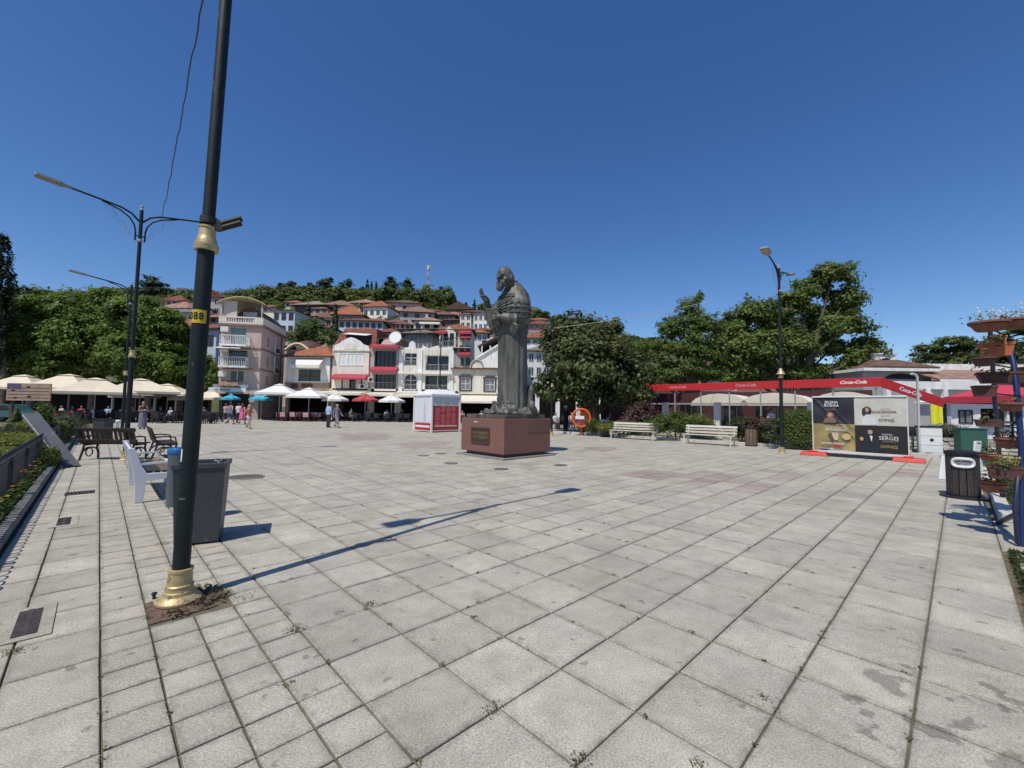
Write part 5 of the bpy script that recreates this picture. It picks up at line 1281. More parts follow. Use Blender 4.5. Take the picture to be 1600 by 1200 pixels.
# radio mast
b = W(668.5, 474, 200); mast = thing('radio_mast', 'tall red and white lattice radio mast on the wooded ridge', 'mast', (b.x, 200, b.z-2), 0)
ht = W(668.5, 414, 200).z-b.z+2
M_MW = mat('mast_white', (.48, .50, .53), .5); M_MR = mat('mast_red', (.38, .25, .24), .5)
for k in range(8):
    m = MB(); z0, z1 = ht*k/8, ht*(k+1)/8; w0, w1 = .95*(1-.78*k/8), .95*(1-.78*(k+1)/8)
    for sx, sy in ((-1, -1), (1, -1), (1, 1), (-1, 1)): m.tube([(sx*w0, sy*w0, z0), (sx*w1, sy*w1, z1)], .10, 5)
    for s in (-1, 1):
        m.tube([(-w0, s*w0, z0), (w1, s*w1, z1)], .06, 4); m.tube([(w0, s*w0, z0), (-w1, s*w1, z1)], .06, 4); m.tube([(s*w0, -w0, z0), (s*w1, w1, z1)], .06, 4)
    m.build('mast_section', M_MR if k % 2 else M_MW, mast)
for k in range(4):
    m = MB(); m.box(-.25, .25, -.15, .15, 0, 2.2); m.build('antenna', M_MW, mast, loc=(.55*math.cos(k*1.6), .55*math.sin(k*1.6), ht-2.5))
m = MB(); m.tube([(0, 0, ht), (0, 0, ht+2.2)], .07, 5); m.build('spike', M_MR, mast)
# ================================================================== near objects on the left
M_BENCHW = mat('bench_white', (.66, .67, .68), .45, .06)
M_SLATD = mat('slat_dark', (.035, .032, .034), .6, .25, 8, stretch=(1, 12, 12)); M_SLATB = mat('slat_brown', (.16, .10, .065), .65, .3, 6, .2, 30)
M_DKWOOD = mat('dark_wood', (.045, .028, .022), .6, .3, 6, .2, 30)
a = G(213.5, 786); far = G(203.5, 760); Lb = 1.95
wbn = thing('park_bench', 'white framed bench with dark and brown seat slats beside the tall grey bin', 'bench', (a.x, a.y, 0), RZ_A, 'benches of the plaza')
# local x = A (seat faces +x), local y = -B reversed: (A rotated +90) = -B
def bench_white(root, L):
    for y in (0, L):
        m = MB(); out = [(-.03, 0), (.06, 0), (.09, .40), (.05, .42)]
        m.extrude([(-.03, 0), (.07, 0), (.10, .34), (.48, .36), (.50, 0), (.58, 0), (.58, .45), (.10, .45), (.04, .56), (-.06, .86), (-.15, .86), (-.07, .5), (-.04, .3)], y-.03, y+.03)
        m.build('end_frame', M_BENCHW, root, .006)
        m = MB(); m.bar((-.02, y, .60), (.40, y, .62), .05, .03); m.bar((.38, y, .62), (.42, y, .44), .05, .03); m.build('armrest', M_BENCHW, root)
    for k, (x, mt) in enumerate(((.14, M_SLATD), (.235, M_SLATD), (.33, M_SLATB), (.42, M_SLATB), (.515, M_BENCHW))):
        m = MB(); m.box(x-.04, x+.04, .03, L-.03, .453, .482); m.build('seat_slat', mt, root, .004)
    for k in range(4):
        t = k/3; x = .0-.10*t; z = .55+.26*t; m = MB(); m.bar((x, .03, z), (x, L-.03, z), .028, .075, (-.3, 0, 1)); m.build('back_slat', M_BENCHW if k in (0, 3) else M_SLATB, root, .003)
bench_white(wbn, Lb)
def bench_iron(root, L):
    for y in (.12, L-.12):
        m = MB(); w_ = .03
        m.tube([(-.10, y, 0), (-.02, y, .22), (.03, y, .42), (-.04, y, .62), (-.13, y, .88)], .028, 6)
        m.tube([(.50, y, 0), (.50, y, .16), (.44, y, .30), (.46, y, .41)], .028, 6); m.tube([(-.02, y, .22), (.12, y, .33), (.28, y, .33), (.44, y, .28)], .022, 6)
        m.tube([(.03, y, .41), (.46, y, .41)], .024, 6); m.tube([(-.04, y, .62), (.2, y, .64), (.42, y, .61), (.46, y, .41)], .022, 6)
        m.ring((.2, y, .2), .11, .016, 'y', 14, 5); m.build('iron_leg', M_DKMET, root)
    for k in range(4):
        m = MB(); x = .08+k*.115; m.box(x-.048, x+.048, 0, L, .43, .465); m.build('seat_slat', M_DKWOOD, root, .005)
    for z in (.52, .84):
        x = -.035-(z-.55)*.30; m = MB(); m.bar((x, 0, z), (x, L, z), .035, .10, (-.3, 0, 1)); m.build('back_rail', M_DKWOOD, root, .005)
    n = int(L/.115)
    for i in range(n):
        y = .06+i*(L-.12)/(n-1); m = MB(); m.bar((-.04, y, .56), (-.117, y, .80), .06, .02, (1, 0, .3)); m.build('back_slat', M_DKWOOD, root)
p = G(214, 719); db = thing('park_bench', 'dark wooden bench with slatted back seen from behind, left of the lamp foot', 'bench', (p.x, p.y, 0), PI/2+.10, 'benches of the plaza'); bench_iron(db, 1.5)
p = G(243, 719); db2 = thing('park_bench', 'dark wooden bench turned sideways between the lamp foot and nearest post', 'bench', (p.x, p.y, 0), RZ_A, 'benches of the plaza'); bench_iron(db2, 1.5)
# tall grey litter box, tapered
fr = G(341, 848); e1 = Vector((-.89, -.45, 0)).normalized(); e2 = Vector((-.45, .89, 0)).normalized()
M_BIN = mat('anthracite_paint', (.043, .047, .053), .5, .12, 3, .05, 20)
gb = thing('litter_bin', 'tall tapered anthracite grey litter bin behind the nearest lamp post', 'bin', (fr.x, fr.y, 0), math.atan2(e1.y, e1.x))
add_wear(M_BIN, (.12, .12, .12), .65, .70, 14, (1, 1, .4), .7); add_wear(M_BIN, (.02, .02, .02), .60, .72, 3, (1.5, 1.5, .3), .5)
W1, D1, HB = .41, .38, .90       # local x = e1 (leftwards), local y = -e2?  
sgn = 1 if Matrix.Rotation(gb.rotation_euler.z, 3, 'Z') @ Vector((0, 1, 0)) @ e2 > 0 else -1
def yy(v): return v*sgn
m = MB(); tp = .035
def qd(x0, x1, y0, y1, z): 
    r = [(x0, yy(y0), z), (x1, yy(y0), z), (x1, yy(y1), z), (x0, yy(y1), z)]
    return r if sgn > 0 else r[::-1]
m.hexa(qd(0, W1, 0, D1, .02), qd(-tp, W1+tp, -tp, D1+tp, HB-.05)); m.build('body', M_BIN, gb, .006)
rim = MB()
for (x0, x1, y0, y1) in ((-.05, W1+.05, -.05, -.01), (-.05, W1+.05, D1+.01, D1+.05), (-.05, -.01, -.01, D1+.01), (W1+.01, W1+.05, -.01, D1+.01)): 
    y0, y1 = sorted((yy(y0), yy(y1))); rim.box(x0, x1, y0, y1, HB-.055, HB)
rim.build('rim', M_BIN, gb, .004)
m = MB(); y0, y1 = sorted((yy(0), yy(D1))); m.box(0, W1, y0, y1, HB-.049, HB-.04); m.build('lid', mat('dark_grey_lid', (.04, .042, .045), .5), gb)
q = MB(); q.tube([(.03, yy(.06), HB-.04), (.05, yy(.08), HB+.01), (.09, yy(.12), HB+.015), (.10, yy(.14), HB-.04)], .006, 6); q.tube([(.06, yy(.20), HB-.04), (.04, yy(.18), HB+.01), (.02, yy(.12), HB+.01)], .006, 6); q.build('handle', M_RAIL, gb)
m = MB(); m.hexa([(W1+.012, *sorted((yy(.05), yy(.35)))[:1], .32)]+[(W1+.02, sorted((yy(.05), yy(.35)))[0], .32), (W1+.02, sorted((yy(.05), yy(.35)))[1], .32), (W1+.012, sorted((yy(.05), yy(.35)))[1], .32)], [(W1+.036, sorted((yy(.05), yy(.35)))[0], .86), (W1+.046, sorted((yy(.05), yy(.35)))[0], .86), (W1+.046, sorted((yy(.05), yy(.35)))[1], .86), (W1+.036, sorted((yy(.05), yy(.35)))[1], .86)]); m.build('side_panel', mat('brown_grey_panel', (.23, .20, .17), .6, .2, 5), gb)  # paler brown grey panel on the left side of the bin
p = G(275, 790); rc = thing('recycling_post', 'slim round grey bin with a bright blue rim behind the nearest post', 'bin', (p.x, p.y, 0))
m = MB(); m.lathe([(.125, 0), (.13, .02), (.135, .80), (.14, .82)], 24); m.build('body', mat('grey_blue_paint', (.10, .125, .14), .5, .1), rc)
m = MB(); m.lathe([(.142, .80), (.147, .81), (.147, .87), (.137, .885), (.10, .885), (.09, .83), (0, .82)], 24); m.build('rim', mat('blue_plastic', (.02, .13, .32), .35, .1), rc)
p = Vector((-4.27, 6.0, 0)); rc2 = copy_tree(rc); rc2.location = p; rc2.scale = (1, 1, .74); rc2['label'] = 'second slim round bin hidden behind the tall grey litter bin, its shadow showing'
# far grey bin and white bollard beyond the benches
p = W(160, 684, 17.5); fb = thing('litter_bin', 'small dark grey box bin standing beyond the dark benches', 'bin', (p.x, p.y, 0))
m = MB(); m.box(-.23, .23, -.2, .2, .05, .88); m.build('body', M_BIN, fb, .01); m = MB(); m.box(-.25, .25, -.22, .22, .88, .92); m.box(-.2, -.14, -.2, .2, 0, .05); m.box(.14, .2, -.2, .2, 0, .05); m.build('lid', M_DKMET, fb)
p = W(183, 682, 17.8); wbp = thing('bollard', 'thin white bollard beyond the dark benches', 'bollard', (p.x, p.y, 0)); m = MB(); m.lathe([(.05, 0), (.05, .75), (.09, .77), (.1, .84), (.05, .88)], 12); m.build('post', M_WHITE, wbp)
# leaning metal sign
sp = thing('leaning_sheet', 'grey sheet metal panel leaning over the garden fence', 'metal panel', (-10.62, 10.52, 0), 0)
P0, P1 = Vector((0, 0, .02)), Vector((-1.55, .38, 1.28)); wdir = Vector((.55, .75, .0)).normalized()*.125; nr = (P1-P0).cross(wdir).normalized()*.02
M_SHEET = mat('grey_sheet', (.125, .13, .138), .45, .2, 2.5, .1, 8, metal=.3)
m = MB(); b = [P0-wdir, P0+wdir, P1+wdir*1.1, P1-wdir*1.1]; m.hexa([x-nr for x in b], [x+nr for x in b]); m.build('sheet', M_SHEET, sp)
m = MB()
for s in (-1, 1): m.bar(P0+wdir*s+nr*2.2, P1+wdir*1.1*s+nr*2.2, .035, .05, nr)
m.bar(P0.lerp(P1, .5)-wdir+nr*2, P0.lerp(P1, .5)+wdir+nr*2, .03, .04, nr); m.build('frame', mat('worn_frame', (.33, .33, .34), .5, .25, 6), sp)
# drain grates
M_IRON = mat('grate_iron', (.055, .045, .04), .7, .4, 12, .4, 60)
def grate(label, u0, u1, v0, v1, frame, n=14, grp='drain grates in the paving'):
    c = UV((u0+u1)/2, (v0+v1)/2); t = thing('drain_grate', label, 'drain grate', c, RZ_B, grp); w, d = (v1-v0)/2*.5, (u1-u0)/2*.5
    if frame:
        q = MB(); f = .07
        q.box(-w-f, w+f, -d-f, -d, .001, .008); q.box(-w-f, w+f, d, d+f, .001, .008); q.box(-w-f, -w, -d, d, .001, .008); q.box(w, w+f, -d, d, .001, .008); q.build('concrete_frame', M_SLAB, t)
    q = MB(); q.box(-w, w, -d, d, .0005, .0035); q.build('pit', M_BLACK, t)
    long_x = w > d
    for i in range(n):
        q = MB(); s = (w if long_x else d); x = -s+.02+(2*s-.04)*i/(n-1)
        if long_x: q.box(x-.011, x+.011, -d, d, .004, .012)
        else: q.box(-w, w, x-.011, x+.011, .004, .012)
        q.build('bar', M_IRON, t)
    q = MB(); q.box(-w, w, -.014, .014, .005, .0135) if long_x else q.box(-.014, .014, -d, d, .005, .0135); q.build('cross_bar', M_IRON, t)
grate('rusty slotted drain grate nearest the viewer in the pale slabs', -2.86, -2.62, -5.30, -4.30, True, 18)
grate('small drain grate in a concrete frame halfway along the pale slabs', -2.80, -2.55, -12.42, -11.45, True, 10)
grate('wide slotted drain cover farther along the slabs, near the white bench', -2.86, -2.12, -17.15, -16.45, False, 8)
# garden: clipped hedges, shrubs and low flowers
LM_BOX = leaf_mat('box_leaf', (.18, .205, .040), .45, .4); LM_HEDGE = leaf_mat('hedge_leaf', (.105, .155, .036), .5, .4); LM_DARKB = leaf_mat('dark_bush_leaf', (.062, .09, .035), .5, .3); LM_RED = leaf_mat('plum_leaf', (.11, .065, .05), .5, .25); LM_GREYG = leaf_mat('grey_green_leaf', (.115, .12, .075), .4, .2)
def hedge(name, label, c, hx, hy, h, lm, n, size=.06, seed=1, rz=0.0, cat='hedge', rough=.06, z0=.05, group=None):
    t = thing(name, label, cat, (c[0], c[1], z0), rz, group); rg = np.random.default_rng(seed)
    q = MB(); q.box(-hx*.86, hx*.86, -hy*.86, hy*.86, 0, h*.88); q.build('core_box', mat('hedge_core', (.018, .024, .010), .9), t)  # solid dark green box added inside so the leaves look opaque
    P = rg.uniform(-1, 1, (n, 3)); f = rg.integers(0, 5, n); w = np.array([hx*h, hx*h, hy*h, hy*h, hx*hy*1.6]); f = rg.choice(5, n, p=w/w.sum())
    P[f == 0, 1] = -1; P[f == 1, 1] = 1; P[f == 2, 0] = -1; P[f == 3, 0] = 1; P[f == 4, 2] = 1
    Nn = np.zeros((n, 3)); Nn[f == 0, 1] = -1; Nn[f == 1, 1] = 1; Nn[f == 2, 0] = -1; Nn[f == 3, 0] = 1; Nn[f == 4, 2] = 1; Nn[:, 2] += .5
    e = np.clip(1-.16*(np.abs(P[:, :1])**4+np.abs(P[:, 1:2])**4+np.abs(P[:, 2:])**4)/1.0+.10, .8, 1)
    X = P*np.array([hx, hy, h/2])*e + np.array([0, 0, h/2])
    X += rg.normal(0, rough, (n, 3))*.6 + (np.sin(X[:, [1, 0, 0]]*7+seed)*rough*.5)
    leaf_cloud('foliage', X, Nn, size, lm, t, seed, .6); return t
def bush(name, label, c, blobs, n, size, lm, seed=1, cat='shrub', group=None, clumps=22, sig=.2):
    t = thing(name, label, cat, c, 0, group); P, Nn, T = crown_points(blobs, n, seed, clumps, sig, inner=.25)
    k = P[:, 2] > 0.0; leaf_cloud('foliage', P[k], Nn[k], size, lm, t, seed, .55, T[k])
    q = MB(); rr = random.Random(seed)
    for b in blobs:
        q.tube([(b[0]*.2, b[1]*.2, 0), (b[0]*.6, b[1]*.6, b[2]*.6), (b[0], b[1], b[2])], [.03, .02, .008], 5)
    q.build('stem', M_BARK, t); return t
for i, (px, py, Y, hx, hy, h, lab) in enumerate(((8, 716, 9.8, .9, .45, .42, 'clipped yellow green box hedge nearest the fence corner'), (14, 700, 11.4, 1.0, .45, .50, 'second clipped box hedge row from the fence corner'), (-20, 690, 12.4, 1.2, .4, .55, 'third low box hedge row at the very edge of the view'), (48, 684, 13.2, .8, .4, .5, 'clipped box hedge behind the leaning metal panel'), (15, 672, 15.2, 1.6, .5, .6, 'long dark box hedge in front of the wooden notice board'), (75, 668, 16.2, 1.2, .5, .75, 'box hedge below the small conifers in the garden'))):
    p = W(px, py, Y); hedge('box_hedge', lab, (p.x, p.y), hx, hy, h, LM_BOX if i != 4 else LM_DARKB, 7000, .05, 500+i, RZ_B if i % 2 else .2, group='clipped hedges of the garden')
for i, (px, Y, h, r, lab, lm) in enumerate(((69, 15.5, 1.45, .42, 'upright dark green conifer bush right of the leaning panel', LM_HEDGE), (24, 17, 1.15, .22, 'small column shaped conifer in front of the notice board', LM_HEDGE), (95, 17.5, .95, .7, 'loose brownish green shrub at the end of the fence', LM_GREYG), (44, 17, .75, .5, 'round leafy shrub under the notice board', LM_BOX), (100, 20.5, 1.0, 1.0, 'dark shrub behind the end of the garden fence', LM_DARKB))):
    p = W(px, 660, Y); bush('garden_shrub', lab, (p.x, Y, .05), [(0, 0, h*.35, r, r, h*.35), (0, 0, h*.7, r*.7, r*.7, h*.33)], 4200, .06, lm, 530+i)
# flower strip between kerb and fence
rg = np.random.default_rng(9); n = 26000
u = rg.uniform(-4.06, -3.77, n); v = rg.uniform(-60, 4, n); dens = .5+.5*np.sin(v*2.3)+.3*np.sin(v*5.1+1); keep = rg.random(n) < np.clip(dens, .12, 1); u, v = u[keep], v[keep]
P = np.array([UV(a_, b_) for a_, b_ in zip(u, v)]); P[:, 2] = .06+np.abs(rg.normal(0, .055, len(P)))
tag(leaf_cloud('bed_plants', P, np.tile(np.array([0, 0, .8]), (len(P), 1)), .065, LM_HEDGE, None, 17), kind='stuff')
M_ORF = mat('orange_petals', (.55, .22, .02), .6, .2); M_YEF = mat('yellow_petals', (.55, .42, .03), .6, .2)
for i in range(16):
    v = [-9.5, -10.2, -13, -13.4, -16, -19, -19.5, -23, -27, -8.4, -11.5, -21, -25, -31, -6.5, -7.2][i]; p = UV(rg.uniform(-4.02, -3.82), v)
    t = thing('marigold', 'orange marigold clump in the bed along the fence' if i % 3 else 'yellow marigold clump in the bed along the fence', 'flower', (p.x, p.y, .05), 0, 'orange marigolds' if i % 3 else 'yellow marigolds')
    q = MB(); q.tube([(0, 0, 0), (.01, 0, .12), (0, .01, .2)], .006, 5); q.build('stem', mat('green_stem', (.05, .09, .02), .7), t)
    q = MB()
    for k in range(4):
        a_ = k*1.7+i; c = (.05*math.cos(a_), .05*math.sin(a_), .2+.02*k)
        for j in range(7):
            b_ = 2*PI*j/7; q.poly([c, (c[0]+.03*math.cos(b_), c[1]+.03*math.sin(b_), c[2]+.012), (c[0]+.03*math.cos(b_+.8), c[1]+.03*math.sin(b_+.8), c[2]+.012)])
    q.build('petals', M_ORF if i % 3 else M_YEF, t)
# wooden notice board
p = W(42, 660, 19); nb = thing('notice_board', 'wooden notice board with printed lines on two posts in the garden', 'notice board', (p.x, 19, 0), .12)
zb, zt = W(42, 626, 19).z, W(42, 599, 19).z; hw = .86
m = MB(); m.box(-hw, hw, -.03, .03, zb, zt); bo = m.build('board', mat('pale_board', (.36, .25, .17), .7, .2, 4), nb)
for k in range(4):
    z = zt-(zt-zb)*(.28+.19*k); m = MB(); m.box(-hw+.06, hw-.06, -.036, -.031, z, z+.018); m.build('printed_line', M_BLACK, bo)
for k, (x, z) in enumerate(((.1, .55), (.75, .75), (-.35, .2), (.2, .12), (.8, .2), (-.55, .72))):
    m = MB(); m.box(-hw+.1+x*.9, -hw+.24+x*.9, -.037, -.031, zb+(zt-zb)*abs(z), zb+(zt-zb)*abs(z)+.06); m.build('printed_mark', M_BLACK, bo)
m = MB(); m.box(-hw+.02, -hw+.55, -.038, -.031, zt-.25, zt-.02); m.build('emblem_panel', mat('purple_print', (.10, .07, .14), .6), bo)
for x in (-.7, .7):
    m = MB(); m.box(x-.05, x+.05, .03, .12, 0, zt-.05); m.build('post', M_BROWNW, nb)
# ================================================================== right border: kerbs, lawns, stone wall
M_KERBL = mat('pale_kerb', (.50, .48, .43), .85, .15, 5, .2, 60)
kr = tag(link('plaza_kerb', None), kind='structure')
def kerb_line(u0, v0, u1, v1, n, w=.16, h=.11, mt=M_KERBL, zb=-.05):
    a, b = UV(u0, v0), UV(u1, v1); d = (b-a); L = d.length; d.normalize(); s = Vector((-d.y, d.x, 0))*w/2
    for i in range(n):
        p, q = a+d*(L*i/n+.006), a+d*(L*(i+1)/n-.006); m = MB(); P = [p-s, q-s, q+s, p+s]
        if (q-p).cross(s).z < 0: P = P[::-1]
        hh = h+rnd.uniform(-.006, .006); m.hexa([Vector((x.x, x.y, zb)) for x in P], [Vector((x.x, x.y, hh)) for x in P]); m.build('kerb_stone', mt, kr, .01)
kerb_line(41.15, -33, 41.15, 5, 24, .25, .13)
kerb_line(10.7, 5.3, 12.8, 5.3, 4, .13, .06, mat('worn_kerb', (.36, .345, .30), .9, .3, 8, .3, 50)); kerb_line(17.3, 5.3, 41, 5.3, 14, .17, .10); kerb_line(17.3, 5.6, 17.3, 20, 8, .17, .10); kerb_line(12.8, 5.6, 12.8, 20, 8, .17, .05)
m = MB()
def area(pts, z): m.poly([UV(a, b, z) for a, b in pts])
area([(-6, 5.17), (12.7, 5.40), (12.7, 60), (-6, 60)], .015); area([(17.45, 5.45), (41, 5.45), (41, 60), (17.45, 60)], .03); area([(41.3, -33), (46, -33), (46, 60), (41.3, 60)], .05)
tag(m.build('lawn', M_GREEN), kind='structure')
m = MB(); area([(46, -60), (110, -60), (110, 60), (46, 60)], -.003); tag(m.build('cafe_floor', mat('cafe_paving', (.20, .17, .14), .8, .2, 2)), kind='structure')
rg = np.random.default_rng(3); P = []
for (u0, u1, v0, v1, n, hh) in ((3.5, 12.6, 5.1, 8, 26000, .045), (17.5, 30, 5.5, 16, 22000, .05), (30, 40.9, 5.5, 16, 9000, .06)):
    u = rg.uniform(u0, u1, n); v = rg.uniform(v0, v1, n); z = .025+rg.random(n)*hh; q = ORG+Vector((0, 0, 0)); X = np.stack([ORG.x+VA.x*u*.5+VB.x*v*.5, ORG.y+VA.y*u*.5+VB.y*v*.5, z], 1); P.append(X)
P = np.concatenate(P); tag(leaf_cloud('lawn_grass', P, np.tile(np.array([.9, 0, .1]), (len(P), 1)), .07, LM_GRASS, None, 8, .22), kind='stuff')
# dry stone wall behind the kerb, stone by stone
swall = thing('stone_wall', 'low dry stone retaining wall of pale stones behind the benches', 'stone wall', UV(44.2, 0), RZ_B)
core = MB(); core.box(-15.5, 13, .06, .55, 0, .66); core.build('core', M_SOIL, swall)
cnt = 0
for row in range(5):
    x = -15.3+row*.11
    while x < 12.6:
        L = rnd.uniform(.30, .62); h = .115; z = .02+row*.13
        if x > -14 and cnt < 290:
            q = MB(); j = lambda s: rnd.uniform(-s, s); y0 = rnd.uniform(-.05, .01)
            q.hexa([(x+j(.02), y0+j(.015), z+j(.01)), (x+L-.025+j(.02), y0+j(.015), z+j(.01)), (x+L-.03, .12, z), (x, .12, z)], [(x+j(.03), y0+.015, z+h+j(.012)), (x+L-.025+j(.03), y0+.015, z+h+j(.012)), (x+L-.03, .12, z+h), (x, .12, z+h)])
            q.build('stone', M_STONE, swall); cnt += 1
        x += L
# shrubs along the border (picture column, distance, half width, height, material)
def put_bush(label, px, Y, r, h, lm, n=5200, size=.075, z0=.05, cat='shrub', seed=0):
    p = W(px, 660, Y); k = 3
    bl_ = [((i-1)*r*.55, (i % 2)*.2*r, h*.45, r*.62, r*.6, h*.45) for i in range(k)]+[(0, 0, h*.66, r*.6, r*.6, h*.36)]
    return bush('border_shrub', label, (p.x, Y, z0), bl_, n, size, lm, seed or int(px), cat)
put_bush('low green shrub between the orange heart frame and the dark green bin', 928, 25.6, .5, 1.0, LM_HEDGE)
put_bush('bright green low hedge behind the left slatted bench', 975, 24.6, 1.5, .95, LM_BOX, 9000, .07)
put_bush('green rounded shrub just right of the left slatted bench', 1020, 23.8, .75, 1.05, LM_HEDGE, 5000)
put_bush('reddish brown spiky shrub above the left slatted bench', 1003, 25.6, 1.0, 2.0, LM_RED, 5000, .12)
put_bush('dense dark round shrub between the two slatted benches', 1056, 22.2, 1.05, 1.55, LM_HEDGE, 8000)
put_bush('clipped light green hedge behind the right slatted bench', 1092, 22.6, 1.0, 1.40, LM_BOX, 8000, .06)
put_bush('dark shrub with pale flowers left of the wooden litter bin', 1160, 20.6, .8, 1.3, LM_DARKB, 6000)
put_bush('loose shrub with reddish leaves behind the wooden litter bin', 1192, 20.4, .95, 1.35, LM_RED, 7000)
put_bush('dark green shrub at the foot of the lamp with the bell', 1222, 19.0, .8, 1.3, LM_DARKB, 6000)
p = W(1258, 690, 18.0); hedge('clipped_hedge', 'tall bright green clipped hedge left of the concert banner', (p.x, p.y), .45, .8, 1.62, LM_HEDGE, 12000, .06, 61, RZ_A)
put_bush('big grey green bush behind the white cabinet', 1481, 18.6, .95, 1.15, LM_GREYG, 9000, .07)
put_bush('flat green shrub in the stone bed behind the concert banner', 1330, 18.5, 1.6, 1.0, LM_HEDGE, 8000)
q = MB(); p = G(1043, 690)
# ================================================================== benches, bins, orange frame on the right
M_BW = mat('bench_cream', (.58, .56, .50), .5, .08); M_BSL = mat('pale_slat', (.46, .41, .33), .65, .18, 5, .1, 30)
def bench_slat(root, L):
    for y in (.12, L-.12):
        m = MB(); m.bar((.05, y, 0), (.05, y, .42), .05, .05, (1, 0, 0)); m.bar((.05, y, .42), (-.07, y, .86), .05, .04, (1, 0, .3)); m.bar((.48, y, 0), (.46, y, .42), .05, .05, (1, 0, 0)); m.bar((.03, y, .40), (.48, y, .40), .05, .045); m.build('leg', M_BW, root, .004)
    for k in range(5):
        x = .08+k*.095; m = MB(); m.box(x-.038, x+.038, 0, L, .43, .46); m.build('seat_slat', M_BW if k in (3, 4) else M_BSL, root, .004)
    for k in range(3):
        t = k/2; m = MB(); m.bar((.035-.075*t, 0, .56+.27*t), (.035-.075*t, L, .56+.27*t), .028, .095, (-.28, 0, 1)); m.build('back_slat', M_BW if k == 2 else M_BSL, root, .004)
# seat faces -A (towards the plaza): local x = -A, local y = -B? right handed: x=-A -> y = -(A rotated 90) = B
for (a, b, lab) in ((G(952, 684.5), G(1024, 689), 'pale slatted bench on the right border, nearer the orange heart frame'), (G(1066, 692.5), G(1147, 698), 'pale slatted bench on the right border, nearer the wooden litter bin')):
    d = (b-a); d.z = 0; L = d.length; d.normalize(); t = thing('park_bench', lab, 'bench', tuple(a+VA*.42), math.atan2(-d.x, d.y), 'pale slatted benches on the right border'); bench_slat(t, L)
p = G(1174, 697); tb = thing('litter_bin', 'square brown wooden slatted litter bin between the right bench and the lamp', 'bin', (p.x, p.y, 0), RZ_A+.3)
def slat_bin(root, r, h, m1, m2, n=16):
    for k in range(n):
        a_ = 2*PI*k/n; m = MB(); w = 2*PI*r/n*.44; m.box(r-.012, r+.012, -w, w, .06, h); o = m.build('slat', m1, root, .003); o.rotation_euler.z = a_
    m = MB(); m.lathe([(r-.02, .03), (r-.02, h-.03), (r-.05, h-.03)], n*2); m.build('liner', m2, root)
    m = MB(); m.lathe([(r+.03, .0), (r+.03, .05), (r, .055)], n*2); m.build('base', m2, root)
slat_bin(tb, .23, .78, mat('greyed_wood', (.15, .105, .08), .75, .35, 5, .2, 30), M_DKMET, 12)
q = MB(); q.lathe([(.25, .78), (.26, .80), (.26, .84), (.18, .86), (.18, .84)], 20); q.build('rim', M_DKMET, tb)
M_ORG = mat('orange_plastic', (.62, .115, .015), .4, .1)
p = G(908, 680.5); oc = thing('cap_collector', 'round orange mesh collector drum on a post with a white label', 'collector', (p.x, p.y, 0), -.1)
q = MB(); q.tube([(0, 0, 0), (0, 0, .5)], .07, 10); q.build('post', M_ORG, oc)
q = MB()
for y in (-.22, .22): q.ring((0, y, 1.06), .52, .06, 'y', 30, 8)
q.build('ring', M_ORG, oc)
q = MB(); n = 30
for k in range(n):
    t0, t1 = 2*PI*k/n, 2*PI*(k+1)/n
    if not (.9 < t0 < 1.8): q.hexa([(.50*math.cos(t0), -.2, 1.06+.50*math.sin(t0)), (.50*math.cos(t1), -.2, 1.06+.50*math.sin(t1)), (.50*math.cos(t1), .2, 1.06+.50*math.sin(t1)), (.50*math.cos(t0), .2, 1.06+.50*math.sin(t0))], [(.54*math.cos(t0), -.2, 1.06+.54*math.sin(t0)), (.54*math.cos(t1), -.2, 1.06+.54*math.sin(t1)), (.54*math.cos(t1), .2, 1.06+.54*math.sin(t1)), (.54*math.cos(t0), .2, 1.06+.54*math.sin(t0))])
q.build('rim', M_ORG, oc)
q = MB()
for k in range(-4, 5):
    x = k*.105; z = math.sqrt(.5**2-x*x); q.bar((x, -.235, 1.06-z), (x, -.235, 1.06+z), .012, .012, (0, 1, 0)); q.bar((-z, -.225, 1.06+x), (z, -.225, 1.06+x), .012, .012)
    q.bar((x, .235, 1.06-z), (x, .235, 1.06+z), .012, .012, (0, 1, 0))
q.build('mesh', M_ORG, oc)
q = MB(); rr = random.Random(5)
for k in range(140):
    x, z = rr.uniform(-.4, .4), rr.uniform(.62, 1.0); y = rr.uniform(-.17, .17)
    if x*x+(z-1.06)**2 < .2: q.box(x-.03, x+.03, y-.03, y+.03, z-.03, z+.03)
tag(q.build('bottle_caps', mat('mixed_caps', (.22, .15, .22), .5, .6, 12), oc), kind='stuff')
q = MB(); q.box(-.36, .16, -.262, -.245, .98, 1.17); q.build('label', M_WHITE, oc)
p = G(944, 682.5); pb = thing('litter_bin', 'dark green plastic litter bin right of the orange collector', 'bin', (p.x, p.y, 0), .1)
q = MB(); q.hexa([(-.22, -.2, .02), (.22, -.2, .02), (.22, .2, .02), (-.22, .2, .02)], [(-.27, -.24, .86), (.27, -.24, .86), (.27, .24, .86), (-.27, .24, .86)]); q.build('body', mat('dark_green_plastic', (.022, .045, .042), .45, .15), pb, .02)
q = MB(); q.hexa([(-.29, -.26, .86), (.29, -.26, .86), (.29, .26, .86), (-.29, .26, .86)], [(-.22, -.2, 1.0), (.22, -.2, 1.0), (.22, .2, 1.0), (-.22, .2, 1.0)]); q.build('lid', mat('dark_green_plastic', (.022, .045, .042)), pb, .02)
q = MB(); q.box(-.08, .08, -.235, -.22, .42, .56); q.build('badge', mat('grey_badge', (.06, .09, .09), .4), pb)
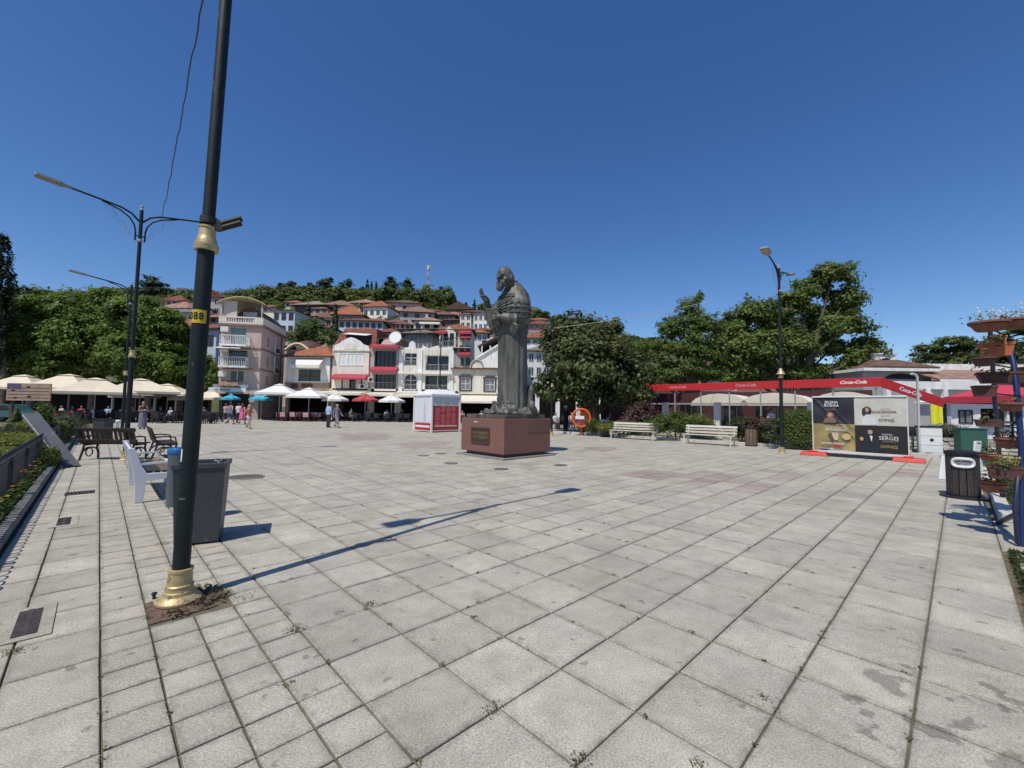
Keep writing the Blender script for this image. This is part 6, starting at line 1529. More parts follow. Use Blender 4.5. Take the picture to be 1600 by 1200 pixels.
# ================================================================== kiosk
kf = G(674, 676); kk = thing('kiosk', 'small white square kiosk with a red text panel and a red banded side', 'kiosk', (kf.x, kf.y, 0), RZ_B)   # local -x = left face run, y = A
KA, KB, KH = 2.15, 2.05, 2.30
m = MB(); m.box(-KB, 0, 0, KA, .06, KH); m.build('body', M_WHITE, kk)
for (x, y) in ((0, 0), (-KB, 0), (0, KA), (-KB, KA)):
    m = MB(); m.box(x-.05, x+.05, y-.05, y+.05, 0, KH+.06); m.build('post', M_WHITE, kk)
m = MB(); m.box(-KB-.08, .08, -.08, KA+.08, KH, KH+.10); m.lathe([(.0, 0)]*1+[(.0, 0)], 3) if False else None
m.hexa([(-KB-.06, -.06, KH+.1), (.06, -.06, KH+.1), (.06, KA+.06, KH+.1), (-KB-.06, KA+.06, KH+.1)], [(-KB*.7, KA*.3, KH+.42), (-KB*.3, KA*.3, KH+.42), (-KB*.3, KA*.7, KH+.42), (-KB*.7, KA*.7, KH+.42)]); m.build('roof', M_WHITE, kk)
M_KRED = mat('kiosk_red', (.42, .022, .035), .5, .06); M_KLT = mat('kiosk_pale', (.62, .63, .66), .5, .05); M_KSK = mat('kiosk_sky', (.50, .54, .58), .5, .05); M_KTX = mat('kiosk_text', (.55, .25, .25), .5, .1); M_KGR = mat('kiosk_grey_print', (.47, .48, .50), .5, .1)
# right face: plane x = 0, runs along y
m = MB(); m.box(.001, .012, .08, KA-.08, .14, 1.66); rp = m.build('red_panel', M_KRED, kk)
m = MB(); m.box(.001, .012, .08, KA-.08, 1.665, 2.20); m.build('header_panel', M_KSK, kk)
for c in range(4):
    for r_ in range(15):
        if (c*7+r_*3) % 11 == 0: continue
        y0 = .28+c*.41; w = .33*(.75+.25*rnd.random()); m = MB(); m.box(.0125, .0155, y0, y0+w, 1.58-r_*.078, 1.612-r_*.078); m.build('text_line', M_KTX, rp)
m = MB(); m.box(.0125, .016, .22, KA-.22, .36, .44); m.build('text_line', mat('kiosk_cream', (.66, .55, .48), .5), rp)
for y in (.45, 1.08, 1.65):
    m = MB(); m.ring((.014, y, 1.80), .09 if y > .6 and y < 1.2 else .05, .012, 'x', 14, 4); m.build('emblem', mat('emblem_grey', (.16, .18, .2), .6), kk)
    m = MB(); m.box(.013, .016, y+.12, y+.30, 1.76, 1.79); m.build('emblem', mat('emblem_grey', (.16, .18, .2)), kk)
# left face: plane y = 0
m = MB(); m.box(-KB+.08, -.08, -.012, -.001, .62, 2.20); lp = m.build('pale_panel', M_KLT, kk)
m = MB(); m.box(-KB+.12, -.12, -.014, -.001, .12, .58); l2_ = m.build('red_band', M_KRED, kk)
m = MB(); m.box(-KB+.2, -.2, -.018, -.0145, .30, .42); m.build('text_line', M_WHITE, l2_)
for pts in ([(-.95, .66), (-.65, .66), (-.66, 1.1), (-.72, 1.28), (-.88, 1.28), (-.94, 1.1)], [(-.9, 1.32), (-.7, 1.32), (-.72, 1.75), (-.88, 1.75)], [(-.83, 1.8), (-.77, 1.8), (-.75, 1.92), (-.8, 2.0), (-.85, 1.92)]):
    m = MB(); m.extrude(pts, -.016, -.0125); m.build('printed_figure', M_KGR, lp)
# ================================================================== red canopy cafe
CU0 = 51.0; C0 = UV(CU0, -.6); Lf = 13.6
M_RED = mat('canopy_red', (.50, .018, .022), .5, .08, 1); M_MAR = mat('maroon_wall', (.075, .018, .022), .7, .2, 2); M_MARD = mat('dark_maroon', (.03, .012, .012), .7, .2)
cafe = thing('red_canopy', 'long red cafe canopy with white drink lettering over a maroon terrace', 'canopy', (C0.x, C0.y, 0), RZ_B)  # local -x runs to the far end, y goes back along A
m = MB(); m.box(-Lf, 0, -.06, 0, 2.82, 3.25); fa = m.build('fascia', M_RED, cafe, .01)
m = MB(); m.hexa([(-Lf, 0, 3.12), (0, 0, 3.12), (0, 1.0, 3.14), (-Lf, 1.0, 3.14)], [(-Lf, 0, 3.2), (0, 0, 3.2), (0, 1.0, 3.22), (-Lf, 1.0, 3.22)]); m.build('roof', mat('canopy_red_top', (.34, .03, .035), .7), cafe)
M_FADE = mat('faded_white', (.58, .25, .26), .6)
for x, s, mt_ in ((-1.05, .21, M_WHITE), (-5.9, .22, M_FADE), (-9.9, .22, M_FADE), (-13.1, .24, M_WHITE)):
    text_obj('lettering', 'Coca-Cola', s, mt_, fa, (x, -.064, 3.05), (PI/2, 0, 0), .004, shear=.35, sx=1.15, bold=.008)
for i in range(9):
    m = MB(); m.tube([(-.2-i*1.65, .05, 0), (-.2-i*1.65, .05, 2.78)], .035, 8); m.build('post', M_RAIL, cafe)
for x in (-11.3, -7.9, -3.0):
    m = MB(); m.box(x-.17, x+.17, 1.0, 1.3, 0, 2.1); m.build('column', M_WHITE, cafe)
# side end, sloping down to the right
E_ = W(1479, 631, 21.0); e = Matrix.Rotation(-RZ_B, 3, 'Z') @ (E_-Vector((C0.x, C0.y, 0)))
m = MB(); m.hexa([(0, -.06, 2.78), (e.x, e.y-.06, e.z-.24), (e.x, e.y, e.z-.24), (.0, .0, 2.78)], [(0, -.06, 3.26), (e.x, e.y-.06, e.z+.24), (e.x, e.y, e.z+.24), (.0, .0, 3.26)]); sf = m.build('sloping_fascia', M_RED, cafe, .01)
ag = math.atan2(e.y, e.x); sl = math.atan2(e.z-3.02, math.hypot(e.x, e.y))
mid = Vector((0, -.07, 3.02)).lerp(Vector((e.x, e.y-.07, e.z)), .44)
tx = text_obj('lettering', 'Coca-Cola', .26, M_WHITE, sf, mid, (0, 0, 0), .004, shear=.35, sx=1.2, bold=.008)
tx.rotation_euler = (Matrix.Rotation(ag, 3, 'Z') @ Matrix.Rotation(-sl, 3, 'Y') @ Matrix.Rotation(PI/2, 3, 'X')).to_euler()
q = MB(); q.tube([(e.x-.1, e.y+.1, 0), (e.x-.1, e.y+.1, e.z+.2)], .045, 8); q.build('post', mat('navy_post', (.02, .03, .07), .5), cafe)
# back of the terrace
m = MB(); m.box(-Lf-2, -1.2, 8.0, 8.2, 0, 3.0); m.box(-Lf-2, -Lf-1.8, 1.0, 8.0, 0, 3.0); bw = m.build('back_wall', M_MAR, cafe)
for i, x in enumerate((-12.4, -9.5, -6.8, -4.2, -1.6)):
    m = MB(); m.box(x-1.0, x+1.0, 7.9, 8.0, .2, 2.1); o = m.build('glazed_door', M_GLASS, cafe)
    m = MB()
    for k in range(5): m.box(x-1.05+k*.5, x-.99+k*.5, 7.86, 7.9, .2, 2.15)
    m.box(x-1.05, x+1.05, 7.86, 7.9, 2.1, 2.18); m.build('frame', M_BROWNW, o)
for i, (x, w) in enumerate(((-9.0, 1.9), (-5.6, 2.0), (-2.1, 1.6))):
    m = MB(); k = 10; R0 = w
    for j in range(k):
        t0, t1 = PI*j/k, PI*(j+1)/k
        f = lambda t, r: (x-r*math.cos(t), 1.95+.82*math.sin(t)*r/R0)
        a0, a1, b0, b1 = f(t0, R0), f(t1, R0), f(t0, R0), f(t1, R0)
        m.hexa([(a0[0], 4.2, a0[1]-.04), (a1[0], 4.2, a1[1]-.04), (a1[0], 6.8, a1[1]-.04), (a0[0], 6.8, a0[1]-.04)], [(a0[0], 4.2, a0[1]), (a1[0], 4.2, a1[1]), (a1[0], 6.8, a1[1]), (a0[0], 6.8, a0[1])])
    m.poly([(x-R0*math.cos(PI*j/k), 4.19, 1.95+.82*math.sin(PI*j/k)) for j in range(k+1)])
    m.build('vaulted_awning', M_CAWN, cafe)
for i in range(19):
    x = -12.6+i*.66; m = MB(); pts = [(x, 2.2, 2.05)]+[(x+.02*k, 2.2+.9-.9*math.cos(k*PI/12), 2.05+.68*math.sin(k*PI/12)) for k in range(7)]; m.tube(pts, .045, 6); m.build('pergola_hoop', M_BROWNW, cafe)
m = MB(); m.box(-Lf-.5, -1.0, 2.1, 2.3, 1.98, 2.08); m.box(-Lf-.5, -2, 3.6, 3.7, 2.0, 2.06); m.build('pergola_beam', mat('grey_beam', (.30, .29, .28), .6), cafe)
m = MB(); m.box(-2.2, .4, 3.5, 3.7, 0, 2.0); m.build('maroon_booth', mat('plum_panel', (.11, .022, .045), .6), cafe)
m = MB(); m.box(-1.5, -.8, 3.44, 3.5, 1.45, 1.75); m.build('dark_opening', M_DARKROOM, cafe)
for x in (-10.4, -6.4):
    m = MB(); m.box(x-.9, x+.9, 3.0, 3.5, 0, 1.0); m.box(x-1.0, x+1.0, 2.9, 3.6, 1.0, 1.06); m.build('bar_counter', M_MARD, cafe)
for i in range(7):
    x = -5.3+.0*i; m = MB(); m.box(-3.9, -3.2, 6.6, 6.66, .9+.16*i, .93+.16*i); m.build('shelf', M_WHITE, cafe)
# ================================================================== concert banner
B0 = G(1272, 711.5); B1 = G(1420, 722); bd = B1-B0; bd.z = 0; BL = bd.length; brz = math.atan2(bd.y, bd.x)
ban = thing('concert_banner', 'large concert banner with four portrait panels on a frame with red plastic feet', 'banner', (B0.x, B0.y, 0), brz)
M_FR = mat('galvanised', (.42, .43, .44), .4, .15, 6, metal=.5)
m = MB()
for x in (0, BL): m.tube([(x, .04, .05), (x, .04, 2.15)], .025, 8)
m.tube([(0, .04, 2.13), (BL, .04, 2.13)], .02, 8); m.tube([(0, .04, .28), (BL, .04, .28)], .02, 8); m.build('frame', M_FR, ban)
BM = [mat('banner_navy', (.018, .018, .026), .55, .15), mat('banner_cream', (.52, .50, .43), .55, .1), mat('banner_gold', (.30, .225, .085), .55, .35, 1.6), mat('banner_dark', (.016, .012, .011), .55, .15)]
ZB, ZT = .22, 2.10
def wav(x, z):
    am = 1.0 if x < BL*.47 else .35; s = am*(.016*math.sin(x*5+z*3.2)+.012*math.sin(-x*3+z*7+1))
    if x < BL*.46: d = (z-ZB)-(ZT-ZB)*(1-x/(BL*.62)); s -= .05*math.exp(-(d/.06)**2); s -= .03*math.exp(-((d-.28)/.05)**2)
    return s
quads = {0: (0, .47, .5, 1), 1: (.47, 1, .49, 1), 2: (0, .47, .0, .5), 3: (.47, 1, 0, .49)}
pan_o = {}
for k, (a, b, c, d) in quads.items():
    m = MB(); nx_, nz_ = 30, 26; base = 0
    for j in range(nz_+1):
        for i in range(nx_+1):
            fx = a+(b-a)*i/nx_; fz = c+(d-c)*j/nz_; x = BL*fx; z = ZB+(ZT-ZB)*fz; sagb = -.10*math.sin(PI*fx)*(1-fz)**6*0
            if k == 2: z += .14*max(0, 1-abs(fx-.23)/.2)*(1-fz)**5
            m.v.append((x, wav(x, z)-.0, z))
    for j in range(nz_):
        for i in range(nx_):
            q0 = j*(nx_+1)+i; m.face((q0, q0+1, q0+nx_+2, q0+nx_+1), True)
    pan_o[k] = m.build('banner_panel', BM[k], ban)
for k, lab in ((0, 'dark navy panel'), (1, 'cream panel'), (2, 'gold panel'), (3, 'black panel')): pan_o[k]['label'] = lab
m = MB(); m.box(-.03, BL+.03, -.012, .012, ZB-.07, ZB-.005); m.box(-.02, BL+.02, -.03, .012, ZT+.0, ZT+.035); m.box(BL-.0, BL+.03, -.01, .01, ZB, ZT); m.box(-.03, 0, -.01, .01, ZB, ZT); m.build('hem', mat('banner_hem', (.62, .62, .60), .6), ban)
def btx(k, body, fx, fz, s, col, shear=0.0, sx=1.0, bold=0.0): text_obj('lettering', body, s, col, pan_o[k], (BL*fx, -.050 if k in (0, 2) else -.016, ZB+(ZT-ZB)*fz), (PI/2, 0, 0), .001, shear=shear, sx=sx, bold=bold*.35)
M_BW_ = mat('print_white', (.66, .66, .64), .6); M_BG = mat('print_gold', (.50, .34, .12), .6); M_BD = mat('print_dark', (.05, .045, .045), .6); M_SK = mat('print_skin', (.42, .27, .19), .6, .15, 8); M_SKD = mat('print_skin_shade', (.20, .11, .075), .6, .2, 8); M_HAIR = mat('print_hair', (.035, .022, .018), .6); M_BR = mat('print_rose', (.45, .25, .2), .6)
btx(0, 'JELENA', .22, .905, .12, M_BW_, bold=.006); btx(0, 'ROZGA', .22, .845, .12, M_BW_, bold=.006); btx(0, '15.7.2024', .22, .775, .06, M_BR)
btx(1, '14.8.2024', .79, .79, .065, M_BR); btx(1, 'ALEKSANDRA', .78, .735, .105, M_BD, sx=.95, bold=.003); btx(1, 'PRIJOVIC', .79, .67, .06, M_BR); btx(1, 'ОХРИД', .80, .59, .11, M_BD, bold=.005)
btx(2, '22.7.2024 ALEKSANDAR', .26, .435, .05, M_BW_); btx(2, 'JOVANOVIC', .27, .39, .11, M_BW_, bold=.004); btx(2, 'ANTICKI TEATAR', .22, .135, .085, M_BW_, bold=.004)
btx(3, '9.8.2024', .80, .335, .075, M_BW_); btx(3, 'SERGEJ', .815, .27, .17, M_BW_, sx=.95); btx(3, 'CETKOVIC', .82, .215, .055, M_BG, sx=1.3); btx(3, 'ОХРИД', .815, .12, .12, M_BG, sx=1.0)
def shp(k, name, pts, mt, dy=0.0):
    m = MB(); m.extrude([(BL*a, ZB+(ZT-ZB)*b) for a, b in pts], -(.047 if k in (0, 2) else .0135)-dy, -(.043 if k in (0, 2) else .0110)-dy); m.build(name, mt, pan_o[k])
def ell(cx, cz, rx, rz, n=14): return [(cx+rx*math.cos(2*PI*i/n), cz+rz*math.sin(2*PI*i/n)) for i in range(n)]
shp(0, 'printed_dress', [(.12, .52), (.27, .52), (.27, .58), (.235, .63), (.17, .63), (.14, .6)], M_SKD); shp(0, 'printed_hair', ell(.205, .67, .042, .055), M_SKD, .001); shp(0, 'printed_face', ell(.20, .665, .022, .036), M_SK, .002)
shp(1, 'printed_hair', [(.55, .73), (.56, .80), (.60, .835), (.64, .81), (.655, .74), (.63, .67), (.60, .70), (.585, .65), (.555, .68)], M_HAIR); shp(1, 'printed_face', ell(.605, .77, .019, .042), M_SK, .001)
shp(1, 'printed_dress', [(.55, .50), (.70, .50), (.70, .58), (.67, .66), (.625, .69), (.585, .68), (.56, .6)], mat('print_white_dress', (.60, .60, .59), .6), .0005)
shp(2, 'printed_suit', [(.205, .20), (.285, .20), (.29, .34), (.22, .34)], mat('print_pale_suit', (.52, .42, .28), .6)); shp(2, 'printed_shade', [(.17, .30), (.205, .34), (.245, .20), (.215, .16)], mat('print_olive', (.10, .075, .03), .6), .001); shp(2, 'printed_glow', ell(.38, .27, .05, .06), mat('print_light_gold', (.50, .40, .17), .6))
shp(2, 'printed_red_mark', [(.22, .05), (.30, .05), (.32, .10), (.24, .11)], M_KRED)
shp(3, 'printed_jacket', [(.56, .02), (.74, .02), (.72, .22), (.69, .31), (.62, .33), (.585, .25)], mat('print_jacket', (.010, .013, .022), .6)); shp(3, 'printed_shirt', [(.625, .31), (.655, .30), (.645, .21), (.64, .21)], M_BW_, .001); shp(3, 'printed_face', ell(.63, .38, .026, .05), M_SK, .001); shp(3, 'printed_hair', [(.604, .39), (.608, .43), (.635, .44), (.656, .42), (.657, .39), (.64, .41), (.615, .41)], M_HAIR, .002); shp(3, 'printed_lamp', ell(.54, .245, .02, .035), mat('print_amber', (.5, .3, .10), .6))
M_FOOT = mat('red_plastic', (.55, .045, .03), .45, .1)
for x in (0.0, BL):
    m = MB(); m.hexa([(x-.42, -.22, .0), (x+.42, -.22, .0), (x+.42, .30, .0), (x-.42, .30, .0)], [(x-.36, -.17, .13), (x+.36, -.17, .13), (x+.36, .25, .13), (x-.36, .25, .13)]); m.box(x-.12, x+.12, -.10, .16, .13, .19); m.build('foot', M_FOOT, ban, .02)
m = MB(); m.box(.3, BL-.3, -.03, .05, .06, .12); m.build('floor_strip', M_DKMET, ban)
# ================================================================== poles, cabinets
p = G(1438, 712); wp = thing('white_pole', 'plain white steel pole standing right of the concert banner', 'pole', (p.x, p.y, 0)); q = MB(); q.tube([(0, 0, 0), (0, 0, 2.95), (-.05, 0, 3.02), (-.22, 0, 3.06)], .042, 10); q.build('shaft', mat('pole_white', (.55, .54, .50), .5), wp); q = MB(); q.lathe([(.11, 0), (.11, .03), (.06, .05)], 12); q.build('base', M_RAIL, wp)
p = G(1457, 713); wc = thing('white_cabinet', 'white plastic cabinet with a dark top and a round lock plate', 'cabinet', (p.x, p.y, 0), -.5)
m = MB(); m.box(-.30, .30, 0, .5, .12, 1.06); m.build('body', M_WHITE, wc, .015); m = MB(); m.box(-.33, .33, -.02, .52, 1.06, 1.11); m.build('top', M_DKMET, wc); m = MB(); m.hexa([(-.30, 0, 0), (-.12, 0, 0), (-.16, .5, .0), (-.30, .5, 0)], [(-.30, 0, .12), (-.2, 0, .12), (-.2, .5, .12), (-.3, .5, .12)]); m.box(.0, .30, .0, .5, 0, .12); m.build('foot', M_WHITE, wc)
for z in (.40, .74): m = MB(); m.box(-.30, .30, -.004, .0, z, z+.012); m.build('seam', M_RAIL, wc)
m = MB(); m.cyl((0, .001, .60), (0, -.012, .60), .055, n=14); m.build('lock_plate', M_BLACK, wc)
a = W(1524, 716, 12.2); gc = thing('green_cabinet', 'dark green metal utility cabinet behind the black litter bin', 'cabinet', (a.x, a.y, 0), -.35)
m = MB(); m.box(-.29, .29, 0, .36, .02, 1.14); m.build('body', mat('cabinet_green', (.035, .105, .075), .5, .08), gc, .01); m = MB(); m.box(-.31, .31, -.02, .38, 1.14, 1.17); m.build('cap', mat('cabinet_green', (.035, .105, .075)), gc)
a = W(1526, 690, 10.4); ws = thing('white_stand', 'small white folded board standing behind the black litter bin', 'board', (a.x, a.y, 0), .2)
m = MB(); m.extrude([(-.10, 0), (.10, 0), (.13, .35), (.09, .62), (.12, .92), (-.06, .92), (-.10, .6), (-.07, .35)], -.02, .02); m.build('board', M_WHITE, ws)
# black wooden bin
p = G(1506, 777); bb = thing('litter_bin', 'round black wooden litter bin with a white oval opening by the potted plants', 'bin', (p.x, p.y, 0), .3)
slat_bin(bb, .215, .80, mat('black_wood', (.045, .037, .031), .65, .6, 5, .25, 30, stretch=(6, 6, .6)), M_BLACK, 14)
q = MB(); q.lathe([(.245, .80), (.25, .82), (.25, .86), (.16, .88), (.0, .88)], 26); q.build('lid', M_BLACK, bb)
fc = Matrix.Rotation(-.3, 3, 'Z') @ (Vector((-p.x, -p.y, 0)).normalized()); ang = math.atan2(fc.y, fc.x)
q = MB(); 
for s in (0,):
    pts = []
    for k in range(24):
        t = 2*PI*k/24; aa = ang+.05+.62*math.copysign(abs(math.cos(t))**.6, math.cos(t)); zz = .66+.075*math.copysign(abs(math.sin(t))**.7, math.sin(t)); pts.append((.236*math.cos(aa), .236*math.sin(aa), zz))
    pts.append(pts[0]); q.tube(pts, .026, 6)
q.build('white_ring', M_WHITE, bb)
q = MB(); n_ = 8
for k in range(n_):
    a0 = ang+.05-.5+k/n_; a1 = a0+1/n_; q.poly([((.230)*math.cos(a0), (.230)*math.sin(a0), .615), ((.230)*math.cos(a1), (.230)*math.sin(a1), .615), ((.230)*math.cos(a1), (.230)*math.sin(a1), .705), ((.230)*math.cos(a0), (.230)*math.sin(a0), .705)])
q.build('opening', mat('bin_liner', (.25, .25, .27), .4, .5, 20), bb)
a = G(1473, 749); wl_ = thing('leaning_board', 'white board leaning beside the left of the black litter bin', 'board', (a.x, a.y, 0), 0)
q = MB(); q.hexa([(-.09, -.02, 0), (.08, -.02, 0), (.08, .02, 0), (-.09, .02, 0)], [(.08, .06, .55), (.22, .06, .55), (.22, .10, .55), (.08, .10, .55)]); q.build('board', M_WHITE, wl_, .01)
a = G(1478, 776); q = MB(); q.lathe([(.33, .003), (.33, .03), (.31, .035), (.0, .036)], 26); t = thing('bin_plate', 'flat dark round plate in the paving under the black litter bin', 'plate', (p.x-.02, p.y-.02, 0)); q.build('plate', M_DKMET, t)
# ================================================================== plant stand with pots
M_NAVY = mat('navy_steel', (.012, .016, .038), .4, .2); M_BLUE = mat('blue_steel', (.010, .022, .085), .35, .2); M_TERR = mat('terracotta', (.24, .088, .05), .8, .3, 5, .15, 30, rvar=.15); M_TERRD = mat('brown_pot', (.10, .042, .03), .8, .3, 5)
st = thing('plant_stand', 'tall curved blue and black steel plant stand on the right edge', 'plant stand', (6.15, 5.29, 0), 0)
def rel(p): return p-Vector((6.15, 5.29, 0))
m = MB(); m.tube([rel(G(1597, 854))]+[rel(W(px, py, Y)) for px, py, Y in ((1596, 700, 5.40), (1591, 630, 5.45), (1584, 570, 5.55), (1573, 525, 5.7))], .030, 10); m.build('front_post', M_BLUE, st)
m = MB(); b1 = G(1567, 786); m.tube([rel(b1)]+[rel(W(px, py, b1.y)) for px, py in ((1562, 720), (1557, 660), (1553, 600), (1549, 540), (1546, 505))], .032, 8); m.build('back_post', M_NAVY, st)
m = MB(); m.tube([rel(W(1590, 745, 5.3)), rel(W(1585, 790, 5.2)), rel(W(1590, 850, 5.2))], .022, 8); m.tube([rel(G(1558, 818)), rel(W(1590, 802, 5.3))], .03, 6); m.build('brace', M_NAVY, st)
for (y_, Ya, Yb) in ((660, 7.6, 5.5), (600, 7.6, 5.7), (735, 7.8, 5.4)):
    m = MB(); m.tube([rel(W(1556, y_, b1.y)), rel(W(1584, y_, 5.5))], .018, 6); m.build('cross_bar', M_NAVY, st)
LM_POT = leaf_mat('pot_leaf', (.12, .125, .040), .5, .3); LM_PALM = leaf_mat('palm_leaf', (.115, .145, .045), .5, .3)
# picture column, row, half width, height, kind, leaves, label
pots = [(1545, 510, 22, 15, 'r', 60, 'wide shallow terracotta bowl at the top left of the plant stand'), (1586, 505, 18, 14, 'r', 60, 'bowl at the top right of the plant stand'), (1557, 546, 17, 21, 't', 40, 'orange terracotta trough high on the plant stand'), (1537, 565, 14, 14, 'r', 16, 'small brown pot just under the orange trough on the stand'),
        (1568, 590, 28, 17, 't', 40, 'long dark trough across the middle of the plant stand'), (1538, 611, 12, 17, 'h', 0, 'dark hanging square pot in front of the pink tent'), (1579, 636, 14, 14, 'r', 20, 'terracotta pot on the stand level with the tent edge'), (1543, 661, 13, 11, 't', 14, 'brown trough on the plant stand in front of the white stall'), (1579, 692, 17, 17, 'r', 90, 'terracotta pot with orange blossoms low on the stand'),
        (1546, 715, 12, 11, 'r', 50, 'terracotta bowl beside the green cabinet'), (1570, 738, 18, 20, 't', 130, 'brown trough with yellow leaves near the bottom of the stand'), (1551, 760, 16, 17, 'r', 100, 'round terracotta pot hanging lowest on the stand, over the lawn')]
for i, (px, py, hwp, hp_, kd, n, lab) in enumerate(pots):
    Y = 5.35+.3*((i*5) % 7)/6; r = hwp/670*Y*1.02; h = hp_/670*Y
    c = W(px, py, Y); t = thing('flower_pot', lab, 'flower pot', (c.x, c.y, c.z-h/2), -.6+rnd.uniform(-.15, .15), 'pots of the plant stand')
    m = MB()
    if kd == 'r': m.lathe([(r*.62, 0), (r*.70, h*.1), (r*.95, h*.76), (r*1.06, h*.78), (r*1.06, h), (r*.95, h), (r*.9, h*.86)], 22)
    else:
        w = r; d = r*.5 if kd == 't' else r*.8; m.hexa([(-w*.84, -d*.8, 0), (w*.84, -d*.8, 0), (w*.84, d*.8, 0), (-w*.84, d*.8, 0)], [(-w, -d, h*.80), (w, -d, h*.80), (w, d, h*.80), (-w, d, h*.80)])
        m.box(-w*1.05, w*1.05, -d*1.06, d*1.06, h*.80, h)
    m.build('pot', M_TERRD if i in (3, 4, 5, 7, 10) else (mat('orange_clay', (.42, .12, .05), .8, .25, 5) if i == 2 else M_TERR), t)
    m = MB(); m.lathe([(r*.5, h*.9), (r*.3, h*.95), (0, h*.97)], 10); m.build('soil', M_SOIL, t)
    PP_ = [G(1597, 854)]+[W(*q_) for q_ in ((1596, 700, 5.40), (1591, 630, 5.45), (1584, 570, 5.55), (1573, 525, 5.7))]; zz_ = [p_.z for p_ in PP_]; zq = c.z
    tgt = Vector((float(np.interp(zq, zz_, [p_.x for p_ in PP_])), float(np.interp(zq, zz_, [p_.y for p_ in PP_])), zq-.06))-Vector((c.x, c.y, c.z-h/2)); tgt = Matrix.Rotation(-t.rotation_euler.z, 3, 'Z') @ tgt
    dd_ = Vector((tgt.x, tgt.y, 0)); dd_ = dd_.normalized() if dd_.length > .01 else Vector((1, 0, 0))
    m = MB(); m.tube([dd_*r*.55+Vector((0, 0, h*.3)), tgt], .010, 6); m.ring((0, 0, h*.72), r*(.97 if kd == 'r' else .5), .007, 'z', 18, 5); m.build('bracket', M_NAVY, t)
    rg = np.random.default_rng(900+i)
    if n:
        P = rg.normal(0, 1, (n, 3))*np.array([r*.6, r*.55, .045])+np.array([0, 0, h+.05]); P[:, 2] = np.maximum(P[:, 2], h*.95)
        leaf_cloud('leaves', P, np.tile(np.array([0, -.2, .7]), (n, 1)), .05, LM_POT, t, 900+i, .4)
    if i in (0, 1, 2, 8, 10):
        q = MB(); rr = random.Random(i)
        for k in range(9):
            x, y, z = rr.uniform(-r*.8, r*.8), rr.uniform(-r*.5, r*.5), h+rr.uniform(.05, .12 if i > 1 else .20)
            q.tube([(x*.8, y*.8, h*.9), (x, y, z)], .003, 4); ball(q, (x, y, z), .011, .011, .014, 6, 4)
        q.build('blossoms', M_WHITE if i < 2 else (M_YEF if i == 10 else M_ORF), t)
# arching fronds from the right edge
c = W(1618, 520, 5.9); t = thing('palm_plant', 'arching green palm leaves reaching into view at the right edge', 'plant', (c.x, c.y, c.z), 0)
rr = random.Random(4); rg = np.random.default_rng(4)
for k in range(20):
    a_ = rr.uniform(2.0, 4.3); L = rr.uniform(.4, .78); el = rr.uniform(-.1, .75)
    pts = []; m = MB()
    for j in range(9):
        s = j/8; pts.append(Vector((math.cos(a_)*L*s, math.sin(a_)*L*s*.8, L*s*el-.42*s*s*L-.012*k+.06)))
    m.tube(pts, [.008*(1-.8*j/8) for j in range(9)], 5)
    for j in range(1, 9):
        for sd in (-1, 1):
            for sub in (0, .5):
                p0 = pts[j-1].lerp(pts[j], 1-sub); d = (pts[j]-pts[j-1]).normalized(); s_ = d.cross(Vector((0, 0, 1))).normalized()*sd; ln = .17*(1-.5*j/9)
                tip = p0+d*ln*.7+s_*ln*.7+Vector((0, 0, -.03)); mid_ = p0.lerp(tip, .45)
                m.poly([p0, mid_+d*.022, tip, mid_-d*.022])
    o = m.build('frond', LM_PALM, t); at = o.data.attributes.new('tint', 'FLOAT', 'FACE'); at.data.foreach_set('value', rg.random(len(o.data.polygons)).astype(np.float32))
m = MB(); m.tube([(0, 0, .1), (.02, 0, -.5)], .05, 8); m.lathe([(.2, -.75), (.26, -.5), (.24, -.48)], 16); m.build('pot', M_TERRD, t)
# ================================================================== market tent and stall
tent = thing('market_tent', 'pink red market tent with a pointed roof on the right', 'market tent', (21.0, 17.5, 0), .1)
M_TENT = mat('tent_pink', (.50, .045, .075), .7, .12, 1.5)
zr, zp = 2.30, 3.30; hw = 1.7
m = MB(); 
for (p0, p1) in (((-hw, -hw), (hw, -hw)), ((hw, -hw), (hw, hw)), ((hw, hw), (-hw, hw)), ((-hw, hw), (-hw, -hw))):
    n_ = 8
    for k in range(n_):
        f = lambda t: Vector((p0[0]+(p1[0]-p0[0])*t, p0[1]+(p1[1]-p0[1])*t, zr+.0)); a0, a1 = f(k/n_), f((k+1)/n_)
        g0, g1 = a0*.5, a1*.5; g0.z = g1.z = zr+(zp-zr)*.40
        m.poly([a0, a1, g1, g0], True); m.poly([g0, g1, (0, 0, zp)], True)
m.build('roof', M_TENT, tent)
m = MB()
for sx, sy, ax in ((0, -1, 0), (0, 1, 0), (-1, 0, 1), (1, 0, 1)):
    if ax == 0: m.box(-hw, hw, sy*hw-.012, sy*hw+.012, zr-.28, zr+.01)
    else: m.box(sx*hw-.012, sx*hw+.012, -hw, hw, zr-.28, zr+.01)
va = m.build('valance', M_TENT, tent)
for x in (-.9, .6): text_obj('lettering', 'Coca-Cola', .17, M_WHITE, va, (x, -hw-.02, zr-.13), (PI/2, 0, 0), .003, shear=.35, sx=1.15, bold=.004)
for sx in (-1, 1):
    for sy in (-1, 1):
        m = MB(); m.box(sx*hw*.98-.03, sx*hw*.98+.03, sy*hw*.98-.03, sy*hw*.98+.03, 0, zr); m.build('pole', M_NAVY, tent)
a = W(1545, 690, 24.5); stall = thing('snack_stall', 'white snack stall with a black framed window and serving hatch under the tent', 'stall', (a.x, a.y, 0), -.1)
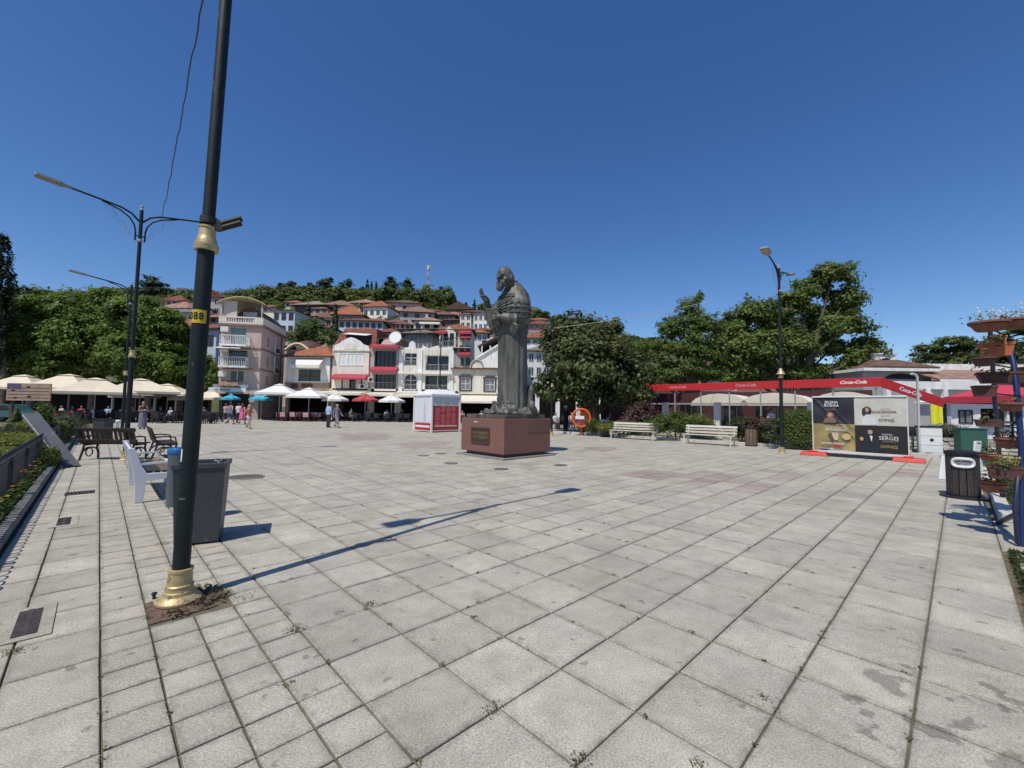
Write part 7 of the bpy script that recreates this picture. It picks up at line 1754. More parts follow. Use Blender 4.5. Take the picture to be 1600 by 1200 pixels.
m = MB(); wallgrid(m, -1.9, 1.9, 0, 2.15, 0, .15, [(-.35, 1.0, 1.0, 1.9), (-1.45, -.85, 1.1, 1.75), (1.2, 1.7, 1.1, 1.75)]); m.box(-1.9, 1.9, .15, 2.2, 2.1, 2.15); m.box(-1.9, -1.8, .15, 2.2, 0, 2.1); m.box(1.8, 1.9, .15, 2.2, 0, 2.1); m.build('wall', M_WHITE, stall)
m = MB(); m.box(-1.8, 1.8, 1.6, 1.7, 0, 2.1); m.build('interior', mat('stall_inside', (.10, .09, .075), .8, .4, 3), stall)
m = MB(); k = 10
for j in range(k):
    f = lambda t: (-2.1+4.2*t, 2.2+.38*math.sin(PI*t)); b0, b1 = f(j/k), f((j+1)/k); m.hexa([(b0[0], -.5, b0[1]), (b1[0], -.5, b1[1]), (b1[0], 2.3, b1[1]), (b0[0], 2.3, b0[1])], [(b0[0], -.5, b0[1]+.07), (b1[0], -.5, b1[1]+.07), (b1[0], 2.3, b1[1]+.07), (b0[0], 2.3, b0[1]+.07)])
m.build('roof', M_WHITE, stall)
for (x0, x1) in ((-1.45, -.85), (1.2, 1.7)):
    m = MB(); z0, z1 = 1.1, 1.75; f = .07; m.box(x0-f, x1+f, -.04, 0, z0-f, z0); m.box(x0-f, x1+f, -.04, 0, z1, z1+f); m.box(x0-f, x0, -.04, 0, z0, z1); m.box(x1, x1+f, -.04, 0, z0, z1); m.box((x0+x1)/2-.025, (x0+x1)/2+.025, -.03, 0, z0, z1); w_ = m.build('window', M_BLACK, stall); m = MB(); m.box(x0, x1, .03, .05, z0, z1); m.build('pane', M_GLASS2, w_)
m = MB(); m.box(-.5, 1.15, -.3, 0, .95, 1.0); m.build('counter', M_DKMET, stall)
a = W(1466, 690, 23); yf = thing('yellow_banner', 'plain bright yellow upright banner flag between the canopy end and the tent', 'banner', (a.x, a.y, 0), 0)
m = MB(); k = 8
for j in range(k):
    x0_, x1_ = -.33+.66*j/k, -.33+.66*(j+1)/k; m.poly([(x0_, .02*math.sin(j*1.3), 1.0), (x1_, .02*math.sin((j+1)*1.3), 1.0), (x1_, .02*math.sin((j+1)*1.3), 2.25), (x0_, .02*math.sin(j*1.3), 2.25)], True)
m.build('cloth', mat('yellow_cloth', (.75, .72, .03), .7, .1), yf); m = MB(); m.tube([(-.35, 0, 0), (-.35, 0, 2.3)], .02, 6); m.build('pole', M_RAIL, yf)
# ================================================================== buildings behind the right side
YR = 33.0
rb = thing('restaurant_building', 'low white restaurant with clay tile roofs and a small arched dormer', 'building', (PX(1430, YR, 590), YR, 0), 0)
def RR(px, py, Y=YR): p_ = W(px, py, Y); return p_.x, p_.z
x0, zt = RR(1348, 580); x1 = RR(1455, 583)[0]
m = MB(); m.box(x0, x1, YR, YR+7, 0, zt); wb(m, 'wall', mat('grey_wall', (.36, .35, .35), .8, .1), rb)
m = MB(); cx, zc = RR(1407, 592); m.extrude([(cx-1.25, zc)]+[(cx+1.2*math.cos(PI-k*PI/8), zc+.42*math.sin(k*PI/8)) for k in range(9)]+[(cx+1.25, zc)], YR-.05, YR); wb(m, 'arch_opening', M_DARKROOM, rb)
ez0, ez1 = W(1400, 579.5, YR-.5).z, W(1400, 575, YR-.5).z
m = MB(); m.box(x0-.3, x1+.3, YR-.5, YR+7.2, ez0, ez1); wb(m, 'eave', M_WHITER, rb)
hip_roof(rb, x0+1.0, x1, YR-.2, YR+6.8, ez1+.15, W(1410, 555, YR+3.3).z, T_BROWN, .25)
x2, zd = RR(1394, 560); x3, ze_ = RR(1428, 550)
m = MB(); wallgrid(m, x2, x3, zd-.6, ze_, YR+1.6, YR+3, []); m.box(x2-.15, x3+.15, YR+1.5, YR+3.1, ze_, ze_+.08); dmr = wb(m, 'dormer', M_WHITER, rb)
m = MB(); cx = (x2+x3)/2; m.extrude([(cx-.5, zd-.2)]+[(cx+.5*math.cos(PI-k*PI/8), zd-.2+.42*math.sin(k*PI/8)) for k in range(9)]+[(cx+.5, zd-.2)], YR+1.55, YR+1.6); wb(m, 'opening', M_DARKROOM, rb, dmr)
x4, z4 = RR(1436, 594); x5, z5 = RR(1640, 594)
m = MB(); m.box(x4, x5, YR-1, YR+5, 0, W(1500, 594, YR-1.8).z-.15); wb(m, 'wing_wall', M_WHITER, rb)
m = MB(); zr_ = W(1500, 578, YR+1.2).z; z4 = W(1500, 592, YR-1.8).z-.1
m.hexa([(x4-.3, YR-1.8, z4), (x5, YR-1.8, z4), (x5, YR+1.2, zr_-.1), (x4-.3, YR+1.2, zr_-.1)], [(x4-.3, YR-1.8, z4+.1), (x5, YR-1.8, z4+.1), (x5, YR+1.2, zr_), (x4-.3, YR+1.2, zr_)]); wb(m, 'wing_roof', T_PINK, rb)
m = MB(); m.box(x4-.2, x5, YR-1.9, YR-1.8, z4-.22, z4+.06); wb(m, 'white_fascia', M_WHITER, rb)
m = MB(); zp0, zp1 = W(1510, 580, YR+1.2).z, W(1510, 571.5, YR+1.2).z; xa, xb = RR(1455, 575)[0], x5
m.box(xa, xb, YR+1.2, YR+1.5, zp0-.4, zp1); k = 0; xx = xa
while xx < xb-.3: m.box(xx, xx+.22, YR+1.2, YR+1.5, zp1, zp1+.14); xx += .44
wb(m, 'white_parapet', M_WHITER, rb)
m = MB(); za, zb_ = RR(1450, 611)[1], RR(1450, 600)[1]; m.box(x0, RR(1545, 605)[0], YR-2.6, YR-2.4, za, zb_); wb(m, 'lower_fascia', M_WHITER, rb)
for px_ in (1386, 1448, 1475, 1545):
    m = MB(); xx = RR(px_, 600, YR-2.5)[0]; m.box(xx-.15, xx+.15, YR-2.62, YR-2.35, 0, za); wb(m, 'column', M_WHITER, rb)
# ================================================================== large trees
LM_MAG = leaf_mat('magnolia_leaf', (.096, .118, .042), .6, .3); LM_CED = leaf_mat('cedar_needles', (.125, .185, .046), .5, .42); LM_LIN = leaf_mat('linden_leaf', (.140, .212, .044), .5, .5); LM_CAT = leaf_mat('catalpa_leaf', (.150, .208, .056), .5, .5); LM_CYP = leaf_mat('cypress_leaf', (.022, .034, .018), .4, .1)
def wtree(name, label, px, pyb, Y, blobs_px, n, size, lm, bark, tr, seed, **k):
    """blobs given as picture ellipses at their own distances: (px, py, rx px, ry px, dY)"""
    b = W(px, pyb, Y); b.z = 0; bl_ = []
    for (bx, by, rx, ry, dY) in blobs_px:
        c = W(bx, by, Y+dY); s = (Y+dY)/670; bl_.append((c.x-b.x, dY, c.z, rx*s, min(rx, ry*1.2)*s*.9, ry*s))
    return tree(name, label, (b.x, b.y, 0), bl_, n, size, lm, bark, tr, seed, **k)
wtree('magnolia_tree', 'dark round broad leaved tree right of the statue', 930, 672, 29, [(885, 560, 52, 62, 0), (930, 575, 62, 70, -1), (975, 590, 45, 50, 0), (905, 518, 45, 30, 0), (870, 610, 40, 38, .5), (945, 525, 42, 30, .5), (940, 622, 55, 30, -.5), (993, 612, 32, 40, 0), (985, 568, 28, 30, .5)], 36000, .26, LM_MAG, M_BARK, .26, 401, clumps=46, sig=.13, inner=.25)
wtree('cedar_tree', 'dense green conifer between the dark round tree and the large leafy tree', 1078, 670, 36, [(1078, 486, 26, 24, 0), (1060, 515, 40, 26, -.5), (1098, 510, 36, 28, 0), (1078, 545, 56, 30, -.5), (1040, 548, 34, 22, 0), (1112, 552, 36, 30, .5), (1070, 580, 62, 26, -.5), (1110, 588, 36, 24, 0), (1030, 590, 40, 24, 0), (1092, 468, 12, 14, 0), (1020, 555, 24, 26, 0), (1012, 590, 26, 26, 0), (1045, 520, 26, 22, 0), (1128, 520, 26, 24, .5), (1135, 575, 26, 26, .5)], 38000, .22, LM_CED, M_BARK, .35, 402, clumps=60, sig=.11, aspect=.35, inner=.3)
wtree('catalpa_tree', 'tall light green leafy tree with open gaps behind the red canopy', 1235, 670, 36, [(1175, 490, 42, 30, 0), (1150, 520, 34, 36, .5), (1190, 545, 60, 40, -.5), (1160, 570, 36, 26, 0), (1300, 432, 38, 26, 0), (1268, 455, 40, 28, .5), (1240, 480, 40, 30, 0), (1322, 470, 30, 34, 0), (1320, 510, 46, 26, -.5), (1352, 545, 34, 26, 0), (1300, 545, 30, 22, 1), (1235, 545, 46, 36, 0), (1250, 585, 60, 20, 0), (1335, 575, 40, 16, 0), (1210, 600, 40, 16, .5), (1210, 508, 36, 34, 1), (1275, 515, 36, 40, 1.5), (1255, 545, 34, 30, 1.5), (1310, 490, 30, 26, 1.5), (1170, 545, 40, 34, 1.5), (1190, 590, 50, 22, 1), (1290, 590, 50, 22, 1), (1345, 560, 36, 22, -.5), (1140, 545, 30, 36, 0), (1145, 590, 34, 24, 0), (1365, 570, 22, 18, 0)], 90000, .23, LM_CAT, M_BARK, .34, 403, clumps=46, sig=.15, inner=.35, aspect=.7)
for i, (px, Y, blobs, lab) in enumerate((
    (45, 46, [(30, 520, 62, 50, 0), (70, 490, 55, 32, 0), (20, 560, 60, 36, -1), (95, 540, 50, 46, 0), (-40, 530, 60, 60, 0), (60, 580, 60, 26, -1)], 'spreading green plane tree at far left over the cream parasols'),
    (140, 48, [(120, 490, 50, 34, 0), (160, 480, 46, 30, 0), (140, 535, 60, 50, -1), (110, 580, 56, 26, -1), (185, 520, 44, 46, 0), (175, 575, 52, 30, -1)], 'second broad green plane tree from the left behind the lamp arms'),
    (228, 47, [(215, 500, 46, 38, 0), (245, 520, 42, 42, 0), (205, 560, 50, 40, -1), (258, 568, 40, 36, -.5), (235, 590, 46, 22, -1)], 'third green plane tree, left of the near lamp post'),
    (278, 49, [(272, 540, 30, 36, 0), (285, 575, 28, 32, 0), (262, 590, 34, 22, -.5)], 'smaller plane tree at the right end of the row behind the near lamp post'))):
    wtree('plane_tree', lab, px, 660, Y, blobs, 30000, .32, LM_LIN, M_BARKG, .32, 410+i, clumps=64, sig=.125, inner=.15, group='plane trees over the left terrace')
wtree('ash_tree', 'small leafy street tree beside the pink corner building', 326, 662, 47.5, [(322, 580, 18, 24, 0), (334, 592, 12, 18, 0), (315, 598, 16, 16, 0)], 7000, .26, LM_LIN, M_BARK, .14, 420, clumps=30)
wtree('cypress_tree', 'tall dark cypress cut off by the left edge', 2, 660, 42, [(2, 398, 13, 32, 0), (-2, 440, 19, 44, 0), (-6, 490, 22, 50, 0), (-8, 545, 22, 50, 0)], 16000, .22, LM_CYP, M_BARK, .25, 421, clumps=60, sig=.14)
wtree('broken_pine', 'thin ragged dark pine right of the big cypress', 42, 660, 60, [(38, 455, 10, 8, 0), (46, 465, 14, 8, 0), (42, 478, 16, 8, 0)], 1600, .3, LM_PINE, M_BARK, .2, 422)
wtree('stone_pine', 'broad green pine behind the restaurant roofs on the right', 1480, 650, 52, [(1455, 552, 30, 16, 0), (1490, 543, 34, 18, 0), (1515, 555, 26, 18, 0), (1470, 565, 40, 12, 0), (1505, 570, 36, 12, -.5)], 14000, .26, LM_RIDGE, M_BARK, .3, 423, clumps=40, sig=.14)
wtree('tall_shrub_tree', 'dark grey green tree behind the plant stand on the right', 1545, 650, 46, [(1535, 560, 14, 24, 0), (1560, 550, 22, 26, 0), (1590, 560, 24, 26, 0)], 8000, .26, LM_DARKB, M_BARK, .2, 424)
# ================================================================== parasols
M_PCREAM = mat('parasol_cream', (.66, .58, .43), .8, .08, 2); M_PWHITE = mat('parasol_white', (.70, .69, .65), .8, .06, 2); M_PRED = mat('parasol_red', (.42, .055, .06), .8, .1, 2); M_PBLUE = mat('parasol_blue', (.05, .38, .52), .8, .08, 2); M_PPOLE = mat('parasol_pole', (.45, .44, .42), .5)
def parasol(label, x, y, hw, zr, zp, m_, sq=True, group=None, rz=0.0, vent=True):
    t = thing('parasol', label, 'parasol', (x, y, 0), rz, group); n = 4 if sq else 8
    c = [(hw*(1 if sq else 1)*math.cos(PI/4+2*PI*k/n)*(math.sqrt(2) if sq else 1), hw*math.sin(PI/4+2*PI*k/n)*(math.sqrt(2) if sq else 1)) for k in range(n)]
    m = MB()
    for k in range(n):
        p0, p1 = Vector((*c[k], zr)), Vector((*c[(k+1) % n], zr)); q0, q1 = p0*.22, p1*.22; q0.z = q1.z = zp-.05; mid0 = p0*.6; mid1 = p1*.6; mid0.z = mid1.z = zr+(zp-zr)*.44
        em = (p0+p1)/2; em.z -= .05+.04*rnd.random(); mm2 = (mid0+mid1)/2; mm2.z -= .05+.05*rnd.random(); qq = (q0+q1)/2
        m.poly([p0, em, mm2, mid0], False); m.poly([em, p1, mid1, mm2], False); m.poly([mid0, mm2, qq, q0], False); m.poly([mm2, mid1, q1, qq], False)
    m.build('canopy', m_, t)
    m = MB()
    for k in range(n):
        p0, p1 = Vector((*c[k], zr)), Vector((*c[(k+1) % n], zr)); d = Vector((0, 0, -.20)); o = Vector((0, 0, .004))
        m.poly([p0+d, p1+d, p1+o, p0+o])
    m.build('valance', m_, t)
    m = MB()
    for k in range(n):
        p0, p1 = Vector((*c[k], 0))*.26, Vector((*c[(k+1) % n], 0))*.26; p0.z = p1.z = zp-.02; m.poly([p0, p1, (0, 0, zp+.16)])
    m.build('vent', m_, t)
    m = MB(); m.tube([(0, 0, .06), (0, 0, zp+.1)], .04, 8); m.build('pole', M_PPOLE, t)
    for k in range(n):
        m = MB(); m.bar((0, 0, zp-.3), (c[k][0]*.98, c[k][1]*.98, zr-.03), .025, .03); m.build('rib', M_PPOLE, t)
    m = MB(); m.box(-.35, .35, -.35, .35, 0, .07); m.build('base', M_CONC, t); return t
def pr_px(label, px, py_top, py_rim, hwpx, Y, m_, sq=True, group=None, rz=0.0):
    p = W(px, py_rim, Y); top = W(px, py_top, Y).z; return parasol(label, p.x, Y, hwpx*Y/670*(.70 if sq else 1), p.z, top-.05, m_, sq, group, rz)
GC = 'cream parasols of the left terrace'
for a in ((37, 587, 606, 52, 40, 'cream parasol at far left behind the wooden notice board'), (108, 586, 607, 58, 41, 'large cream parasol behind the frontmost cream one'), (149, 592, 613, 68, 35, 'frontmost large cream parasol on a white pole, left of the lamp'), (219, 593, 612, 66, 39, 'large cream parasol right of the thin lamps, its right side in shade'), (262, 601, 616, 50, 44, 'cream parasol in tree shade close to the near lamp post'), (212, 611, 619, 34, 48, 'small cream parasol low behind the standing woman'), (331, 610, 622, 30, 46, 'small pale parasol between the near lamp post and the blue parasol'), (291, 614, 623, 26, 48, 'small pale parasol just left of the near lamp post')):
    pr_px(a[5], a[0], a[1], a[2], a[3], a[4], M_PCREAM, True, GC, .75 if a[0] in (149, 219) else .3)
GW = 'parasols in front of the shop row'
pr_px('large white parasol nearest the pink corner building', 437, 601, 614, 38, 44, M_PWHITE, True, GW, .2)
pr_px('wide white parasol in front of the low white building', 483, 607, 619, 36, 43.5, M_PWHITE, True, GW, .1)
pr_px('round white parasol behind the walking couple', 524, 615, 624, 21, 45, M_PWHITE, False, GW)
pr_px('round red parasol between two white ones', 571, 616, 624.5, 21, 45.3, M_PRED, False, GW)
pr_px('round white parasol nearest the kiosk', 612, 617, 626, 21, 45.5, M_PWHITE, False, GW)
pr_px('small turquoise parasol under the shop signs', 361, 616, 622, 13, 44, M_PBLUE, False, GW)
pr_px('turquoise parasol half hidden by the white one', 409, 616, 623, 18, 45.5, M_PBLUE, False, GW)
# ================================================================== cafe furniture
M_CH = mat('dark_wicker', (.022, .020, .020), .7, .3, 10); M_CHR = mat('red_brown_wicker', (.10, .025, .022), .7, .25, 10); M_CUSH = mat('pink_cushion', (.55, .30, .30), .8, .2, 4); M_TBL = mat('table_top', (.05, .035, .03), .4, .2); M_TBW = mat('pale_table_top', (.35, .33, .31), .4, .2)
def make_chair(lab, grp, m_, cush=None):
    t = thing('cafe_chair', lab, 'chair', (0, 0, 0), 0, grp)
    m = MB(); m.box(-.25, .25, -.25, .25, .40, .47); m.build('seat', m_, t)
    m = MB(); m.hexa([(-.25, .20, .47), (.25, .20, .47), (.25, .27, .47), (-.25, .27, .47)], [(-.25, .26, .90), (.25, .26, .90), (.25, .32, .90), (-.25, .32, .90)]); m.build('backrest', cush if cush else m_, t)
    for sx in (-1, 1):
        m = MB(); m.box(sx*.25-.025, sx*.25+.025, -.25, .24, .62, .67); m.box(sx*.25-.025, sx*.25+.025, -.25, -.2, .47, .62); m.build('armrest', m_, t)
        for sy in (-1, 1): m = MB(); m.box(sx*.22-.025, sx*.22+.025, sy*.22-.025, sy*.22+.025, 0, .40); m.build('leg', m_, t)
    return t
def make_table(lab, grp, m_):
    t = thing('cafe_table', lab, 'table', (0, 0, 0), 0, grp)
    m = MB(); m.box(-.38, .38, -.38, .38, .72, .76); m.build('top', m_, t); m = MB(); m.cyl((0, 0, 0.03), (0, 0, .72), .035, n=8); m.build('leg', M_DKMET, t); m = MB(); m.box(-.25, .25, -.25, .25, 0, .03); m.build('foot', M_DKMET, t); return t
KINDS = {'L': ('dark wicker chair', 'dark table', 'dark wicker chairs of the left terrace', 'tables of the left terrace'), 'S': ('dark wicker chair', 'dark table', 'dark wicker chairs before the shops', 'tables before the shops'),
         'R': ('pink backed chair', 'dark table with pink backed chairs', 'pink backed chairs under the white parasols', 'tables among the pink backed chairs'), 'M': ('dark chair', 'pale table', 'chairs under the dark round tree', 'tables under the dark round tree'), 'C': ('dark chair', 'dark table', 'chairs under the red canopy', 'tables under the red canopy')}
SIDES = {4: ('far', 'left', 'near', 'right'), 3: ('far', 'near left', 'near right'), 2: ('far', 'near')}
proto = {}
def set_at(kind, x, y, where, rz=0.0, k=4, gap=.72):
    l = KINDS[kind]
    if kind not in proto:
        proto[kind] = [make_chair('', l[2], M_CHR if kind == 'R' else M_CH, M_CUSH if kind == 'R' else None), make_table('', l[3], M_TBW if kind == 'M' else M_TBL), False]
    ch, tb, used = proto[kind]; first = not used; proto[kind][2] = True
    o = tb if first else copy_tree(tb); o.location = (x, y, 0); o.rotation_euler.z = rz; o['label'] = l[1]+' '+where
    for i in range(k):
        a_ = rz+i*2*PI/k; o = ch if (first and i == 0) else copy_tree(ch)
        o.location = (x-gap*math.sin(a_), y+gap*math.cos(a_), 0); o.rotation_euler.z = a_+rnd.uniform(-.15, .15)
        o['label'] = '%s, %s side of the table %s' % (l[0], SIDES[k][i], where)
COLS_ = ('behind the notice board', 'behind the red scooter', 'behind the black scooter', 'left of the frontmost cream parasol', 'right of the frontmost cream parasol', 'behind the lamp posts', 'behind the standing woman', 'beyond the standing woman', 'beside the nearest lamp post')
for i in range(9):
    for j in range(3):
        px = 78+i*30+j*9; Y = 35.5+j*4.2+(i % 2)*.8; p = W(px, 655, Y)
        set_at('L', p.x, p.y, COLS_[i]+', '+('front', 'middle', 'back')[j]+' row', rnd.uniform(-.4, .4), 4 if j < 2 else 2)
for px, lm, k in ((545, 'behind the walking couple', 4), (562, 'just left of the red parasol', 4), (578, 'just right of the red parasol', 4), (594, 'between the red and white parasols', 4), (610, 'under the white parasol by the kiosk', 4), (626, 'between the last parasol and kiosk', 4), (636, 'half hidden by the kiosk', 4), (432, 'under the largest white parasol', 3), (448, 'right of the largest white parasol', 3), (505, 'left of the walking couple', 3), (520, 'under the round white parasol', 3)):
    p = W(px, 650, 45.2+(px % 2)*.9); set_at('S', p.x, p.y, lm, rnd.uniform(-.2, .2), k)
for px, lm in ((716, 'just right of the kiosk'), (733, 'between the kiosk and the pedestal'), (750, 'just left of the pedestal')):
    p = W(px, 650, 44.2+(px % 2)); set_at('S', p.x, p.y, lm, rnd.uniform(-.2, .2), 4)
for px, Y, lm in ((449, 43.5, 'nearest the pink building'), (464, 44, 'left of the wide parasol pole'), (484, 43.2, 'at the wide parasol pole'), (500, 44.2, 'nearest the walking couple')):
    p = W(px, 650, Y); set_at('R', p.x, p.y, lm, rnd.uniform(-.1, .1), 4)
for px, Y, lm in ((878, 34, 'nearest the statue'), (898, 36, 'behind the orange collector'), (955, 33, 'behind the dark green bin'), (985, 35, 'behind the farther slatted bench'), (1008, 33.5, 'left of the red canopy')):
    p = W(px, 650, Y); set_at('M', p.x, p.y, lm, rnd.uniform(-.3, .3), 4)
for x, y, lm in ((-10, 2.0, 'at the far end of the canopy'), (-7.4, 4.4, 'at the back of the canopy'), (-4.8, 2.2, 'behind the lamp with the bell'), (-1.4, 2.4, 'behind the concert banner'), (1.4, 2.6, 'below the sloping canopy end')):
    p = C0+VB*x+VA*y; set_at('C', p.x, p.y, lm, rnd.uniform(-.3, .3), 4)
# dark terrace enclosure under the trees at the left and behind the round tree
b = W(170, 640, 53); te = thing('terrace_pavilion', 'long dark open cafe pavilion under the plane trees', 'pavilion', (b.x, 53, 0), .0)
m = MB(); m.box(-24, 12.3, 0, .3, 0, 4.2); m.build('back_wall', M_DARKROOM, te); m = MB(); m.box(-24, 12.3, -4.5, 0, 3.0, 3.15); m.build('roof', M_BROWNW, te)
for i in range(15): m = MB(); x = -22+i*2.4; m.box(x-.09, x+.09, -4.4, -4.2, 0, 3.0); m.build('post', M_WHITE if i % 3 else M_BROWNW, te)
b = W(940, 640, 43); te2 = thing('white_arcade', 'pale low cafe arcade seen dimly behind the round dark tree', 'pavilion', (b.x, 43, 0), 0)
m = MB(); m.box(-7, 6, 2.5, 2.8, 0, 3.4); m.box(-7, 6, -1, 2.8, 3.0, 3.2); m.build('back_wall', M_MARD, te2)
for i in range(7): m = MB(); x = -6.5+i*2; m.box(x-.2, x+.2, -1, -.7, 0, 3.0); m.build('post', M_WHITE, te2)
# town buildings screening the horizon at the far right and left edges
for i, (px0, px1, pt, Y, wl_m, lab) in enumerate(((1560, 1760, 588, 38, M_WHITER, 'plain pale building behind the tent at the right edge'), (-140, 20, 560, 70, M_GREYW, 'grey block behind the trees at the left edge'), (1000, 1140, 610, 52, M_CREAM, 'low cream house hidden behind the conifer and red canopy'), (1190, 1350, 612, 50, M_WHITER, 'low white house behind the tall leafy tree'))):
    a, c = W(px0, pt, Y), W(px1, pt, Y); t = thing('town_house', lab, 'house', ((a.x+c.x)/2, Y, 0)); w = (c.x-a.x)/2
    m = MB(); m.box(-w, w, 0, 8, 0, a.z); m.build('wall', wl_m, t); _roof_local(t, 2*w, 8, a.z, a.z+1.6, T_BROWN if i else T_PINK, .4, .5, 'x')
    for k in range(4): q = MB(); x = -w+2*w*(k+.5)/4; q.box(x-.5, x+.5, -.05, 0, a.z*.5, a.z*.8); q.build('window', M_GLASS, t)
# ================================================================== vehicles at far left
car = thing('parked_car', 'small teal hatchback parked beyond the garden at the left edge', 'car', tuple(Vector((W(14, 660, 34).x, 34, 0))), .1)
M_CAR = mat('teal_car_paint', (.03, .11, .12), .25, .05, coat=.6)
m = MB(); m.extrude([(-1.9, .35), (1.9, .35), (1.92, .62), (1.75, .82), (.95, .90), (.45, 1.38), (-1.15, 1.42), (-1.75, .98), (-1.92, .85)], -.8, .8); m.build('body', M_CAR, car, .05)
m = MB(); m.extrude([(.86, .90), (.42, 1.32), (-1.08, 1.36), (-1.55, .98)], -.815, .815); m.build('window', M_GLASS, car)
for x in (-1.2, 1.2):
    for y in (-.78, .78):
        m = MB(); m.cyl((x, y-.1, .31), (x, y+.1, .31), .31, n=18); w_ = m.build('wheel', M_BLACK, car); m = MB(); m.cyl((x, y-.11, .31), (x, y+.11, .31), .18, n=12); m.build('rim', M_LED, car if False else w_)
for y in (-.6, .6): m = MB(); m.box(1.80, 1.91, y-.15, y+.15, .60, .74); m.build('headlight', M_WHITE, car)
def scooter(label, px, Y, m_, rz):
    p = W(px, 660, Y); t = thing('scooter', label, 'scooter', (p.x, Y, 0), rz, 'scooters beside the terrace')
    m = MB(); m.extrude([(-.75, .45), (-.2, .30), (.2, .28), (.35, .40), (.48, .95), (.40, .98), (.22, .45), (-.15, .42), (-.25, .72), (-.85, .78)], -.15, .15); m.build('body', m_, t, .03)
    m = MB(); m.box(-.85, -.2, -.13, .13, .78, .86); m.build('seat', M_BLACK, t, .02); m = MB(); m.tube([(.42, -.32, 1.05), (.44, 0, 1.0), (.42, .32, 1.05)], .02, 6); m.build('handlebar', M_DKMET, t)
    for x in (-.6, .62): m = MB(); m.ring((x, 0, .24), .18, .06, 'y', 16, 6); m.build('wheel', M_BLACK, t)
    m = MB(); m.tube([(.46, 0, .98), (.62, 0, .24)], .03, 6); m.build('fork', M_RAIL, t); ball_ = MB(); ball(ball_, (.5, 0, .88), .07, .09, .07, 8, 6); ball_.build('headlight', M_LED, t)
scooter('red scooter parked by the cream parasol pole', 98, 31.5, mat('scooter_red', (.30, .025, .03), .3), .3); scooter('dark red scooter right of the first one', 117, 32.2, mat('scooter_dark_red', (.10, .015, .02), .3), .5); scooter('black scooter nearest the white pole', 131, 32.6, M_BLACK, .2)
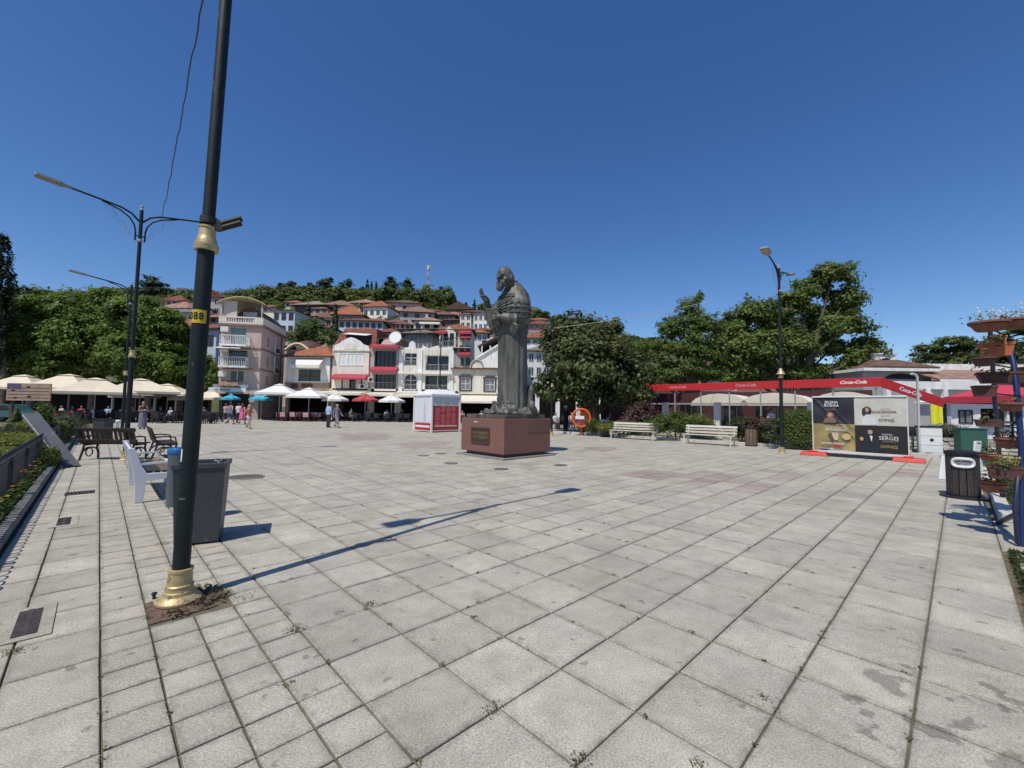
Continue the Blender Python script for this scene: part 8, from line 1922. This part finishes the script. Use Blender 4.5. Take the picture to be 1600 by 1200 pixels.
# ================================================================== people
SKIN = mat('skin', (.42, .25, .17), .55, .1, 8); SKIN2 = mat('tanned_skin', (.30, .17, .11), .55, .1, 8)
def tint(nm, c): return mat(nm, c, .8, .12, 10)
def person(label, loc, rz, H=1.72, pose='stand', skin=SKIN, top=None, sleeve=.35, bottom=None, kind='trousers', blen=1.0, hair=None, longhair=False, hat=None, shoes=None, woman=False, seat=.45):
    """faces local -y"""
    t = thing('person', label, 'person', loc, rz); s = H/1.72; w = .9 if woman else 1.0
    hip, sh = .93, 1.41; dz = 0
    hx, sx = .095, .185*w
    K = {-1: (-hx, -.01, .50), 1: (hx, -.01, .50)}; A = {-1: (-hx, .03, .08), 1: (hx, .03, .08)}
    EL = {-1: (-sx-.06, .03, 1.12), 1: (sx+.06, .03, 1.12)}; WR = {-1: (-sx-.07, -.05, .88), 1: (sx+.07, -.05, .88)}
    if pose == 'walk':
        K = {-1: (-hx, -.20, .54), 1: (hx, .02, .50)}; A = {-1: (-hx, -.27, .10), 1: (hx, .33, .18)}
        EL = {-1: (-sx-.06, .12, 1.14), 1: (sx+.06, -.08, 1.13)}; WR = {-1: (-sx-.05, .12, .90), 1: (sx+.04, -.26, .95)}
    if pose == 'fold':
        EL = {-1: (-sx-.05, -.02, 1.13), 1: (sx+.05, -.02, 1.13)}; WR = {-1: (.06, -.20, 1.18), 1: (-.06, -.22, 1.13)}
    if pose == 'sit':
        dz = seat-.93+.06; K = {-1: (-hx, -.42, seat+.03), 1: (hx, -.42, seat+.03)}; A = {-1: (-hx, -.42, .08), 1: (hx, -.38, .08)}
        EL = {-1: (-sx-.05, -.08, 1.12+dz), 1: (sx+.05, -.08, 1.12+dz)}; WR = {-1: (-.12, -.30, 1.02+dz), 1: (.12, -.30, 1.02+dz)}
    up = lambda p: (p[0]*s, p[1]*s, (p[2])*s)
    def torso(m, z0, z1, g, fl=0):
        pr = [(.80, .155, .115), (.90, .165*(1.06 if woman else 1), .12), (1.02, .145*w, .105), (1.14, .155*w, .112), (1.28, .178*w, .118), (1.38, .17*w, .105), (1.44, .10, .08), (1.47, .055, .058)]
        R_ = []
        for z, rx, ry in pr:
            if z0 <= z <= z1: R_.append([up(((rx+g)*math.cos(2*PI*j/20), (ry+g)*math.sin(2*PI*j/20), z+dz)) for j in range(20)])
        m.loft(R_)
    def limb(m, pts, rad): m.tube([up(p) for p in pts], [r*s for r in rad], 10)
    def leg(m, k, g, f=1.0):
        h_ = (k*hx, 0, hip+dz-.03); kn, an = K[k], A[k]
        if f >= 1: limb(m, [h_, tuple((Vector(h_)+Vector(kn))/2), kn, tuple((Vector(kn)*.6+Vector(an)*.4)), an], [.085+g, .078+g, .056+g, .056+g, .038+g*1.3])
        else: e = Vector(h_).lerp(Vector(kn), f/.5) if f <= .5 else Vector(kn).lerp(Vector(an), (f-.5)/.5); limb(m, [h_, tuple((Vector(h_)+Vector(e))/2), tuple(e)], [.088+g, .080+g, .066+g])
    b = MB(); torso(b, .8, 1.5, 0)
    for k in (-1, 1):
        leg(b, k, 0); an = Vector(A[k]); limb(b, [tuple(an), (an.x, an.y-.02, an.z-.03), (an.x, an.y-.15, an.z-.045)], [.042, .045, .032])
        S0 = Vector((k*sx, 0, sh+dz-.02)); limb(b, [(k*.08, 0, sh+dz), tuple(S0), EL[k], WR[k]], [.05, .05, .036, .026])
        wv = Vector(WR[k]); d = (wv-Vector(EL[k])).normalized(); sd = d.cross(Vector((1, 0, 0))).normalized()
        limb(b, [tuple(wv), tuple(wv+d*.05), tuple(wv+d*.09)], [.026, .036, .032])
        for q in range(4):
            o = wv+d*.085+sd*(.024-.016*q); limb(b, [tuple(o), tuple(o+d*(.045+.01*(q in (1, 2)))+Vector((0, -.012, 0))), tuple(o+d*(.072+.012*(q in (1, 2)))+Vector((0, -.03, 0)))], [.0105, .010, .008])
        o = wv+d*.03+sd*.03; limb(b, [tuple(o), tuple(o+sd*.03+d*.03), tuple(o+sd*.035+d*.055)], [.013, .012, .009])
    limb(b, [(0, 0, 1.42+dz), (0, -.015, 1.52+dz)], [.055, .05])
    def hb(m, c, r1, r2, r3): ball(m, up((c[0], c[1], c[2]+dz)), r1*s, r2*s, r3*s, 14, 10)
    hb(b, (0, -.02, 1.615), .074, .092, .108); limb(b, [(0, -.10, 1.62+dz), (0, -.128, 1.595+dz), (0, -.11, 1.585+dz)], [.010, .016, .010])
    hb(b, (0, -.075, 1.545), .045, .04, .035)
    for k in (-1, 1): hb(b, (k*.076, -.01, 1.61), .012, .022, .032)
    joined_remesh('body', b, .014, skin, t)
    e = MB()
    for k in (-1, 1): hb(e, (k*.03, -.106, 1.625), .012, .008, .007)
    hb(e, (0, -.112, 1.562), .022, .008, .006); e.build('eyes_and_mouth', mat('dark_feature', (.06, .03, .025), .5), t)
    if hair:
        h = MB(); hb(h, (0, .005, 1.645), .083, .096, .098)
        hb(h, (0, .035, 1.60), .08, .065, .09)
        if longhair: limb(h, [(0, .05, 1.60+dz), (0, .085, 1.48+dz), (0, .09, 1.34+dz)], [.075, .085, .05])
        h.v = [(p[0], max(p[1], -.075*s) if p[2] < (1.66+dz)*s else p[1], p[2]) for p in h.v]
        h.build('hair', hair, t)
    if hat:
        h = MB(); h.lathe([(.17*s, 1.66*s), (.17*s, 1.67*s), (.10*s, 1.69*s), (.095*s, 1.77*s), (.0, 1.785*s)], 18, (0, -.01, dz*s)); h.build('hat', hat, t)
    if top:
        m = MB(); torso(m, .88 if kind != 'dress' else 1.0, 1.445, .016)
        if sleeve:
            for k in (-1, 1):
                S0 = Vector((k*sx, 0, sh+dz-.015)); E_ = Vector(EL[k]); Wv = Vector(WR[k])
                pts = [(k*.08, 0, sh+dz+.0), tuple(S0)]
                if sleeve <= .5: pts += [tuple(S0.lerp(E_, sleeve*2))]; rd = [.062, .068, .06]
                else: pts += [tuple(E_), tuple(E_.lerp(Wv, (sleeve-.5)*2))]; rd = [.062, .066, .052, .042]
                limb(m, pts, rd)
        joined_remesh('shirt', m, .016, top, t)
    if bottom:
        m = MB()
        if kind in ('trousers', 'shorts'):
            torso(m, .80, 1.02, .014)
            for k in (-1, 1): leg(m, k, .018, 1.0 if kind == 'trousers' else blen)
            joined_remesh(kind, m, .016, bottom, t)
        else:
            z1 = 1.03; z0 = z1-blen; R_ = []; ff = .06 if pose == 'walk' else .0
            zz = [1.03+dz, .95+dz, .85+dz, (z0+.85)/2+dz, z0+dz]
            for i, z in enumerate(zz):
                rx = [.158, .178, .19, .205, .225][i]; ry = [.122, .137, .15+ff*.4, .17+ff, .185+ff*1.6][i]
                R_.append([up((rx*(1+.05*math.sin(7*2*PI*j/28+i*.2)*(i > 2))*math.cos(2*PI*j/28), ry*math.sin(2*PI*j/28)+.02*ff*i, z)) for j in range(28)])
            m.loft(R_[::-1]); m.build('skirt', bottom, t)
    for k in (-1, 1):
        an = Vector(A[k]); m = MB(); limb(m, [(an.x, an.y+.04, an.z-.035), (an.x, an.y-.02, an.z-.035), (an.x, an.y-.17, an.z-.05)], [.042, .05, .036]); m.build('shoe', shoes or tint('dark_shoe', (.03, .028, .03)), t)
    zs = min(A[-1][2], A[1][2]); 
    return t
def at_px(px, py): p = G(px, py); return (p.x, p.y, 0)
def face(px, py, tx, ty):
    a, b = G(px, py), G(tx, ty); d = b-a; return math.atan2(d.x, -d.y)
HB = tint('brown_hair', (.05, .028, .018)); HBK = tint('black_hair', (.015, .012, .011)); HGR = tint('grey_hair', (.28, .27, .26)); HBL = tint('blonde_hair', (.36, .25, .13)); HRD = tint('auburn_hair', (.16, .045, .02))
t = person('woman in a dark top and long grey skirt standing alone with folded arms', at_px(222, 670.5), .5, 1.70, 'fold', SKIN, tint('dark_brown_top', (.035, .022, .02)), .0, tint('grey_skirt', (.16, .165, .19)), 'skirt', .92, HRD, True, woman=True)
person('man in a grey sleeveless shirt and blue shorts walking away', at_px(359, 663.5), PI-.1, 1.76, 'walk', SKIN, tint('grey_vest', (.17, .18, .21)), 0, tint('blue_shorts', (.03, .06, .17)), 'shorts', .45, HB)
person('person in a pale pink top partly behind the man in the grey shirt', at_px(352, 661), PI+.2, 1.68, 'walk', SKIN, tint('pale_pink_top', (.45, .28, .28)), .3, tint('dark_trousers', (.05, .05, .065)), 'trousers', 1, HRD, woman=True)
person('woman in a bright pink dress walking away beside the girl in white shorts', at_px(378, 663.5), PI+.1, 1.68, 'walk', SKIN, tint('pink_dress', (.58, .10, .22)), .0, tint('pink_dress', (.58, .10, .22)), 'dress', .58, HRD, True, woman=True)
person('girl with light hair in a red top and white shorts striding to the right', at_px(388, 670), 1.2, 1.58, 'walk', SKIN, tint('coral_top', (.50, .13, .10)), .0, tint('lilac_shorts', (.50, .47, .55)), 'shorts', .32, HBL, True, woman=True)
person('person in a white top half hidden behind the pink dress', at_px(372, 661), PI, 1.72, 'stand', SKIN, tint('white_top', (.62, .60, .60)), .35, tint('navy_trousers', (.02, .025, .05)), 'trousers', 1, HB)
person('man in a light blue shirt and dark trousers in the middle of the square', at_px(513, 668), PI-.5, 1.80, 'stand', SKIN2, tint('light_blue_shirt', (.36, .46, .66)), .9, tint('dark_brown_trousers', (.035, .03, .028)), 'trousers', 1, HBK)
person('woman in a grey violet outfit walking beside the man in the blue shirt', at_px(526, 668.5), 1.1, 1.70, 'walk', SKIN, tint('grey_violet_top', (.20, .19, .26)), .2, tint('grey_violet_trousers', (.20, .19, .26)), 'shorts', .75, HGR, woman=True)
p = W(1408, 690, 19.2); person('person in a red top seated behind the concert banner, by the white pole', (p.x, p.y, 0), -.9, 1.7, 'stand', SKIN, tint('red_top', (.42, .03, .04)), .4, tint('dark_trousers', (.05, .05, .065)), 'trousers', 1, HBK)
bpy.data.objects[[o.name for o in bpy.data.objects if o.get('label', '').startswith('person in a red top')][0]]['label'] = 'person in a red top standing behind the concert banner, by the white pole'
p = W(1206, 680, 24.5); person('waiter in a white shirt standing under the red canopy', (p.x, p.y, 0), .3, 1.75, 'stand', SKIN2, tint('white_top', (.62, .60, .60)), .4, tint('black_trousers', (.015, .015, .018)), 'trousers', 1, HBK)
p = W(884, 678, 30.5); person('man in black with a white cap standing under the dark round tree', (p.x, p.y, 0), .4, 1.75, 'stand', SKIN2, tint('black_top', (.015, .015, .017)), .4, tint('black_trousers', (.015, .015, .018)), 'trousers', 1, HBK, hat=M_WHITE)
seat_l = [(868, 33.2, 'seated guest in a white shirt under the round tree, nearest the statue', tint('white_top', (.62, .60, .60)), .4), (893, 35.2, 'seated guest in a pale shirt behind the orange collector', tint('pale_grey_top', (.45, .45, .46)), -.3), (953, 32.2, 'seated guest in a pink shirt behind the dark green bin', tint('rose_top', (.45, .2, .2)), .2), (985, 34.0, 'seated guest in white right of the dark green bin', tint('white_top', (.62, .60, .60)), -.5),
          (112, 36, 'seated guest in black under the frontmost cream parasol', tint('black_top', (.015, .015, .017)), .3), (190, 38, 'seated guest in a white shirt behind the lamp posts', tint('white_top', (.62, .60, .60)), .1), (250, 38.5, 'seated guest in a navy shirt right of the standing woman', tint('navy_top', (.02, .025, .06)), -.4), (318, 44, 'seated guest in a violet shirt beside the near lamp post', tint('violet_top', (.09, .07, .17)), .2), (548, 44.6, 'seated guest in a grey shirt behind the walking couple', tint('grey_vest', (.17, .18, .21)), 1.0), (604, 45, 'seated guest in a pale shirt under the white parasol nearest the kiosk', tint('pale_grey_top', (.45, .45, .46)), .2), (752, 43.6, 'seated guest in a white shirt behind the pedestal', tint('white_top', (.62, .60, .60)), 0)]
seat_l += [(78, 35.2, 'seated guest in grey behind the wooden notice board', tint('grey_vest', (.17, .18, .21)), .6), (95, 39, 'seated guest in a pale shirt between the two leftmost parasols', tint('pale_grey_top', (.45, .45, .46)), -.2), (126, 39.6, 'seated guest in red deep under the large cream parasol', tint('red_top', (.42, .03, .04)), .4), (143, 35.4, 'seated guest in white beside the white parasol pole', tint('white_top', (.62, .60, .60)), -.6), (168, 40, 'seated guest in blue behind the small grey bin', tint('light_blue_shirt', (.36, .46, .66)), .3), (206, 36.4, 'seated guest in rose just left of the standing woman', tint('rose_top', (.45, .2, .2)), 0), (236, 40.4, 'seated guest in white behind the standing woman', tint('white_top', (.62, .60, .60)), .5), (266, 36.6, 'seated guest in pale grey near the post', tint('pale_grey_top', (.45, .45, .46)), -.3), (575, 45.8, 'seated guest in white under the red parasol', tint('white_top', (.62, .60, .60)), .7), (628, 46.2, 'seated guest in black close to the kiosk', tint('black_top', (.015, .015, .017)), -.4), (722, 44.6, 'seated guest in rose right of the kiosk', tint('rose_top', (.45, .2, .2)), .2)]
for px, Y, lab, tp_, rz in seat_l:
    p = W(px, 660, Y); person(lab, (p.x, p.y, 0), rz, 1.72, 'sit', SKIN, tp_, .4, tint('dark_trousers', (.05, .05, .065)), 'trousers', 1, HBK)
